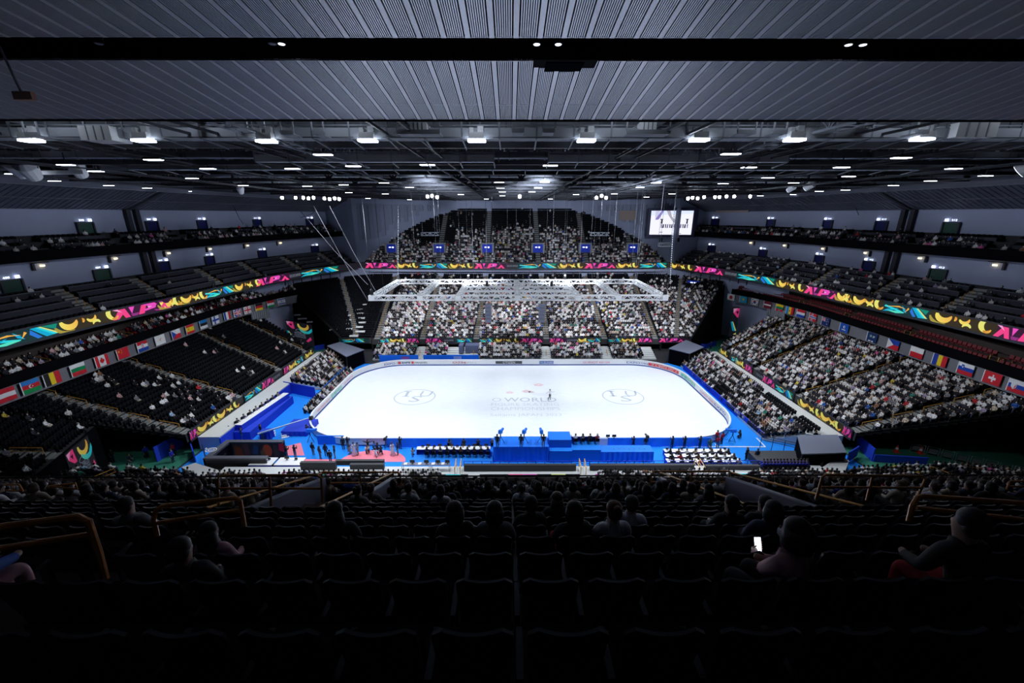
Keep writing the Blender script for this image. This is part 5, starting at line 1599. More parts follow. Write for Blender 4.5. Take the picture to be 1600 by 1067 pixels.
FL_ = {
 'austria': ('red flag with a white middle band', hs(R_, W_, R_)),
 'azer': ('blue, red and green banded flag with a white crescent', hs((0.02, 0.2, .6), R_, (0.0, .3, .08)) + [disc(.47, .5, .14, W_), disc(.51, .5, .115, R_), star(.57, .5, .07, W_, 8)]),
 'belg': ('black, yellow and red upright striped flag', vsb(K_, Y_, R_)),
 'bulg': ('white, green and red banded flag', hs(W_, G_, R_)),
 'canada': ('red and white flag with a red maple leaf', [rc(0, 0, .25, 1, R_), rc(.25, 0, .75, 1, W_), rc(.75, 0, 1, 1, R_), ([(.5 + (u - .5) * .75, v) for u, v in maple], R_)]),
 'china': ('plain red flag with yellow stars in the corner', [rc(0, 0, 1, 1, R_), star(.17, .75, .15, Y_), star(.36, .9, .05, Y_), star(.42, .8, .05, Y_), star(.42, .65, .05, Y_), star(.36, .55, .05, Y_)]),
 'croat': ('red, white and blue banded flag with a checked shield', hs(R_, W_, B_) + [rc(.41, .32, .59, .7, R_)] + [rc(.41 + .06 * i, .32 + .095 * j, .47 + .06 * i, .415 + .095 * j, W_) for i in range(3) for j in range(4) if (i + j) % 2] + [rc(.41, .7, .59, .78, LB)]),
 'cypr': ('white flag with a small yellow shape', [rc(0, 0, 1, 1, W_), ([(.33, .52), (.45, .56), (.66, .72), (.55, .52), (.42, .44)], OR), ([(.38, .38), (.5, .32), (.62, .38), (.5, .36)], G_)]),
 'czech': ('white over red flag with a blue wedge', hs(W_, R_) + [([(0, 0), (.48, .5), (0, 1)], B_)]),
 'spain': ('red, broad yellow and red banded flag', [rc(0, .75, 1, 1, R_), rc(0, .25, 1, .75, Y_), rc(0, 0, 1, .25, R_), rc(.26, .4, .36, .62, R_)]),
 'eston': ('blue, black and white banded flag', hs((0.01, .22, .6), K_, W_)),
 'finl': ('white flag with a blue cross', [rc(0, 0, 1, 1, W_), rc(.28, 0, .44, 1, B_), rc(0, .38, 1, .62, B_)]),
 'franc': ('blue, white and red upright striped flag', vsb(B_, W_, R_)),
 'brit': ('blue flag with layered red and white crosses', jack(0, 0, 1, 1)),
 'georg': ('white flag with one large and four small red crosses', [rc(0, 0, 1, 1, W_), rc(.44, 0, .56, 1, R_), rc(0, .41, 1, .59, R_)] + [q for a in (.22, .78) for b in (.21, .79) for q in (rc(a - .08, b - .025, a + .08, b + .025, R_), rc(a - .02, b - .1, a + .02, b + .1, R_))]),
 'germ': ('black, red and gold banded flag', hs(K_, R_, Y_)),
 'hung': ('red, white and green banded flag', hs(R_, W_, G_)),
 'isra': ('white flag with two blue bands and a six-pointed star', [rc(0, 0, 1, 1, W_), rc(0, .76, 1, .9, B_), rc(0, .1, 1, .24, B_), star(.5, .5, .2, B_, 6, inner=.58), star(.5, .5, .1, W_, 6, inner=.8)]),
 'ital': ('green, white and red upright striped flag', vsb(G_, W_, R_)),
 'japan': ('white flag with a red disc', [rc(0, 0, 1, 1, W_), disc(.5, .5, .3, R_)]),
 'kazak': ('turquoise flag with a golden sun', [rc(0, 0, 1, 1, LB), star(.5, .56, .24, Y_, 12, inner=.6), ([(.3, .4), (.5, .3), (.7, .4), (.5, .24)], Y_), rc(.04, .05, .08, .95, Y_)]),
 'korea': ('white flag with a red and blue roundel and black bars', [rc(0, 0, 1, 1, W_), disc(.5, .5, .25, R_), ([(.5 + .25 / 1.3 * math.cos(a), .5 + .25 * math.sin(a)) for a in np.linspace(PI, 2 * PI, 10)], B_)] + [rc(a - .07, b - .08, a + .07, b + .08, K_) for a in (.18, .82) for b in (.18, .82)]),
 'latv': ('dark red flag with a narrow white band', [rc(0, .6, 1, 1, (.2, .01, .03)), rc(0, .4, 1, .6, W_), rc(0, 0, 1, .4, (.2, .01, .03))]),
 'lith': ('yellow, green and red banded flag', hs(Y_, (0, .24, .10), R_)),
 'mold': ('light blue, yellow and red striped flag with dark emblem', vsb((.02, .25, .65), Y_, R_) + [([(.44, .6), (.56, .6), (.56, .4), (.5, .32), (.44, .4)], (.25, .08, .03))]),
 'neth': ('red, white and blue banded flag without emblem', hs(R_, W_, B_)),
 'norw': ('red flag with a white-edged blue cross', [rc(0, 0, 1, 1, R_), rc(.26, 0, .48, 1, W_), rc(0, .36, 1, .64, W_), rc(.32, 0, .42, 1, B_), rc(0, .43, 1, .57, B_)]),
 'nzl': ('dark blue flag with a small union emblem and stars', [rc(0, 0, 1, 1, (.01, .03, .16))] + jack(0, .5, .5, 1) + [star(.75, .8, .07, W_), star(.66, .55, .07, W_), star(.86, .6, .07, W_), star(.76, .25, .09, W_)]),
 'fed': ('royal blue flag with a white round emblem', [rc(0, 0, 1, 1, (.01, .09, .5)), disc(.5, .62, .17, W_), disc(.5, .62, .11, (.01, .09, .5)), rc(.26, .22, .74, .34, W_)]),
 'snow': ('deep navy flag with a pale snow star and small words', [rc(0, 0, 1, 1, (.005, .03, .13)), star(.36, .62, .22, (.35, .5, .45), 6, inner=.3), rc(.55, .62, .8, .7, W_), rc(.55, .5, .76, .57, W_), rc(.2, .03, .42, .14, W_), rc(.5, .03, .7, .14, W_)]),
 'phil': ('blue over red flag with a white wedge', hs(B_, R_) + [([(0, 0), (.55, .5), (0, 1)], W_), star(.18, .5, .13, Y_, 8)]),
 'pol': ('white over red flag', hs(W_, R_)),
 'roman': ('deep blue, yellow and red upright striped flag', vsb((.01, .04, .35), Y_, R_)),
 'slove': ('white, blue and red banded flag with a small shield', hs(W_, B_, R_) + [([(.2, .85), (.4, .85), (.4, .6), (.3, .48), (.2, .6)], (.01, .1, .5)), ([(.24, .62), (.3, .75), (.36, .62), (.3, .55)], W_)]),
 'swiss': ('red flag with a white cross', [rc(0, 0, 1, 1, R_), rc(.43, .2, .57, .8, W_), rc(.28, .4, .72, .6, W_)]),
 'slovk': ('white, blue and red banded flag with a large red shield', hs(W_, B_, R_) + [([(.14, .82), (.44, .82), (.44, .42), (.29, .2), (.14, .42)], W_), ([(.17, .79), (.41, .79), (.41, .44), (.29, .25), (.17, .44)], R_), rc(.27, .34, .31, .74, W_), rc(.2, .6, .38, .65, W_)]),
}
flags = {-1: [(6, 613, 'austria'), (47, 603, 'azer'), (80, 589, 'belg'), (120, 573, 'bulg'), (157, 559, 'canada'), (190, 547, 'china'), (221, 537, 'croat'), (249, 529, 'cypr'), (274, 520, 'czech'), (296, 513, 'spain'), (317, 505, 'eston'),
              (336, 499, 'finl'), (354, 492, 'franc'), (370, 487, 'brit'), (386, 483, 'georg'), (404, 478, 'germ'), (422, 472, 'hung'), (439, 468, 'isra')],
         1: [(1126, 459, 'ital'), (1143, 463, 'japan'), (1162, 467, 'kazak'), (1180, 471, 'korea'), (1200, 475, 'latv'), (1219, 479, 'lith'), (1235, 484, 'mold'), (1252, 489, 'neth'), (1271, 495, 'norw'), (1291, 501, 'nzl'), (1320, 511, 'fed'), (1364, 525, 'snow'),
             (1397, 537, 'phil'), (1434, 549, 'pol'), (1471, 558, 'roman'), (1512, 571, 'slove'), (1553, 587, 'swiss'), (1592, 603, 'slovk')]}
FW, FH = 1.75, 1.42
for s in (-1, 1):
    path = sided(offset(SUI, -0.06), s)
    if s > 0: path = path[::-1]
    for px, py, key in flags[s]:
        h = cross_at(path, px, py)
        if not h: continue
        p, sd_, (dx, dy) = h
        nx, ny = dy, -dx                                            # towards the ice
        z0 = 10.93 - FH
        lab, shp = FL_[key]
        t = thing('flag', lab + ', on the %s balcony front' % ('left' if s < 0 else 'right'), 'flag', (p.x + nx * 0.1, p.y + ny * 0.1, z0), math.atan2(dy, dx), 'national flags on the balcony fronts')
        mb = MB()
        def wv(u): return 0.03 * math.sin(u * 9 + px)
        n = 8
        for i in range(n):
            a, b = i / n, (i + 1) / n
            mb.quad(((a - .5) * FW, 0.03 - wv(a), 0), ((b - .5) * FW, 0.03 - wv(b), 0), ((b - .5) * FW, 0.03 - wv(b), FH), ((a - .5) * FW, 0.03 - wv(a), FH), 0, shp[0][1])
        k = 0
        for poly, c in shp:
            k += 1
            us = [u for u, v in poly]
            cuts = [q / n for q in range(n + 1) if min(us) < q / n < max(us)]
            if len(poly) == 4 and cuts and abs(poly[0][1] - poly[1][1]) < 1e-6 and abs(poly[0][0] - poly[3][0]) < 1e-6:
                e = [min(us)] + cuts + [max(us)]
                for a, b in zip(e[:-1], e[1:]):
                    v0, v1 = poly[0][1], poly[2][1]
                    mb.quad(*[((u - .5) * FW, -wv(u) - 0.002 * k, v * FH) for u, v in ((a, v0), (b, v0), (b, v1), (a, v1))], 0, c)
            else:
                mb.add([((u - .5) * FW, -wv(u) - 0.003 * k - 0.01, v * FH) for u, v in poly], [tuple(range(len(poly)))], 0, c)
        obj('cloth', mb, M_TINT, t, tint=True)
        obj('hoist_band', MB().box((-FW / 2 - 0.04, 0, FH / 2), (0.09, 0.06, FH + 0.04)), M_WHITEM, t)
for s, (px, py) in ((-1, (408, 490)), (1, (1212, 487))):
    path = sided(offset(SUI, -0.1), s)
    h = cross_at(path if s < 0 else path[::-1], px, py); p, _, (dx, dy) = h
    mb = MB()
    for i in range(9): mb.box((-2.0 + i * 0.5, 0, 0), (0.4, 0.12, 1.9))
    mb.box((0, 0.08, 0), (4.6, 0.08, 2.0))
    tag(obj('corrugated_panel', mb, mat('ribbed_grey', (0.24, 0.26, 0.30), 0.5), loc=(p.x, p.y, p.z - 0.3), rz=math.atan2(dy, dx)), 'grey ribbed panel hanging below the flags on the %s' % ('left' if s < 0 else 'right'), 'panel')

# ------------------------------------------------------------------ things on the floor beside the ice
def face(px0, px1, py_top, py_bot, zb=0.0):
    """width, depth line and height of a box front seen between pixels"""
    y = at((px0 + px1) / 2, py_bot, z=zb).y
    return at(px0, py_bot, y=y).x, at(px1, py_bot, y=y).x, y, at((px0 + px1) / 2, py_top, y=y).z
def fbox(name, label, cat, px0, px1, py_top, py_bot, depth, m, zb=0.0, group=None):
    x0, x1, y, z1 = face(px0, px1, py_top, py_bot, zb)
    return tag(obj(name, MB().box(((x0 + x1) / 2, y + depth / 2, (zb + z1) / 2), (x1 - x0, depth, z1 - zb)), m), label, cat, group), (x0, x1, y, z1)
def drape_box(name, label, cat, x0, x1, y0, y1, h, m, amp=0.06, folds=9, group=None):
    """a box hung with pleated cloth on its front and sides"""
    t = thing(name, label, cat, ((x0 + x1) / 2, (y0 + y1) / 2, 0), group=group)
    w, d = x1 - x0, y1 - y0
    obj('top', MB().box((0, 0, h - 0.03), (w, d, 0.06)), m, t)
    mb = MB(); n = folds * 6
    per = [(-w / 2, d / 2), (-w / 2, -d / 2), (w / 2, -d / 2), (w / 2, d / 2), (-w / 2, d / 2)]
    L = plen(per); nn = max(24, int(L / 0.12)); vs = []
    for i in range(nn + 1):
        (x, y), (dx, dy) = ppt(per, L * i / nn)
        o = amp * math.sin(i * 1.25) * (1 if i % 5 else 0.3)
        vs += [(x - dy * o * -1, y + dx * o * -1, 0.0), (x + dy * o * .3, y - dx * o * .3, h)]
    mb.add(vs, [(2 * i, 2 * i + 2, 2 * i + 3, 2 * i + 1) for i in range(nn)])
    obj('skirt', mb, m, t)
    return t
M_MONB = mat('monitor_black', (0.015, 0.016, 0.02), 0.4); M_PAPER = mat('paper_white', (0.82, 0.83, 0.85), 0.7)
M_SKYB = mat('sky_blue_fabric', (0.0, 0.20, 0.78), 0.7, noise=0.08, nscale=3)

# blue covers along the near barrier
x0, x1 = at(600, 690, y=-15.5).x, at(1115, 690, y=-15.5).x
mb = MB(); n = 60
for i in range(n):
    a, b = x0 + (x1 - x0) * i / n, x0 + (x1 - x0) * (i + 1) / n
    o0, o1 = 0.05 * math.sin(i * 2.1), 0.05 * math.sin((i + 1) * 2.1)
    mb.add([(a, -14.88 + o0, 0), (b, -14.88 + o1, 0), (b, -14.68, 0), (a, -14.68, 0), (a, -14.78, 1.24), (b, -14.78, 1.24), (b, -14.64, 1.24), (a, -14.64, 1.24)], BOXF)
tag(obj('barrier_cover', mb, M_BLUE), 'pleated blue cover over the near rink barrier', 'cover')
# officials' platform on the left half
def table(label, x0, x1, y, z, d=0.7, m=None, items=6, mon=True, rz=0, group=None):
    t = thing('table', label, 'table', ((x0 + x1) / 2, y, z), rz, group)
    w = x1 - x0
    obj('top', MB().box((0, 0, 0.73), (w, d, 0.05)), M_PAPER, t)
    obj('skirt', MB().box((0, d / 2 - 0.02, 0.36), (w, 0.04, 0.7)).box((-w / 2 + .02, 0, 0.36), (0.04, d, 0.7)).box((w / 2 - .02, 0, 0.36), (0.04, d, 0.7)), m or M_BLUED, t)
    return t
TB = []
x0, x1, y, z1 = face(645, 770, 704, 722)
tag(obj('platform', MB().box(((x0 + x1) / 2, -18.1, 0.22), (x1 - x0, 3.6, 0.44)), M_SKYB), 'long low blue platform under the officials, left of the camera bays', 'platform')
def gear(kind, loc, label, rz=0.0, group=None):
    t = thing(kind, label, {'monitor': 'monitor', 'laptop': 'laptop', 'paper_stack': 'papers'}[kind], loc, rz, group)
    if kind == 'monitor':
        obj('panel', MB().box((0, 0, 0.30), (0.5, 0.06, 0.33)), M_MONB, t)
        obj('stand', MB().box((0, 0, 0.06), (0.06, 0.05, 0.16)).box((0, 0, 0.01), (0.22, 0.16, 0.02)), M_MONB, t)
    elif kind == 'laptop':
        obj('keyboard', MB().box((0, 0, 0.01), (0.34, 0.24, 0.02)), M_GREY, t)
        obj('lid', MB().box((0, 0.14, 0.12), (0.34, 0.02, 0.22)), M_MONB, t)
    else:
        obj('sheet', MB().box((0, 0, 0.015), (0.3, 0.4, 0.03), 0.2).box((0.05, 0.02, 0.03), (0.28, 0.38, 0.02), -0.1), M_PAPER, t)
    return t
JT = table('long white-topped officials table on the blue platform, left of the camera bays', at(652, 694, y=-16.6).x, at(766, 694, y=-16.6).x, -16.9, 0.44)
protog = {}
def put(kind, loc, label, group, rz=0.0):
    if kind not in protog: protog[kind] = gear(kind, loc, label, rz, group)
    else: dup(protog[kind], loc, rz, label, group)
a, b = at(655, 694, y=-16.9).x, at(764, 694, y=-16.9).x
for i in range(12):
    x = a + (b - a) * (i + .5) / 12
    put('monitor' if i % 2 else 'laptop', (x, -16.75, 1.195), '%s on the long officials table, %s from the left' % ('dark monitor' if i % 2 else 'open laptop', ords[i // 2]), 'screens on the officials tables')
    put('paper_stack', (x + 0.35, -16.95, 1.195), 'loose white papers on the long officials table, %s from the left' % ORD[i], 'papers on the officials tables')
# camera bays in the middle
bays = [(771, 806), (806, 831), (831, 857)]
for k, (p0, p1) in enumerate(bays):
    x0, x1, y, z1 = face(p0, p1, 698, 722)
    drape_box('draped_platform', 'blue draped camera platform, %s of three' % ('left', 'middle', 'right')[k], 'platform', x0, x1, y, y + 2.4, z1, M_BLUE)
x0, x1, y, z1 = face(858, 893, 689, 722)
drape_box('draped_box', 'tall smooth blue draped block right of the camera platforms', 'platform', x0, x1, y + 0.6, y + 2.6, z1 - 0.2, M_BLUE, 0.01)
tag(obj('step', MB().box(((x0 + x1) / 2, y + 0.3, z1 * .28), (x1 - x0, 0.9, z1 * .56)), M_SKYB), 'blue step in front of the tall draped block', 'step')
x0, x1, y, z1 = face(893, 938, 703, 722)
drape_box('draped_platform', 'blue platform under the four officials in the middle', 'platform', x0, x1, y, y + 2.6, z1, M_SKYB, 0.01)
MIDP = (x0, x1, y, z1)
table('short white-topped table for the four officials in the middle', x0 + .2, x1 - .2, y + 2.2, z1)
x0, x1, y, z1 = face(938, 1020, 706, 722)
drape_box('draped_heap', 'heap of crumpled bright blue covers over equipment right of the middle', 'covered equipment', x0, x1, y, y + 1.5, z1, M_BLUE, 0.14)
RT = table('long white-topped officials table right of the middle', at(957, 696, y=-16.9).x, at(1012, 696, y=-16.9).x, -16.9, 0.0)
a, b = at(958, 696, y=-16.9).x, at(1010, 696, y=-16.9).x
for i in range(6):
    put('laptop', (a + (b - a) * (i + .5) / 6, -16.75, 0.755), 'open laptop on the right officials table, %s from the left' % ords[i], 'screens on the officials tables')
for k, (px, lab) in enumerate(((1069 / 1, ''),)): pass
for k, px in enumerate((953, 963)):
    put('monitor', (at(px, 690, y=-15.9).x, -14.75, 1.25), 'dark monitor on the near barrier right of the middle, %s one' % ('left' if k == 0 else 'right'), 'monitors on the near barrier')
tag(obj('white_panel', MB().box((at(942, 690, y=-15.7).x, -15.1, 0.8), (1.5, 0.08, 1.2)), M_PAPER), 'blank white panel leaning on the near barrier right of the middle', 'panel')
# press tables at the right
PT = []
for r in range(3):
    py = 702 + r * 6
    y = -16.9 - r * 1.05
    xa, xb = at(1038 + r * 2, py, y=y).x, at(1140 + r * 9, py, y=y).x
    table('white-topped press table at the right, row %s from the ice' % ords[r], xa, xb, y, 0.0)
    PT.append((xa, xb, y))
    for i in range(9):
        x = xa + (xb - xa) * (i + .5) / 9
        put(('laptop', 'paper_stack')[(i + r) % 2], (x, y + 0.1, 0.755), '%s on the press table, row %s from the ice' % (('open laptop', 'loose white papers')[(i + r) % 2], ords[r]) + ', %s from the left' % ORD[i], 'things on the press tables')
# blue railing and dark folded seat blocks along the near walkway
for k, (p0, p1) in enumerate(((725, 795), (795, 865), (865, 935), (935, 1005), (1005, 1088), (1096, 1186))):
    yy = -20.1
    x0, x1 = at(p0, 724, y=yy).x, at(p1, 724, y=yy).x
    t = thing('guard_rail', 'blue guard rail at the back of the azure carpet, %s from the left' % ords[k], 'railing', (x0, yy, 0.5))
    w = x1 - x0; mb = MB()
    for z in (0.25, 0.55, 0.9): mb.tube([(0, 0, z), (w, 0, z)], 0.035, 6)
    obj('rail', mb, M_BLUED, t)
    mb = MB()
    for i in range(6): mb.tube([(w * i / 5, 0, -0.5), (w * i / 5, 0, 0.92)], 0.04, 6)
    obj('post', mb, M_BLUED, t)
for k, (p0, p1, py0, py1, lab) in enumerate(((470, 525, 723, 734, 'left of the middle, first'), (524, 600, 720, 727, 'left of the middle, raised one'), (547, 600, 726, 733, 'left of the middle, second'), (725, 900, 727, 736, 'below the camera platforms'), (922, 1084, 727, 735, 'right of the middle'), (1102, 1186, 728, 734, 'at the right end'))):
    o, q = fbox('folded_seats', 'dark block of folded temporary seats along the near walkway, ' + lab, 'folded seats', p0, p1, py0, py1, 0.35, mat('folded_seat_grey', (0.03, 0.032, 0.038), 0.6, noise=0.25, nscale=9), 1.78 if py1 > 730 else 1.2)
    if k in (3, 4, 5):
        pass
# amber gate rails on the walkway
for k, px in enumerate((716, 910, 1092)):
    c = at(px, 736, z=1.8)
    t = thing('railing', 'small amber stair railing on the near walkway, %s from the left' % ords[k], 'railing', c)
    for e in (-0.28, 0.28):
        obj('rail', MB().tube([(e, -0.6, 0), (e, -0.6, 0.9), (e, 0.7, 1.1), (e, 0.7, 0.1)], 0.045, 6).tube([(e, -0.6, 0.45), (e, 0.7, 0.6)], 0.03, 6), mat('light_amber_paint', (0.75, 0.5, 0.2), 0.4), t)
# equipment tables left of the middle
for k, (p0, p1, py) in enumerate(((628, 672, 725), (673, 703, 725))):
    c0, c1 = at(p0, py, z=2.5), at(p1, py, z=2.5)
    t = thing('equipment_table', 'cluttered equipment table on the near walkway, %s one' % ('left' if k == 0 else 'right'), 'table', ((c0.x + c1.x) / 2, c0.y, 1.78))
    w = c1.x - c0.x
    obj('top', MB().box((0, 0, 0.73), (w, 0.55, 0.05)), M_GREY, t)
    for ex in (-w / 2 + .05, w / 2 - .05):
        for ey in (-.35, .35): obj('leg', MB().box((ex, ey, 0.36), (0.05, 0.05, 0.72)), M_STEEL, t)
    for i in range(4):
        put('monitor' if i % 2 else 'paper_stack', (c0.x + w * (i + .5) / 4, c0.y, 2.535), '%s on the cluttered equipment table, %s table, %s from the left' % ('dark monitor' if i % 2 else 'white papers', 'left' if k == 0 else 'right', ords[i]), 'things on the equipment tables')
for k, (p0, p1) in enumerate(((393, 430), (432, 474))):
    c0, c1 = at(p0, 720, z=1.9), at(p1, 720, z=1.9)
    t = thing('table', 'long white table behind the black shelter, %s one' % ('left' if k == 0 else 'right'), 'table', ((c0.x + c1.x) / 2, c0.y, 1.1))
    w = c1.x - c0.x - 0.1
    obj('top', MB().box((0, 0, 0.73), (w, 1.5, 0.05)), M_PAPER, t)
    obj('skirt', MB().box((0, -0.72, 0.35), (w, 0.05, 0.7)), M_BLUED, t)
    put('monitor', (c0.x + w * .35, c0.y + .3, 1.86), 'dark monitor on the long white table behind the shelter, %s table' % ('left' if k == 0 else 'right'), 'screens behind the shelter')
    put('laptop', (c0.x + w * .7, c0.y + .2, 1.86), 'laptop on the long white table behind the shelter, %s table' % ('left' if k == 0 else 'right'), 'screens behind the shelter')
tag(obj('riser', MB().box((at(432, 727, y=-20.9).x, -20.9, 0.55), (9.0, 1.9, 1.1)), M_BLACK), 'black riser under the white tables behind the shelter', 'riser')
# black open shelter with the emblem
SHZ = 2.5
c = [at(*q, z=SHZ) for q in ((326, 687), (430, 688), (429, 716), (317, 716))]
KC = thing('shelter', 'large dark grey open-topped shelter with a white emblem at the near left corner', 'shelter', (0, 0, 0))
xa, xb = c[3].x, (c[1].x + c[2].x) / 2; ya, yb = c[2].y, c[0].y
xo = at(344, 702, z=SHZ).x
mt = mat('shelter_grey', (0.10, 0.105, 0.135), 0.55)
obj('roof_frame', MB().box(((xa + xo) / 2, (ya + yb) / 2, SHZ - .12), (xo - xa, yb - ya, 0.24)).box(((xo + xb) / 2, yb - .28, SHZ - .12), (xb - xo, .56, .24)).box(((xo + xb) / 2, ya + .28, SHZ - .12), (xb - xo, .56, .24)), mt, KC)
obj('back_wall', MB().box((xa + .1, (ya + yb) / 2, SHZ / 2), (.2, yb - ya, SHZ - .24)), M_BLACK, KC)
obj('side_wall', MB().box(((xa + xb) / 2, ya + .08, SHZ / 2 - .1), (xb - xa, .16, SHZ - .24)), M_BLACK, KC)
obj('side_wall', MB().box(((xa + xb) / 2, yb - .1, SHZ / 2 - .1), (xb - xa, .2, SHZ - .24)), M_BLACK, KC)
def kfn(s_, v, out): return (xo + s_, yb - .22 - out, .1 + 2.1 * v)
t = MB(); Lk = xb - xo
t.quad(kfn(0, 0, 0), kfn(Lk, 0, 0), kfn(Lk, 1, 0), kfn(0, 1, 0), 0, (0.004, 0.004, 0.006))
for poly, col in [([(.02, .1), (.2, .15), (.17, .7), (.04, .8)], (.10, .03, .01)), ([(.22, 0), (.33, 0), (.30, .95), (.20, .95)], (.06, .03, .05)), ([(.36, .3), (.46, .25), (.5, .8), (.42, .9)], (.02, .05, .2)), ([(.53, 0), (.62, .1), (.6, .6), (.52, .5)], (.08, .08, .06)),
                  ([(.66 + .09 * math.cos(a), .5 + .4 * math.sin(a)) for a in np.linspace(0, 2 * PI, 16)[:-1]], (.35, .07, .03)), ([(.78, .1), (.88, .2), (.86, .8), (.78, .9)], (.05, .04, .05)), ([(.88, .5), (.98, .4), (.99, .95), (.9, .98)], (.45, .02, .10))]:
    t.add([kfn(u * Lk, v, .02) for u, v in poly], [tuple(range(len(poly)))], 0, tuple(q * .18 for q in col))
obj('inner_screen', t, M_LED, KC, tint=True)
ec = at(330, 703, z=SHZ)
mb = MB()
for rx, ry, w in ((.62, .5, .11), (.38, .3, .1)):
    vs, fs = ring(0, 0, rx, ry, w, 28)
    mb.add([(ec.x + x, ec.y + y, SHZ + .015) for x, y in vs], fs)
vs, fs = text_fit('ISU', .46, .28)
mb.add([(ec.x - .23 + x, ec.y - .14 + y, SHZ + .02) for x, y in vs], fs)
mb.box((ec.x - .8, ec.y + .3, SHZ + .01), (.2, .22, .02))
obj('emblem', mb, M_WHITEM, KC)
obj('post', MB().box((xo + .1, ya + .7, .95), (.22, .22, 1.9)), M_WHITEM, KC)
# black and grey covered structures at three other corners
def cover_box(label, pts, z, zb=0.0):
    c = [at(*q, z=z) for q in pts]
    cx, cy = sum(p.x for p in c) / 4, sum(p.y for p in c) / 4
    t = thing('covered_stand', label, 'covered stand', (cx, cy, 0))
    obj('cover', MB().prism([(p.x - cx, p.y - cy) for p in c][::-1], z - .14, z), M_GREY, t)
    obj('skirt', MB().prism([((p.x - cx) * .95, (p.y - cy) * .95) for p in c][::-1], zb, z - .14), M_DRAPE, t)
    for p in c[:4]: obj('post', MB().bar(((p.x - cx) * .97, (p.y - cy) * .97, 0), ((p.x - cx) * .97, (p.y - cy) * .97, z - .1), 0.1), M_DARKM, t)
    return t
cover_box('dark grey flat-topped cover over a stand at the near right corner', ((1246, 680), (1309, 679), (1323, 707), (1253, 709)), 3.0, 0.9)
cover_box('dark grey flat-topped cover over a stand at the far right corner', ((1045, 544), (1072, 531), (1100, 542), (1078, 552)), 3.2)
cover_box('dark grey flat-topped cover over a stand at the far left corner', ((511, 540), (531, 534), (569, 546), (541, 557)), 3.0)
tag(obj('platform', MB().box((at(1215, 712, z=1).x, at(1215, 712, z=1).y, 0.5), (6.0, 2.2, 1.0)), mat('charcoal_deck', (0.05, 0.052, 0.06), 0.7)), 'charcoal deck beside the right corner cover', 'platform')
# blue screens
def screen(label, pts, z0, z1, m=None, th=0.12):
    mb = MB(); strip(mb, [tuple(at(*q, z=z0).xy) for q in pts], z0, z1, th=th)
    return tag(obj('blue_screen', mb, m or M_BLUED), label, 'screen')
tag(obj('blue_screen', strip(MB(), [(-37.75, -15.4), (-37.75, 3.0)], 0, 1.7, th=-0.12), M_BLUED), 'long blue screen below the pale walkway on the left', 'screen')
screen('blue screen wall standing across the left floor, in front of the seated crowd', ((446, 612), (494, 622)), 0.0, 1.9)
screen('blue screen along the front of the right floor block', ((1068, 577), (1194, 688)), 0.0, 1.0)
mb = MB(); strip(mb, [(-32.9, 3.4), (-32.9, 15.6)], 0, 0.7, th=-0.1)
tag(obj('blue_screen', mb, M_BLUE), 'low blue screen in front of the left floor block', 'screen')
screen('short blue screen at the near left tunnel mouth, long one', ((245, 722), (287, 697)), 0.0, 2.0)
screen('short blue screen beside the shelter, at the near left tunnel mouth', ((302, 706), (307, 722)), 0.0, 1.5)
screen('tall blue screen at the near right tunnel mouth', ((1338, 697), (1363, 721)), 0.0, 1.7)
screen('low blue screen along the near right tunnel floor', ((1363, 721), (1446, 726)), 0.0, 1.0)
screen('short blue screen behind the near right corner cover', ((1322, 722), (1337, 712)), 0.2, 1.6)
screen('blue barrier at the mouth of the far right tunnel', ((1078, 540), (1100, 545), (1118, 540)), 0.0, 1.1)
screen('blue barrier at the mouth of the far left tunnel', ((492, 548), (512, 544), (524, 538)), 0.0, 1.1)
for k, (p0, p1, lab) in enumerate(((592, 653, 'left'), (661, 748, 'left of the middle'))):
    x0, x1 = at(p0, 561, y=16.6).x, at(p1, 561, y=16.6).x
    t = thing('low_blue_panel', 'low blue panel with small emblems behind the far barrier, ' + lab, 'panel', ((x0 + x1) / 2, 17.0, 0))
    obj('board', MB().box((0, 0, 0.75), (x1 - x0, 0.15, 1.5)), M_BLUE, t)
    obj('mark', MB().box((x1 * 0 + 1.3, -0.09, 1.1), (1.6, 0.02, 0.12)).box((1.3, -0.09, 0.8), (1.6, 0.02, 0.1)), M_WHITEM if k else I_RED, t)
for k, (p0, p1, t0, t1) in enumerate(((717, 724, 540, 552), (727, 748, 540, 551))):
    o, _ = fbox('seat_cover', 'slate blue cover over empty floor seats, %s one' % ('narrow' if k == 0 else 'wide'), 'cover', p0, p1, t0, t1, 2.0, mat('slate_cover', (0.10, 0.12, 0.22), 0.7), 1.0)
# left floor: officials table along the screen, camera crane, draped block
p, q = at(372, 664, z=2.0), at(447, 614, z=2.0)
t = thing('table', 'long white-topped officials table along the blue screen on the left floor', 'table', ((p.x + q.x) / 2, (p.y + q.y) / 2, 1.24), math.atan2(q.y - p.y, q.x - p.x))
Lt = (q - p).length
obj('top', MB().box((0, 0, 0.76), (Lt, 0.9, 0.05)), M_PAPER, t)
obj('skirt', MB().box((0, -0.43, 0.38), (Lt, 0.05, 0.74)).box((-Lt / 2, 0, .38), (.05, .9, .74)), M_BLUED, t)
LTAB = (p, q)
tag(obj('platform', MB().box((-36.6, (p.y + q.y) / 2, .62), (2.1, Lt + 1, 1.24)), M_BLUED), 'deep blue platform under the officials table on the left floor', 'platform')
d0, d1 = at(409, 676, z=1.3), at(486, 652, z=1.6)
t = thing('camera_crane', 'long pale camera crane reaching over the azure floor to the barrier', 'camera crane', (0, 0, 0))
obj('arm', MB().tube([d0 - (d1 - d0) * 0.08, d1], [0.13, 0.07], 8), mat('crane_grey', (0.33, 0.40, 0.52), 0.4, 0.3), t)
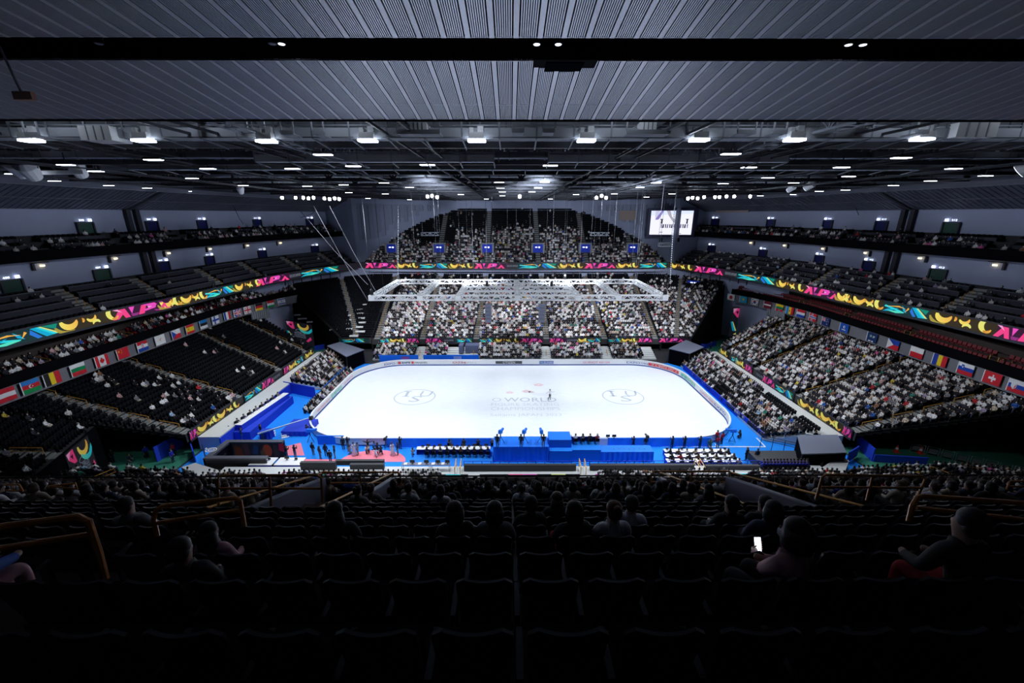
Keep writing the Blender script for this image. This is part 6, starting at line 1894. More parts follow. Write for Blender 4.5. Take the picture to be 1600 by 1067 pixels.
obj('pedestal', MB().lathe([(0.5, 0), (0.42, 0.1), (0.12, 0.2), (0.1, 1.25)], (d0.x, d0.y, 0), 12), M_BLACK, t)
obj('camera_head', MB().box((d1.x, d1.y, d1.z - .1), (0.5, 0.4, 0.45)), M_BLACK, t)
c0 = at(466, 668, z=0)
drape_box('draped_platform', 'deep blue draped platform by the left end of the barrier', 'platform', at(448, 674, z=0).x, at(487, 674, z=0).x, at(466, 682, z=0).y, at(466, 662, z=0).y, 0.75, M_BLUED, 0.05)
c0 = at(390, 668, z=0)
drape_box('draped_heap', 'crumpled azure cover over equipment on the left floor', 'covered equipment', c0.x - 1.3, c0.x + 1.3, c0.y - 1.0, c0.y + 1.0, 0.9, M_CARPET, 0.2)
c0 = at(418, 684, z=0)
drape_box('draped_heap', 'blue hooded cover beside the camera crane', 'covered equipment', c0.x - .7, c0.x + .7, c0.y - .5, c0.y + .5, 1.15, M_BLUED, 0.15)
tag(obj('barrier', MB().box((at(517, 688, z=.6).x, at(517, 688, z=.6).y, 0.65), (3.4, .14, 1.3), 0.0), M_BLUE), 'blue panel beside the white gate at the left end of the near barrier', 'panel')
mb = MB()
for r_, k in ((430, 0), (448, 1)):
    for i in range(3):
        c = at(443 + (i - 1) * 4 if not k else 446 + (i - 1) * 4, 686 - (i - 1) * 3.5, z=0.05)
for k, (px, py) in enumerate(((423, 648), (446, 684), (425, 682))):
    c = at(px, py, z=0)
    mb = MB()
    for i in range(3): mb.box((0.0, i * 0.34, 0.08 + 0.1 * i), (0.9, 0.24, 0.1 + .1 * i))
    tag(obj('step', mb, M_PAPER, loc=c, rz=0.5), 'white-edged steps on the azure floor, %s' % ('by the officials table', 'by the deep blue platform', 'beside the hooded cover')[k], 'steps')
mb = MB()
for a, b in (((1005, 697), (1195, 698)), ((1196, 698), (1182, 684)), ((1103, 699), (1098, 694)), ((1123, 699), (1117, 693)), ((1028, 698), (1023, 691))):
    mb.bar(at(*a, z=0.05), at(*b, z=0.05), 0.16, 0.02)
tag(obj('floor_marking', mb, M_PAPER), 'white tape lines on the azure carpet at the right', 'tape')
# cones and crowd barriers in the near right tunnel
for k, (px, py) in enumerate(((1400, 706), (1437, 708))):
    c = at(px, py, z=0.04)
    t = thing('traffic_cone', 'red traffic cone on the green tunnel floor, %s one' % ('left' if k == 0 else 'right'), 'cone', c)
    obj('base', MB().box((0, 0, 0.03), (0.6, 0.6, 0.06)), mat('cone_red', (0.75, 0.04, 0.03), 0.5), t)
    obj('body', MB().lathe([(0.24, 0.06), (0.17, 0.42)], n=14).lathe([(0.115, 0.68), (0.05, 0.95), (0.04, 0.96)], n=14), MATS['cone_red'], t)
    obj('white_band', MB().lathe([(0.17, 0.42), (0.115, 0.68)], n=14), M_WHITEM, t)
for k in range(8):
    c = at(1424 + k * 22.5, 705 + k * 5.2, z=0.0) if k else at(1421, 706, z=0.0)
    c2 = at(1424 + (k + 1) * 22.5 - 2, 705 + (k + 1) * 5.2 - .5, z=0.0)
    t = thing('crowd_barrier', 'black crowd barrier frame in the near right tunnel, %s from the left' % ords[k], 'barrier', c, math.atan2(c2.y - c.y, c2.x - c.x), 'crowd barriers in the near right tunnel')
    w = (c2 - c).length - .1
    mb = MB().tube([(0, 0, 0), (0, 0, 1.15), (w, 0, 1.15), (w, 0, 0)], 0.04, 6).tube([(0, 0, .35), (w, 0, .35)], 0.03, 6)
    obj('frame', mb, mat('barrier_steel', (0.30, 0.31, 0.34), 0.5, 0.4), t)
    obj('panel', MB().box((w / 2, 0, .68), (w - .3, .04, .5)), mat('barrier_mesh', (0.14, 0.145, 0.16), 0.6), t)
for k, (a, b) in enumerate((((1258, 727), (1272, 728)), ((1280, 735), (1318, 712)), ((1262, 716), (1283, 733)), ((318, 704), (325, 728)), ((325, 722), (345, 732)), ((355, 719), (343, 731)), ((1189, 690), (1244, 703)))):
    p, q = at(*a, z=1.0), at(*b, z=1.0)
    t = thing('guard_rail', 'black guard rail near a covered corner stand, %s' % ('right corner, short one', 'right corner, long one', 'right corner, slanted one', 'left corner, outer one', 'left corner, middle one', 'left corner, inner one', 'right end of the azure carpet')[k], 'railing', p, math.atan2(q.y - p.y, q.x - p.x))
    w = math.hypot(q.x - p.x, q.y - p.y); mb = MB()
    for z in (.3, .6, .9): mb.tube([(0, 0, z), (w, 0, z)], .035, 6)
    for i in range(4): mb.tube([(w * i / 3, 0, -.9), (w * i / 3, 0, .92)], .04, 6)
    obj('frame', mb, M_DARKM, t)
# media desks in the far left corner block and the white railings
dk = [(442, 479, 28), (497, 470, 16), (492, 475, 22), (505, 481, 22), (472, 481, 12), (497, 480, 10), (467, 491, 16), (500, 487, 10), (474, 497, 18), (503, 493, 12), (486, 502, 14), (519, 500, 14), (519, 507, 10), (522, 514, 14), (545, 465, 12), (555, 463, 14), (537, 471, 16),
      (545, 478, 14), (568, 475, 12), (540, 485, 10), (560, 483, 14), (543, 492, 12), (563, 489, 12), (545, 499, 10), (565, 496, 12), (545, 505, 8), (566, 503, 12), (562, 510, 12), (546, 513, 10), (563, 517, 16), (553, 524, 14), (517, 504, 12), (486, 476, 10), (480, 487, 10)]
dk.sort()
for k, (px, py, w) in enumerate(dk):
    r = ray(px, py)
    n = Vector((0, -.348, 1)); tt = (3.75 - .348 * 23 - n.dot(CAM)) / n.dot(r)
    c = CAM + r * tt
    ww = w * 0.13
    ang = 0.22 if px < 530 else 0.02
    t = thing('media_desk', 'narrow white media desk in the far left corner block, %s from the left' % ORD[k], 'desk', (c.x, c.y, c.z - 0.72), ang, 'media desks in the far left corner block')
    obj('top', MB().box((0, 0, 0.72), (ww, 0.5, 0.05)), M_PAPER, t)
    obj('panel', MB().box((0, -0.2, 0.58), (ww, 0.04, 0.22)), M_PAPER, t)
    for e in (-ww / 2 + .05, ww / 2 - .05): obj('leg', MB().box((e, 0, .3), (.05, .4, .7)), M_BLACK, t)

# ------------------------------------------------------------------ people: one continuous body per pose, clothes and hair over it
def grow(name, J, bones, sub=2):
    """a skinned body: J joint -> (position, radius), bones pairs of joints"""
    names = list(J)
    me = bpy.data.meshes.new(name)
    me.from_pydata([J[n][0] for n in names], [(names.index(a), names.index(b)) for a, b in bones], [])
    o = bpy.data.objects.new(name, me); COL.objects.link(o)
    sk = o.modifiers.new('skin', 'SKIN'); sk.branch_smoothing = 0.3
    for i, n in enumerate(names):
        r = J[n][1]
        me.skin_vertices[0].data[i].radius = (r, r) if not isinstance(r, tuple) else r
        me.skin_vertices[0].data[i].use_root = (n == 'pelvis')
    sb = o.modifiers.new('sub', 'SUBSURF'); sb.levels = sub; sb.render_levels = sub
    out = bpy.data.meshes.new_from_object(o.evaluated_get(bpy.context.evaluated_depsgraph_get()))
    bpy.data.objects.remove(o); bpy.data.meshes.remove(me)
    out.name = name
    return out
BONES = [('pelvis', 'belly'), ('belly', 'chest'), ('chest', 'neck'), ('neck', 'jaw'), ('jaw', 'brow'), ('brow', 'crown'), ('jaw', 'nose')]
for s in 'lr':
    BONES += [('chest', 'sh' + s), ('sh' + s, 'el' + s), ('el' + s, 'wr' + s), ('wr' + s, 'ha' + s), ('pelvis', 'hip' + s), ('hip' + s, 'kn' + s), ('kn' + s, 'an' + s), ('an' + s, 'toe' + s)]
RAD = dict(pelvis=.135, belly=.12, chest=.13, neck=.052, jaw=.078, brow=.095, crown=.06, nose=.022, sh=.07, el=.045, wr=.032, ha=.038, hip=.09, kn=.06, an=.042, toe=.04)
def pose(kind):
    P = {}
    if kind.startswith('sit'):
        lean = {'sit': 0.0, 'sit_lean': 0.14, 'sit_phone': 0.04, 'sit_desk': 0.10}[kind]
        P = dict(pelvis=(0, 0, .52), belly=(0, lean * .4, .70), chest=(0, lean, .90), neck=(0, lean + .01, 1.08), jaw=(0, lean + .045, 1.17), brow=(0, lean + .03, 1.26), crown=(0, lean + .01, 1.34), nose=(0, lean + .15, 1.19))
        for s, e in (('l', -1), ('r', 1)):
            P['sh' + s] = (.18 * e, lean, .99); P['el' + s] = (.235 * e, lean + .08, .74); P['wr' + s] = (.15 * e, lean + .28, .66); P['ha' + s] = (.10 * e, lean + .36, .65)
            P['hip' + s] = (.10 * e, .04, .50); P['kn' + s] = (.12 * e, .45, .52); P['an' + s] = (.12 * e, .44, .09); P['toe' + s] = (.125 * e, .58, .045)
        if kind == 'sit_phone':
            P['ell'] = (-.24, .14, .76); P['wrl'] = (-.27, .30, .92); P['hal'] = (-.28, .35, 1.0)
        if kind == 'sit_desk':
            for s, e in (('l', -1), ('r', 1)):
                P['wr' + s] = (.16 * e, lean + .32, .80); P['ha' + s] = (.12 * e, lean + .40, .80)
    elif kind in ('stand', 'shoot', 'skate', 'spread'):
        P = dict(pelvis=(0, 0, .96), belly=(0, .0, 1.12), chest=(0, -.01, 1.33), neck=(0, 0, 1.50), jaw=(0, .035, 1.585), brow=(0, .02, 1.675), crown=(0, 0, 1.75), nose=(0, .14, 1.605))
        for s, e in (('l', -1), ('r', 1)):
            P['sh' + s] = (.18 * e, -.01, 1.42); P['el' + s] = (.24 * e, -.03, 1.14); P['wr' + s] = (.23 * e, .08, .90); P['ha' + s] = (.22 * e, .11, .81)
            P['hip' + s] = (.095 * e, 0, .93); P['kn' + s] = (.10 * e, .02, .50); P['an' + s] = (.10 * e, -.02, .09); P['toe' + s] = (.12 * e, .13, .045)
            if kind == 'shoot': P['el' + s] = (.24 * e, .14, 1.22); P['wr' + s] = (.12 * e, .30, 1.48); P['ha' + s] = (.08 * e, .36, 1.54)
            if kind == 'spread': P['el' + s] = (.42 * e, .04, 1.40); P['wr' + s] = (.62 * e, .14, 1.50); P['ha' + s] = (.70 * e, .18, 1.54)
        if kind == 'skate':
            P['ell'] = (-.40, .06, 1.28); P['wrl'] = (-.60, .14, 1.30); P['hal'] = (-.70, .18, 1.32)
            P['elr'] = (.34, -.1, 1.24); P['wrr'] = (.52, -.16, 1.10); P['har'] = (.60, -.18, 1.06)
            P['knr'] = (.16, .16, .56); P['anr'] = (.14, -.12, .22); P['toer'] = (.15, .0, .10)
    elif kind == 'kneel':
        P = dict(pelvis=(0, 0, .40), belly=(0, .06, .55), chest=(0, .14, .74), neck=(0, .17, .90), jaw=(0, .22, .98), brow=(0, .21, 1.07), crown=(0, .19, 1.14), nose=(0, .32, 1.0))
        for s, e in (('l', -1), ('r', 1)):
            P['sh' + s] = (.18 * e, .14, .83); P['el' + s] = (.25 * e, .28, .64); P['wr' + s] = (.12 * e, .42, .84); P['ha' + s] = (.08 * e, .46, .92)
            P['hip' + s] = (.10 * e, .02, .38); P['kn' + s] = (.15 * e, .40, .42 if s == 'l' else .09); P['an' + s] = (.14 * e, .26 if s == 'l' else -.04, .08); P['toe' + s] = (.14 * e, .40 if s == 'l' else -.16, .045)
    J = {}
    for n, p in P.items():
        k = n if n in RAD else n[:-1]
        J[n] = (Vector(p), RAD[k])
    return J
M_SKIN = mat('skin', (0.58, 0.36, 0.27), 0.6); M_EYE = mat('dark_eye', (0.02, 0.015, 0.012), 0.3)
M_CLOTH = mat_obj('cloth_dye'); M_HAIR = mat_obj('hair_dye', 0.5, 0.2, 60)
M_MASK = mat('face_mask_white', (0.8, 0.81, 0.84), 0.8)
def garment(body, J, sel, grow_by, name, ends=()):
    """the part of the body surface nearest to the chosen bones, moved outwards"""
    segs = [(a, b, J[a][0], J[b][0]) for a, b in BONES]
    def near(p):
        best, bb = 1e9, None
        for a, b, u, v in segs:
            d = v - u; t = max(0, min(1, (p - u).dot(d) / max(d.length_squared, 1e-9)))
            q = (p - (u + d * t)).length - 0.5 * (J[a][1] + (J[b][1] - J[a][1]) * t)
            if q < best: best, bb = q, (a, b)
        return bb
    keep = []
    for f in body.polygons:
        if near(Vector(f.center)) in sel: keep.append(f)
    idx = {}
    vs, fs = [], []
    for f in keep:
        row = []
        for i in f.vertices:
            if i not in idx:
                v = body.vertices[i]
                idx[i] = len(vs); vs.append(v.co + v.normal * grow_by)
            row.append(idx[i])
        fs.append(row)
    me = bpy.data.meshes.new(name)
    me.from_pydata(vs, [], fs)
    me.materials.append(M_CLOTH)
    me.polygons.foreach_set('use_smooth', np.ones(len(fs), dtype=bool))
    me.update()
    return me
TOPB = {('pelvis', 'belly'), ('belly', 'chest'), ('chest', 'neck')} | {x for s in 'lr' for x in (('chest', 'sh' + s), ('sh' + s, 'el' + s), ('el' + s, 'wr' + s))}
LEGB = {x for s in 'lr' for x in (('pelvis', 'hip' + s), ('hip' + s, 'kn' + s), ('kn' + s, 'an' + s))}
SHOEB = {x for s in 'lr' for x in (('an' + s, 'toe' + s),)}
PROTO = {}
def proto(kind, hair='short', dress=False, mask=False, reach=None):
    key = (kind, hair, dress, mask, reach and tuple(reach))
    if key in PROTO: return PROTO[key]
    J = pose(kind)
    if reach is not None:
        h = Vector(reach); sh = J['shl'][0]; mid = (sh + h) / 2 + Vector((-.07, -.02, -.14))
        J['ell'] = (mid, RAD['el']); J['wrl'] = (mid.lerp(h, .72), RAD['wr']); J['hal'] = (h, RAD['ha'])
    body = grow('body', J, BONES)
    body.materials.clear(); body.materials.append(M_SKIN); body.materials.append(M_EYE)
    body.polygons.foreach_set('use_smooth', np.ones(len(body.polygons), dtype=bool))
    br = J['brow'][0]
    bm = bmesh.new(); bm.from_mesh(body)                            # eyes set into the face
    for e in (-.035, .035):
        r = bmesh.ops.create_uvsphere(bm, u_segments=6, v_segments=5, radius=0.014, matrix=Matrix.Translation(br + Vector((e, .088, -.03))))
        for v in r['verts']:
            for f in v.link_faces: f.material_index = 1
    bm.to_mesh(body); bm.free()
    parts = [('body', body)]
    parts.append(('jacket', garment(body, J, TOPB, 0.016, 'jacket')))
    parts.append(('trousers', garment(body, J, LEGB, 0.012, 'trousers')))
    parts.append(('shoes', garment(body, J, SHOEB, 0.010, 'shoes')))
    hb = MB()
    c = br + Vector((0, -.022, .022))
    hb.ball(c, (.108, .110, .105), 14)
    hb.ball(c + Vector((0, -.035, -.05)), (.100, .088, .105), 14)
    if hair == 'long':
        hb.lathe([(.105, 0), (.125, -.12), (.13, -.26), (.09, -.36), (.03, -.40)][::-1], (c.x, c.y - .045, c.z), 12)
    elif hair == 'bun':
        hb.ball(c + Vector((0, -.11, .06)), .055, 10)
    elif hair == 'bob':
        hb.lathe([(.112, .02), (.128, -.08), (.122, -.16), (.06, -.18)][::-1], (c.x, c.y - .02, c.z), 12)
    hm = hb.mesh('hair', M_HAIR, True)
    parts.append(('hair', hm))
    if mask:
        parts.append(('face_mask', MB().ball(J['jaw'][0] + Vector((0, .055, .005)), (.062, .055, .05), 10).mesh('face_mask', M_MASK, True)))
    if dress:
        p = J['pelvis'][0]
        parts.append(('gown', MB().lathe([(.14, .15), (.16, 0.0), (.22, -.4), (.33, -.90)][::-1], p, 16).mesh('gown', M_CLOTH, True)))
    PROTO[key] = parts
    return parts
HAIRC = {'black': (0.012, 0.010, 0.010), 'dark brown': (0.035, 0.02, 0.014), 'auburn': (0.16, 0.05, 0.02), 'grey': (0.25, 0.25, 0.26), 'brown': (0.08, 0.04, 0.02)}
TOPC = {'black': (0.014, 0.014, 0.017), 'white': (0.75, 0.76, 0.80), 'navy': (0.012, 0.02, 0.07), 'grey': (0.2, 0.2, 0.22), 'beige': (0.5, 0.42, 0.33), 'red': (0.5, 0.02, 0.03), 'pink': (0.62, 0.33, 0.36), 'blue': (0.03, 0.12, 0.5),
        'brown': (0.12, 0.06, 0.035), 'cream': (0.62, 0.57, 0.46), 'royal blue': (0.01, 0.03, 0.42), 'dark green': (0.02, 0.08, 0.04)}
def person(kind, loc, ang, label, top='black', legs='black', hair='short', hairc='black', dress=False, mask=False, group=None, scale=1.0, reach=None):
    """ang: heading in plan, the way the person faces"""
    parts = proto(kind, hair, dress, mask, reach)
    r = bpy.data.objects.new('person', None); COL.objects.link(r)
    r.empty_display_size = 0.2; PERSON_LAST[0] = r.name
    r.location = loc; r.rotation_euler = (0, 0, ang - PI / 2); r.scale = (scale,) * 3
    tag(r, label, 'person', group)
    for n, me in parts:
        o = bpy.data.objects.new(n, me); COL.objects.link(o); o.parent = r
        o.color = (*{'jacket': TOPC[top], 'gown': TOPC[top], 'trousers': TOPC[legs], 'shoes': (0.02, 0.02, 0.022), 'hair': HAIRC[hairc]}.get(n, (1, 1, 1)), 1)
    return r
UP = PI / 2
PERSON_LAST = ['']
# rinkside people, standing: pixel of the feet
staff = [(490, 711, 'stand', 80, 'black', 'person in black with a tripod camera on the azure carpet near the barrier corner'), (501, 717, 'stand', 60, 'brown', 'person in a long dark brown coat on the azure carpet by the barrier corner'),
         (510, 713, 'stand', 100, 'navy', 'person in a navy jacket standing beside the one in a brown coat'), (524, 716, 'stand', 200, 'black', 'person in a black suit holding papers, standing between the pink carpets'), (517, 723, 'stand', -90, 'black', 'person in black standing with the back to the ice by the black low boxes'),
         (538, 700, 'stand', -90, 'black', 'person in a black suit standing by the white gate of the near barrier'), (549, 695, 'shoot', 90, 'black', 'person in black filming over the near barrier, next to the one by the gate'), (560, 711, 'stand', 180, 'grey', 'person in grey standing right beside the white gown on the left'),
         (545, 709, 'kneel', 60, 'grey', 'crouching photographer left of the white gown'), (576, 706, 'spread', 90, 'black', 'person in black with both arms spread at the near barrier'), (574, 707, 'kneel', -60, 'cream', 'crouching person in cream in front of the one with spread arms'), (583, 702, 'kneel', 0, 'blue', 'crouching person in blue next to the barrier, by the half-round pink carpet'),
         (591, 711, 'stand', 200, 'black', 'person in black at the edge of the half-round pink carpet'), (596, 710, 'kneel', 120, 'black', 'kneeling person in black at the edge of the half-round pink carpet'), (587, 714, 'kneel', 90, 'white', 'crouching photographer in a white top on the half-round pink carpet'),
         (622, 711, 'stand', 180, 'black', 'person in a black suit facing the white gown on the right'), (626, 701, 'shoot', 90, 'black', 'person in black holding a camera high beside the white gown on the right'), (645, 714, 'kneel', 90, 'grey', 'kneeling person by the small blue screen left of the officials platform'),
         (449, 716, 'shoot', 60, 'black', 'photographer in black on the pink strip by the shelter, left of two'), (462, 715, 'shoot', 80, 'black', 'photographer in black on the pink strip by the shelter, right of two'), (409, 681, 'stand', 60, 'black', 'camera crane operator in black on the left floor'),
         (379, 687, 'stand', 30, 'black', 'person in black with equipment on the left floor behind the shelter'), (361, 684, 'stand', 20, 'navy', 'person in navy near the long blue screen behind the shelter'), (478, 676, 'kneel', 40, 'black', 'crouching camera person by the deep blue draped platform'),
         (987, 697, 'shoot', 100, 'navy', 'standing photographer at the near barrier at the right, first of three'), (1006, 697, 'stand', 90, 'black', 'person by the tripod at the near barrier, between the officials and the photographers'), (1047, 697, 'shoot', 100, 'navy', 'standing photographer in navy at the near barrier at the right, second of three'),
         (1066, 697, 'shoot', 95, 'black', 'standing photographer in black at the near barrier at the right, third of three'), (1090, 697, 'shoot', 110, 'black', 'tall photographer in black aiming at the ice, left of the red shirts'), (1106, 696, 'kneel', 80, 'dark green', 'crouching person in dark green beside the red shirts'),
         (1114, 693, 'stand', 60, 'red', 'person in a red shirt at the near right barrier corner, left one'), (1127, 694, 'stand', 110, 'red', 'person in a red shirt at the near right barrier corner, right one'), (1119, 691, 'stand', 90, 'red', 'person in a red shirt at the near right barrier corner, between two others in red'), (1157, 684, 'kneel', 170, 'black', 'camera person in black behind the blue camera at the near right barrier corner'),
         (777, 699, 'stand', 75, 'black', 'camera operator in black on the left draped camera platform'), (814, 699, 'stand', 75, 'black', 'camera operator in black on the middle draped camera platform'), (849, 699, 'stand', 95, 'black', 'camera operator in black on the right draped camera platform'),
         (1181, 721, 'stand', 90, 'navy', 'person in navy standing at the right end of the blue guard rail'), (1165, 719, 'stand', 120, 'black', 'person in black near the right end of the press tables'), (267, 700, 'stand', -60, 'black', 'person in black standing by the blue screen of the near left tunnel'), (273, 712, 'stand', 180, 'red', 'person in red on the green floor of the near left tunnel'),
         (271, 722, 'stand', 0, 'royal blue', 'person in royal blue on the green floor of the near left tunnel'), (231, 716, 'stand', -30, 'royal blue', 'person in royal blue behind the screen of the near left tunnel'), (178, 722, 'stand', 0, 'black', 'person in black deep in the near left tunnel'), (202, 722, 'kneel', 0, 'navy', 'crouching person deep in the near left tunnel'),
         (1102, 536, 'stand', -90, 'black', 'person in black on the green floor of the far right tunnel'), (1110, 545, 'stand', -60, 'royal blue', 'person in royal blue at the barrier of the far right tunnel'), (1271, 692, 'stand', 90, 'black', 'person in black at the corner of the near right cover'), (509, 541, 'stand', -90, 'royal blue', 'person in royal blue at the far left tunnel'),
         (520, 537, 'stand', -90, 'black', 'person in black at the far left tunnel')]
PLAT = {}
for px, py, kd, deg, top, lab in staff:
    z = 0.05
    if py == 699: z = at(790, 698, y=face(771, 806, 698, 722)[2]).z
    if kd == 'stand' and (px, py) == (1271, 692): z = 0.9
    c = at(px, py, z=z)
    if -16 < c.y < -13.9 and 500 < px < 1120 and py < 705 and py != 699: c.y = min(c.y, -15.3)
    hc = random.choice(['black', 'dark brown', 'brown'])
    person(kd, c, math.radians(deg), lab, top, random.choice(['black', 'navy', 'grey']) if top != 'white' else 'white', random.choice(['short', 'short', 'bob']), hc, group=None)
for px, py, lab in ((554, 711, 'person in a long white gown on the azure carpet, left of the half-round pink carpet'), (614, 711, 'person in a long white gown on the azure carpet, right of the half-round pink carpet')):
    person('stand', at(px, py, z=.05), math.radians(-60), lab, 'white', 'white', 'bun', 'dark brown', dress=True)
SK = person('skate', at(859, 624, z=0.1), math.radians(-70), 'skater in black trousers and a pale top alone on the ice', 'white', 'black', 'short', 'black')
for n_, x, y in (('skate_blade', -.10, .04), ('skate_blade', .145, -.05)):
    obj(n_, MB().box((x, y, -0.03 if x < 0 else .05), (0.012, 0.3, 0.05)), M_STEEL, SK)
# cameras: draped ones on the platforms, tripods by the barrier
def tv_camera(loc, rz, label, cover=True, sc_=1.0):
    t = thing('broadcast_camera', label, 'camera', loc, rz)
    t.scale = (sc_,) * 3
    m = M_BLUE if cover else M_BLACK
    tl = Matrix.Rotation(math.radians(-18), 3, 'X')
    obj('camera_body', MB().box((0, 0, 1.62), (0.36, 0.7, 0.42), M=tl), m, t)
    obj('lens', MB().lathe([(.13, .2), (.16, .75), (.15, .8)], (0, .12, 1.6), 12, M=Matrix.Rotation(math.radians(-95), 3, 'X')), m if cover else M_MONB, t)
    obj('tripod', MB().tube([(0, 0, 1.4), (0, 0, .9)], .07, 6).tube([(0, 0, 1.0), (.4, .3, 0)], .035, 6).tube([(0, 0, 1.0), (-.4, .3, 0)], .035, 6).tube([(0, 0, 1.0), (0, -.45, 0)], .035, 6), M_BLACK, t)
for px, lab in ((782, 'left'), (819, 'middle'), (846, 'right')):
    z = at(790, 698, y=face(771, 806, 698, 722)[2]).z
    c = at(px, 697, z=z)
    tv_camera((c.x, c.y + .55, z), -0.3 if lab != 'right' else 0.05, 'blue-covered broadcast camera on the %s draped platform' % lab)
tv_camera(at(486, 690, z=.05), -0.9, 'blue-covered broadcast camera at the near left barrier corner')
tv_camera(at(1143, 690, z=.05), 0.9, 'blue-covered broadcast camera at the near right barrier corner')
for px, py, lab in ((603, 700, 'slim tripod with a small light at the near barrier, right of the half-round pink carpet'), (1010, 696, 'black tripod camera at the near barrier, right of the officials')):
    tv_camera(at(px, py, z=.05), 0.0, lab, False, 0.8)
# seated officials
def seated(px0, px1, n, y, z, ang, top, lab, group=None, kd='sit_desk', skip=()):
    a, b = at(px0, 695, y=y).x, at(px1, 695, y=y).x
    for i in range(n):
        if i in skip: continue
        x = a + (b - a) * (i / (n - 1) if n > 1 else 0)
        tp = top if isinstance(top, str) else top[i % len(top)]
        CHL.append('dark folding chair under the ' + lab.replace(' in {c}', '').format(n=ORD[i]))
        person(kd, (x, y, z), ang, lab.format(c=tp, n=ORD[i]), tp, 'black', random.choice(['short', 'bob', 'short', 'long']), random.choice(['black', 'dark brown', 'brown', 'grey']), group=group)
        STOOLS.append((x, y, z, ang))
STOOLS, CHL = [], []
seated(666, 762, 10, -17.75, 0.44, UP, ['navy', 'black', 'grey', 'black', 'black', 'brown', 'navy', 'black', 'black', 'blue'], 'seated official in {c} at the long officials table, {n} from the left', 'officials at the long table')
seated(702, 882, 9, -15.5, 0.25, UP, ['grey', 'black', 'navy', 'brown', 'pink', 'black', 'black', 'blue', 'beige'], 'seated official in {c} right at the near barrier, {n} from the left', 'officials at the barrier', skip=())
seated(899, 933, 4, MIDP[2] + 1.35, MIDP[3], UP, ['white', 'grey', 'black', 'red'], 'seated official in {c} on the middle blue platform, {n} from the left', 'officials on the middle platform')
seated(960, 1008, 7, -17.7, 0.05, UP, ['black', 'grey', 'black', 'navy', 'black', 'black', 'brown'], 'seated official in {c} at the right officials table, {n} from the left', 'officials at the right table')
for r, (xa, xb, y) in enumerate(PT):
    for i in range(8):
        tp = ['black', 'white', 'black', 'brown', 'grey', 'black', 'white', 'navy', 'red', 'beige', 'black'][(i * 3 + r * 5) % 11]
        x = xa + (xb - xa) * (i + .5) / 8
        person('sit_desk', (x, y - .72, 0.05), UP + random.uniform(-.2, .2), 'seated reporter in %s, press row %s from the ice, %s from the left' % (tp, ords[r], ORD[i]), tp, 'black', random.choice(['short', 'bob', 'long']), random.choice(['black', 'dark brown', 'brown']), group='reporters at the press tables')
        STOOLS.append((x, y - .72, 0.05, UP)); CHL.append('dark folding chair at the press tables, row %s from the ice, %s from the left' % (ords[r], ORD[i]))
p, q = LTAB
d_ = (q - p).normalized()
for i in range(8):
    c = p + (q - p) * ((i + .6) / 8.4) + Vector((-d_.y, d_.x, 0)) * 0.75
    person('sit_desk', (c.x, c.y, 1.24), math.atan2(-d_.x, d_.y), 'seated official at the left floor table, %s from the camera' % ORD[i], ['black', 'navy', 'black', 'grey'][i % 4], 'black', 'short', random.choice(['black', 'dark brown']), group='officials on the left floor')
    STOOLS.append((c.x, c.y, 1.24, math.atan2(-d_.x, d_.y))); CHL.append('dark folding chair at the left floor table, %s from the camera' % ORD[i])
for i in range(28):
    r = i // 14
    c = at(1192 + (i % 14) * 5.2, 727 + r * 5, z=2.0 - r * 0.1)
    person('sit', (c.x, c.y, 1.5 - 0.0 * r), UP, 'person in royal blue at the right walkway end, %s row, %s from the left' % (('front', 'back')[r], ORD[i % 14]), 'royal blue', 'black', 'short', 'black', mask=True, group='people in royal blue')
    STOOLS.append((c.x, c.y, 1.5, UP)); CHL.append('dark folding chair of the people in royal blue, %s row, %s from the left' % (('front', 'back')[r], ORD[i % 14]))
pc = bpy.data.meshes.new('chair')
def chair_proto():
    t = thing('folding_chair', 'dark folding chair under a seated official', 'chair', (0, 0, 0))
    obj('seat', MB().box((0, 0, .44), (.42, .42, .04)), M_SEATC, t)
    obj('backrest', MB().box((0, -.24, .72), (.42, .04, .34)), M_SEATC, t)
    for x in (-.19, .19):
        for y in (-.2, .18): obj('leg', MB().box((x, y, .22), (.03, .03, .44)), M_DARKM, t)
    return t
cp = None
for i, (x, y, z, a) in enumerate(STOOLS):
    if cp is None:
        cp = chair_proto(); cp['label'] = CHL[i]; cp.location = (x, y, z); cp.rotation_euler = (0, 0, a - UP); cp['group'] = 'folding chairs beside the ice'
    else:
        dup(cp, (x, y, z), a - UP, CHL[i])

# ------------------------------------------------------------------ stand in front of the camera
PIT, RISE = 0.83, 0.83 * 0.677
NR = 20
def row_y(k): return CAM.y + 1.58 + PIT * k
def row_z(k): return CAM.z - 0.971 - 0.677 * (1.58 + PIT * k) - 1.0
mb = MB()
for k in range(-5, NR):
    y0, y1 = row_y(k) - .26, row_y(k) + PIT - .26
    z = row_z(k)
    mb.quad((-45, y0, z), (45, y0, z), (45, y1, z), (-45, y1, z))
    mb.quad((-45, y1, z), (-45, y1, z - RISE), (45, y1, z - RISE), (45, y1, z))
yE, zE = row_y(NR - 1) + PIT - .26, row_z(NR - 1)
mb.box((0, yE + .1, zE - .2), (90, .25, 2.0)); mb.box((0, yE - .8, zE - 1.1), (90, 2.0, .4))
tag(obj('stand_terrace', mb, mat('brown_carpet', (0.085, 0.05, 0.045), 0.9)), 'steep terrace of the upper stand that falls away from the camera', 'terrace')
tag(obj('edge_rail', MB().tube([(-45, yE + .1, zE + .98), (45, yE + .1, zE + .98)], .04, 6), M_BLACK), 'black rail along the front edge of the upper stand below the camera', 'railing')
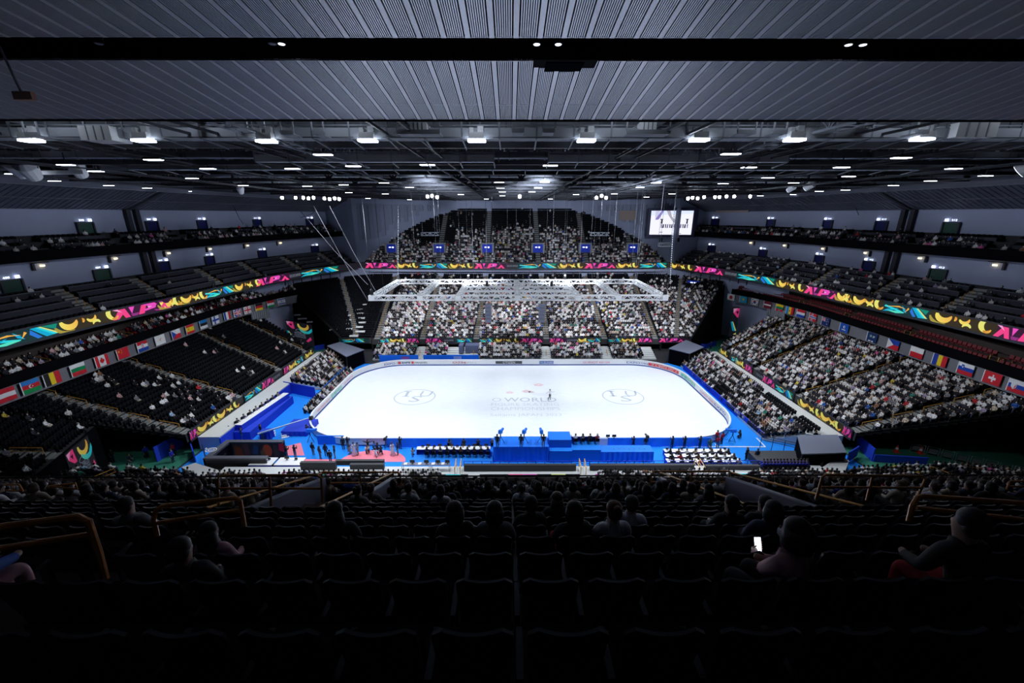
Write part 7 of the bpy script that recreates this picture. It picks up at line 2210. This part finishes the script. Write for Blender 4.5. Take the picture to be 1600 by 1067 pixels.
# black tip-up seat seen from behind
def shell(hw, z0, z1, th, r, lean, curve, y0=0.0):
    """a curved back panel with rounded upper corners"""
    nu, nv = 8, 9
    vs = []
    for side in (0, 1):
        for j in range(nv + 1):
            v = (j / nv) ** 0.6
            z = z0 + (z1 - z0) * v
            w = hw if z < z1 - r else hw - r + math.sqrt(max(0, r * r - (z - z1 + r) ** 2))
            w *= 0.93 + 0.07 * v
            for i in range(nu + 1):
                u = -1 + 2 * i / nu
                y = y0 - lean * (z - z0) - curve * (1 - u * u) + (th if side == 0 else 0)
                vs.append((u * w, y, z))
    n = (nu + 1) * (nv + 1); fs = []
    for j in range(nv):
        for i in range(nu):
            a = j * (nu + 1) + i
            fs.append((a + 1, a, a + nu + 1, a + nu + 2)); b = a + n
            fs.append((b, b + 1, b + nu + 2, b + nu + 1))
    per = [i for i in range(nu + 1)] + [j * (nu + 1) + nu for j in range(1, nv + 1)] + [nv * (nu + 1) + i for i in range(nu - 1, -1, -1)] + [j * (nu + 1) for j in range(nv - 1, 0, -1)]
    for q in range(len(per)):
        a, b = per[q], per[(q + 1) % len(per)]
        fs.append((a, b, b + n, a + n))
    return vs, fs
def seat_proto():
    t = thing('tip_up_chair', '', 'seat', (0, 0, 0))
    vs, fs = shell(.215, .44, 1.0, .022, .06, .22, .03, .12)
    obj('backrest', MB().add(vs, fs), M_SEAT, t, smooth=False)
    vs, fs = shell(.19, .50, .88, .045, .06, .22, .03, .15)
    obj('back_cushion', MB().add(vs, fs), M_SEATC, t)
    obj('seat_pan', MB().box((0, .25, .47), (.40, .11, .40)), M_SEATC, t)
    obj('armrest', MB().box((.25, .16, .62), (.04, .30, .03)), M_SEAT, t)
    obj('pedestal', MB().box((.25, .12, .31), (.045, .12, .62)).box((0, .12, .42), (.44, .06, .08)), M_DARKM, t)
    obj('number_plate', MB().box((-.13, -.005, .965), (.05, .006, .018)), M_STEEL, t)
    return t
VOMX = (-7.75, 6.25)
def in_vom(x, k): return any(abs(x - v) < 1.75 for v in VOMX) and 8 <= k <= 15
def aisle(x, k): return any(abs(x - v) < 0.62 for v in VOMX + (-21.0, 19.2)) and k > 15 or any(abs(x - v) < .6 for v in (-21.0, 19.2))
def seen(x, y, z):
    px, py, d = proj((x, y, z + .8))
    return d > 0 and -60 < px < 1660 and py < 1075
near = []
for k in range(NR):
    for q in range(-90, 91):
        x = -1.6 + 0.5 * q
        if in_vom(x, k) or aisle(x, k): continue
        if 2 <= k <= 6 and (abs(x + 5.9) < .5 and k in (2, 3, 4)): continue
        near.append((k, q, x))
SP = None
cnt = 0
rest = []
for k, q, x in near:
    y, z = row_y(k), row_z(k)
    vis = seen(x, y, z)
    if vis and cnt < 300:
        cnt += 1
        lab = 'black tip-up seat, %s row below the camera, %s' % (ORD[k], 'middle of the row' if q == 0 else '%s %s of the middle' % (ORD[abs(q) - 1], 'left' if q < 0 else 'right'))
        if SP is None:
            SP = seat_proto(); SP.location = (x, y, z); SP['label'] = lab; SP['group'] = 'black seats below the camera'
        else:
            dup(SP, (x, y, z), 0, lab)
    elif vis or k > 8:
        if -60 < proj((x, y, z + .8))[0] < 1660: SEATS.append((x, y, z, UP))
# people in that stand
def row_at(px, py):
    """row and seat number under a head in the photograph"""
    best = None
    for k in range(NR):
        for q in range(-90, 91):
            x = -1.6 + .5 * q
            a, b, d = proj((x, row_y(k) + .20, row_z(k) + 1.17))
            e = abs(a - px) + 2.2 * abs(b - py)
            if d > 0 and (best is None or e < best[0]): best = (e, k, q)
    return best[1], best[2]
taken = set()
special = [((955, 812), 'sit', 'white', 'auburn', 'bun', False, 'person with reddish hair up and white top, alone in the dark rows'), ((1005, 795), 'sit', 'white', 'black', 'short', False, 'person with short black hair and white shirt, in the nearer dark rows'),
           ((865, 786), 'sit', 'black', 'brown', 'long', False, 'person with long brown hair hanging down the back, right of the middle'), ((825, 792), 'sit', 'black', 'black', 'short', False, 'person with short black hair beside the long-haired one, left of her'),
           ((909, 793), 'sit', 'black', 'dark brown', 'bob', False, 'person with dark hair right of the long-haired one'), ((1222, 838), 'sit_phone', 'pink', 'black', 'bob', True, 'masked person holding up a glowing phone in the dark rows at the right'),
           ((248, 845), 'sit_lean', 'black', 'black', 'short', True, 'masked child with short black hair in the dark rows at the left'), ((320, 830), 'sit_lean', 'pink', 'black', 'long', False, 'long-haired person in a pale pink jacket beside the masked child'),
           ((1140, 787), 'sit', 'black', 'black', 'short', True, 'masked person with black hair, left of three by the right entrance wall'), ((1187, 797), 'sit', 'black', 'black', 'short', False, 'person with black hair, middle of three by the right entrance wall'),
           ((1235, 799), 'sit', 'navy', 'black', 'bob', False, 'person with black hair, right of three by the right entrance wall'), ((775, 797), 'sit', 'grey', 'black', 'bob', False, 'person with black hair seated left of the middle, nearer than the packed rows'),
           ((690, 798), 'sit', 'black', 'dark brown', 'bob', False, 'person with dark hair seated alone left of the middle'), ((552, 802), 'sit', 'black', 'black', 'long', False, 'person with long black hair by the left entrance wall'), ((1545, 852), 'sit_lean', 'black', 'black', 'short', False, 'person in black with red trousers in the dark rows at the right'),
           ((168, 790), 'sit', 'grey', 'black', 'short', False, 'person with a pale cheek seated behind the left railing'), ((-105, 850), 'sit_lean', 'blue', 'black', 'short', False, 'person in blue at the left picture edge behind the brown railing')]
for (px, py), kd, top, hc, hr, mk, lab in special:
    k, q = row_at(px, py)
    taken.add((k, q))
    base = Vector((-1.6 + .5 * q, row_y(k) + .22, row_z(k)))
    ph = at(1184, 850, d=4.5) if kd == 'sit_phone' else None
    turn = UP + (0.45 if ph else random.uniform(-.25, .25))
    rl = None
    if ph:
        rl = Matrix.Rotation(-(turn - UP), 3, 'Z') @ ((ph - base) / .95) + Vector((.0, .03, -.085))
    person(kd, base, turn, lab, top, {'sit_lean': 'pink'}.get(kd, 'black') if top != 'black' else 'red' if 'red' in lab else 'black', hr, hc, mask=mk, scale=0.78 if 'child' in lab else 0.95, reach=rl)
    if ph:
        c = ph
        t = thing('phone', 'glowing phone held up in the dark rows at the right', 'phone', c)
        Rm = Matrix.Rotation(math.radians(-25), 3, 'X')
        obj('case', MB().box((0, .006, 0), (.075, .01, .15), M=Rm), M_BLACK, t)
        obj('screen', MB().box((0, -.002, 0), (.068, .006, .142), M=Rm), M_SIGN, t)
        toL = lambda v: Matrix.Rotation(-(turn - UP), 3, 'Z') @ ((c + Rm @ Vector(v) - base) / .95)
        pr_ = bpy.data.objects[PERSON_LAST[0]]
        mb = MB()                                                   # four fingers behind the phone, the thumb in front
        for f in range(4): mb.tube([toL(v) for v in ((.0, .045, -.085), (.046, .022, -.055 + f * .022), (.05, -.002, -.05 + f * .022), (.034, -.012, -.048 + f * .022))], [.012, .010, .009, .007], 6)
        mb.tube([toL(v) for v in ((-.01, .04, -.09), (-.045, .02, -.06), (-.045, -.006, -.03), (-.022, -.014, -.01))], [.014, .012, .010, .008], 6)
        obj('fingers', mb, M_SKIN, pr_, smooth=True)
pool = [(k, q, x) for k, q, x in near if k >= 8 and seen(x, row_y(k), row_z(k)) and (k, q) not in taken]
count_near = 0
for k, q, x in pool:
    pr = {8: .10, 9: .25}.get(k, .5 if k < 13 else .62)
    if random.random() > pr: continue
    y, z = row_y(k) + .22, row_z(k)
    if count_near < 118 and k <= 14 and abs(proj((x, y, z))[0] - 800) < 800:
        count_near += 1
        hc = random.choice(['black', 'black', 'dark brown', 'brown']); top = random.choice(['black', 'black', 'grey', 'white', 'navy', 'beige']); hr = random.choice(['short', 'bob', 'long', 'bob', 'bun'])
        person('sit', (x, y, z), UP + random.uniform(-.2, .2), 'person with %s %s hair in %s, %s row down, %s %s of the middle' % ({'bun': 'tied'}.get(hr, hr), hc.replace('dark ', ''), top, ORD[k], ORD[abs(q) - 1] if q else 'zero', 'left' if q < 0 else 'right'), top, 'black', hr, hc, mask=random.random() < .5, group='spectators in the stand below the camera', scale=0.95)
    else:
        FOLK.append((x, y - .2, z, UP))
# entrances cut in that stand: walls and rails
M_PARA = mat('blue_grey_parapet', (0.13, 0.13, 0.20), 0.45)
for s, vx in ((-1, VOMX[0]), (1, VOMX[1])):
    sd = 'left' if s < 0 else 'right'
    yb, yf = row_y(8) - .2, row_y(15) + .7
    zb, zf = row_z(8), row_z(15)
    t = thing('entrance_parapet', 'blue-grey walls round the %s entrance opening in the stand below the camera' % sd, 'parapet')
    for e in (-1.45, 1.45):
        mb = MB()
        x = vx + e
        vs = [(x - .09, yb, zb - 2.6), (x + .09, yb, zb - 2.6), (x + .09, yf, zf - .6), (x - .09, yf, zf - .6), (x - .09, yb, zb + .25), (x + .09, yb, zb + .25), (x + .09, yf, zf + .95), (x - .09, yf, zf + .95)]
        obj('side_wall', mb.add(vs, BOXF), M_PARA, t)
        obj('capping', MB().bar((x, yb, zb + .28), (x, yf, zf + .98), .2, .05), M_STEEL, t)
        obj('handrail', MB().tube([(x, yb + .3, zb + .2), (x, yb + .5, zb + .52), (x, yf - .1, zf + 1.28), (x, yf, zf + .95)], .035, 8), M_RAIL, t)
    obj('floor', MB().box((vx, (yb + yf) / 2, zf - .5), (2.9, yf - yb, .1)), M_BLACK, t)
    obj('back_wall', MB().box((vx, yb + .05, (zb + zf) / 2 - .5), (2.9, .15, zb - zf + 1.6)), M_PARA, t)
    t = thing('front_railing', 'two-bar bronze railing across the %s entrance opening' % sd, 'railing', (vx, yf + .2, zf))
    obj('frame', MB().tube([(-1.7, 0, 0), (-1.7, 0, 1.0), (-1.6, 0, 1.12), (1.6, 0, 1.12), (1.7, 0, 1.0), (1.7, 0, 0)], .04, 8).tube([(-1.7, 0, .6), (1.7, 0, .6)], .035, 8), M_RAILB, t)
    obj('post', MB().tube([(0, 0, 0), (0, 0, 1.1)], .035, 8), M_RAILB, t)
def rail(label, top, mid, post, m=M_RAILB, r=0.028):
    t = thing('railing', label, 'railing')
    obj('top_bar', MB().tube(top, r, 8), m, t)
    obj('middle_bar', MB().tube(mid, r * .9, 8), m, t)
    if post: obj('post', MB().tube(post, r, 8), m, t)
A = lambda px, py, d: at(px, py, d=d)
rail('thick bronze railing at the left picture edge, close to the camera', [A(-120, 838, 3.1), A(0, 823, 3.2), A(122, 807, 3.35), A(138, 814, 3.36), A(154, 862, 3.36), A(165, 905, 3.36)], [A(-120, 874, 3.12), A(0, 857, 3.22), A(143, 835, 3.36)], None)
rail('bronze railing at the left above the seats, second from the camera', [A(246, 838, 5.0), A(240, 812, 5.0), A(243, 798, 5.0), A(252, 791, 5.02), A(368, 778, 5.2), A(375, 782, 5.2), A(382, 822, 5.2)], [A(246, 817, 5.0), A(375, 797, 5.2)], None)
rail('long bronze railing at the right above the seats', [A(1420, 815, 4.6), A(1426, 790, 4.6), A(1434, 777, 4.62), A(1442, 775, 4.64), A(1600, 786, 4.75), A(1720, 794, 4.85)], [A(1431, 793, 4.62), A(1600, 812, 4.75), A(1720, 824, 4.85)], None)
rail('bronze railing frame at the left, right behind the shelter view', [A(342, 790, 9.0), A(340, 748, 9.0), A(345, 743, 9.0), A(495, 742, 9.3), A(502, 747, 9.3), A(504, 785, 9.3)], [A(341, 763, 9.0), A(503, 763, 9.3)], [A(421, 743, 9.15), A(424, 790, 9.15)])
rail('bronze railing frame at the right, in front of the corner landing', [A(1275, 780, 9.0), A(1285, 745, 9.0), A(1290, 742, 9.0), A(1442, 744, 9.3), A(1446, 749, 9.3), A(1434, 775, 9.3)], [A(1280, 761, 9.0), A(1440, 762, 9.3)], [A(1364, 744, 9.15), A(1354, 782, 9.15)])
rail('thin bronze railing at the far left, between dark heads', [A(0, 766, 12), A(2, 757, 12), A(30, 757, 12), A(36, 768, 12)], [A(0, 766, 12), A(35, 767, 12)], None)
rail('thin bronze railing at the left, between dark heads', [A(75, 760, 12), A(118, 755, 12.2), A(121, 765, 12.2)], [A(82, 760, 12), A(121, 764, 12.2)], None)
rail('bronze railing at the right picture edge, between dark heads', [A(1573, 765, 11), A(1578, 752, 11), A(1620, 751, 11)], [A(1575, 760, 11), A(1620, 760, 11)], None)

# ------------------------------------------------------------------ the crowd and the many far seats, each one object
def template(parts):
    V, Fc, C = [], [], []
    for vs, fs, cat in parts:
        o = len(V); V += vs
        Fc += [tuple(i + o for i in f) for f in fs]; C += [cat] * len(fs)
    return np.array(V, dtype=np.float32), Fc, np.array(C)
def mbparts(fn, cat):
    m = MB(); fn(m); return [tuple(v) for v in m.v], m.f, cat
def taper(m, c0, s0, c1, s1):
    vs = []
    for c, s in ((c0, s0), (c1, s1)):
        for a, b in ((-1, -1), (1, -1), (1, 1), (-1, 1)): vs.append((c[0] + a * s[0] / 2, c[1] + b * s[1] / 2, c[2]))
    m.add(vs, BOXF)
# local: faces +y
fp = [mbparts(lambda m: m.ball((0, .02, 1.22), (.095, .11, .125), 8), 0),
      mbparts(lambda m: m.ball((0, .075, 1.20), (.072, .07, .095), 6), 1),
      mbparts(lambda m: m.ball((0, .115, 1.165), (.052, .04, .045), 6), 2),
      mbparts(lambda m: (taper(m, (0, .0, .46), (.34, .26), (0, 0, .78), (.38, .24)), taper(m, (0, 0, .78), (.38, .24), (0, 0, 1.05), (.30, .16)), taper(m, (0, .01, 1.04), (.11, .11), (0, .02, 1.13), (.1, .1))), 3),
      mbparts(lambda m: (m.bar((.21, 0, .98), (.25, .08, .72), .11), m.bar((-.21, 0, .98), (-.25, .08, .72), .11), m.bar((.25, .08, .72), (.08, .32, .66), .09), m.bar((-.25, .08, .72), (-.08, .32, .66), .09)), 3),
      mbparts(lambda m: (m.bar((.1, 0, .52), (.12, .45, .52), .15), m.bar((-.1, 0, .52), (-.12, .45, .52), .15), m.bar((.12, .43, .5), (.12, .42, .06), .11), m.bar((-.12, .43, .5), (-.12, .42, .06), .11)), 4),
      mbparts(lambda m: m.ball((0, .36, .66), (.10, .06, .05), 6), 1)]
TV, TF, TC = template(fp)
def scatter(name, label, cat, pts, TV, TF, TC, colours, m, size=(0.94, 1.06), jit=0.25):
    """many copies of one template in one mesh; colours(n) gives an array n x categories x 3"""
    P = np.array(pts, dtype=np.float32); n = len(P)
    a = P[:, 3] - PI / 2 + rng.uniform(-jit, jit, n)
    c, s = np.cos(a)[:, None], np.sin(a)[:, None]
    sc_ = rng.uniform(*size, n)[:, None]
    x = TV[None, :, 0] * sc_; y = TV[None, :, 1] * sc_; z = TV[None, :, 2] * sc_
    V = np.stack([P[:, 0:1] + x * c - y * s, P[:, 1:2] + x * s + y * c, P[:, 2:3] + z], axis=2).reshape(-1, 3)
    ln = np.array([len(f) for f in TF]); flat = np.concatenate([np.array(f) for f in TF])
    nv = len(TV)
    loops = (flat[None, :] + (np.arange(n) * nv)[:, None]).ravel()
    tot = np.tile(ln, n); st = np.concatenate([[0], np.cumsum(tot)[:-1]])
    me = bpy.data.meshes.new(name)
    me.vertices.add(len(V)); me.vertices.foreach_set('co', V.ravel().astype(np.float32))
    me.loops.add(len(loops)); me.loops.foreach_set('vertex_index', loops.astype(np.int32))
    me.polygons.add(len(tot)); me.polygons.foreach_set('loop_start', st.astype(np.int32)); me.polygons.foreach_set('loop_total', tot.astype(np.int32))
    col = colours(n)[:, TC, :].reshape(-1, 3)
    at_ = me.attributes.new('tint', 'FLOAT_COLOR', 'FACE')
    at_.data.foreach_set('color', np.concatenate([col, np.ones((len(col), 1))], axis=1).astype(np.float32).ravel())
    me.materials.append(m)
    me.update(calc_edges=True); me.validate()
    o = bpy.data.objects.new(name, me); COL.objects.link(o)
    return tag(o, label, cat, kind='stuff')
def crowd_colours(n):
    hair = np.array([(.012, .01, .01), (.02, .014, .012), (.035, .02, .014), (.06, .035, .02), (.2, .2, .2)])[rng.choice(5, n, p=[.45, .25, .17, .08, .05])]
    skin = np.array([(.62, .42, .33), (.55, .36, .27), (.68, .5, .42)])[rng.choice(3, n)]
    mask = np.where((rng.random(n) < .75)[:, None], np.array([[.82, .83, .86]]), skin)
    tops = np.array([(.80, .80, .82), (.62, .60, .60), (.015, .015, .02), (.03, .03, .045), (.22, .22, .25), (.55, .46, .36), (.62, .38, .40), (.5, .03, .04), (.03, .1, .38), (.32, .16, .10), (.05, .25, .2), (.65, .5, .08), (.62, .12, .35), (.35, .5, .68), (.4, .33, .5)])
    top = tops[rng.choice(len(tops), n, p=[.25, .10, .31, .14, .07, .025, .03, .013, .013, .01, .008, .005, .006, .01, .01])] * rng.uniform(.85, 1.1, n)[:, None]
    legs = np.array([(.015, .015, .02), (.04, .05, .09), (.25, .24, .24), (.5, .45, .38)])[rng.choice(4, n, p=[.5, .25, .15, .1])]
    return np.clip(np.stack([hair, skin, mask, top, legs], axis=1), 0, 1)
print('crowd', len(FOLK), 'seats', len(SEATS))
scatter('crowd', 'the thousands of seated spectators filling the stands round the ice', 'crowd', FOLK, TV, TF, TC, crowd_colours, M_CROWD)
sp_ = [mbparts(lambda m: taper(m, (0, -.20, .36), (.42, .05), (0, -.29, .84), (.42, .04)), 0), mbparts(lambda m: m.box((0, -.10, .58), (.40, .10, .38)), 1), mbparts(lambda m: m.box((.24, -.05, .32), (.04, .3, .6)), 1)]
SV, SF, SC = template(sp_)
def seat_colours(n):
    a = np.array([.006, .0065, .010]) * rng.uniform(.8, 1.3, n)[:, None]
    return np.stack([a, a * .8], axis=1)
SEATS = [s for s in SEATS]
scatter('arena_seats', 'the many rows of black seats in the stands round the ice', 'seats', SEATS, SV, SF, SC, seat_colours, mat_attr('seat_colour', rough=0.7, spec=0.1), (1, 1), 0.0)
# red seats of the narrow balconies
def red_colours(n):
    a = np.array([.17, .012, .02]) * rng.uniform(.8, 1.2, n)[:, None]
    return np.stack([a, a * .7], axis=1)
if GATE[-1]:
    scatter('balcony_seats', 'the dark red seats of the narrow left balcony', 'seats', GATE[-1], SV, SF, SC, red_colours, mat_attr('seat_colour'), (1, 1), 0.0)
RP = None
for i, (x, y, z, a) in enumerate(GATE[1][:300]):
    row = 'front' if z < 11.4 else 'back'
    lab = 'dark red seat, %s row of the right balcony, %s from the camera end' % (row, ORD[i if row == 'front' else i - sum(1 for g in GATE[1] if g[2] < 11.4)])
    if RP is None:
        RP = thing('balcony_chair', lab, 'chair', (x, y, z), a - UP, 'red seats on the narrow right balcony')
        obj('backrest', MB().add(*[(m.v, m.f) for m in [MB()] if not taper(m, (0, -.20, .36), (.46, .06), (0, -.28, .86), (.46, .05))][0]), M_RED, RP)
        obj('cushion', MB().box((0, -.02, .42), (.46, .42, .10)), M_RED, RP)
    else:
        dup(RP, (x, y, z), a - UP, lab)
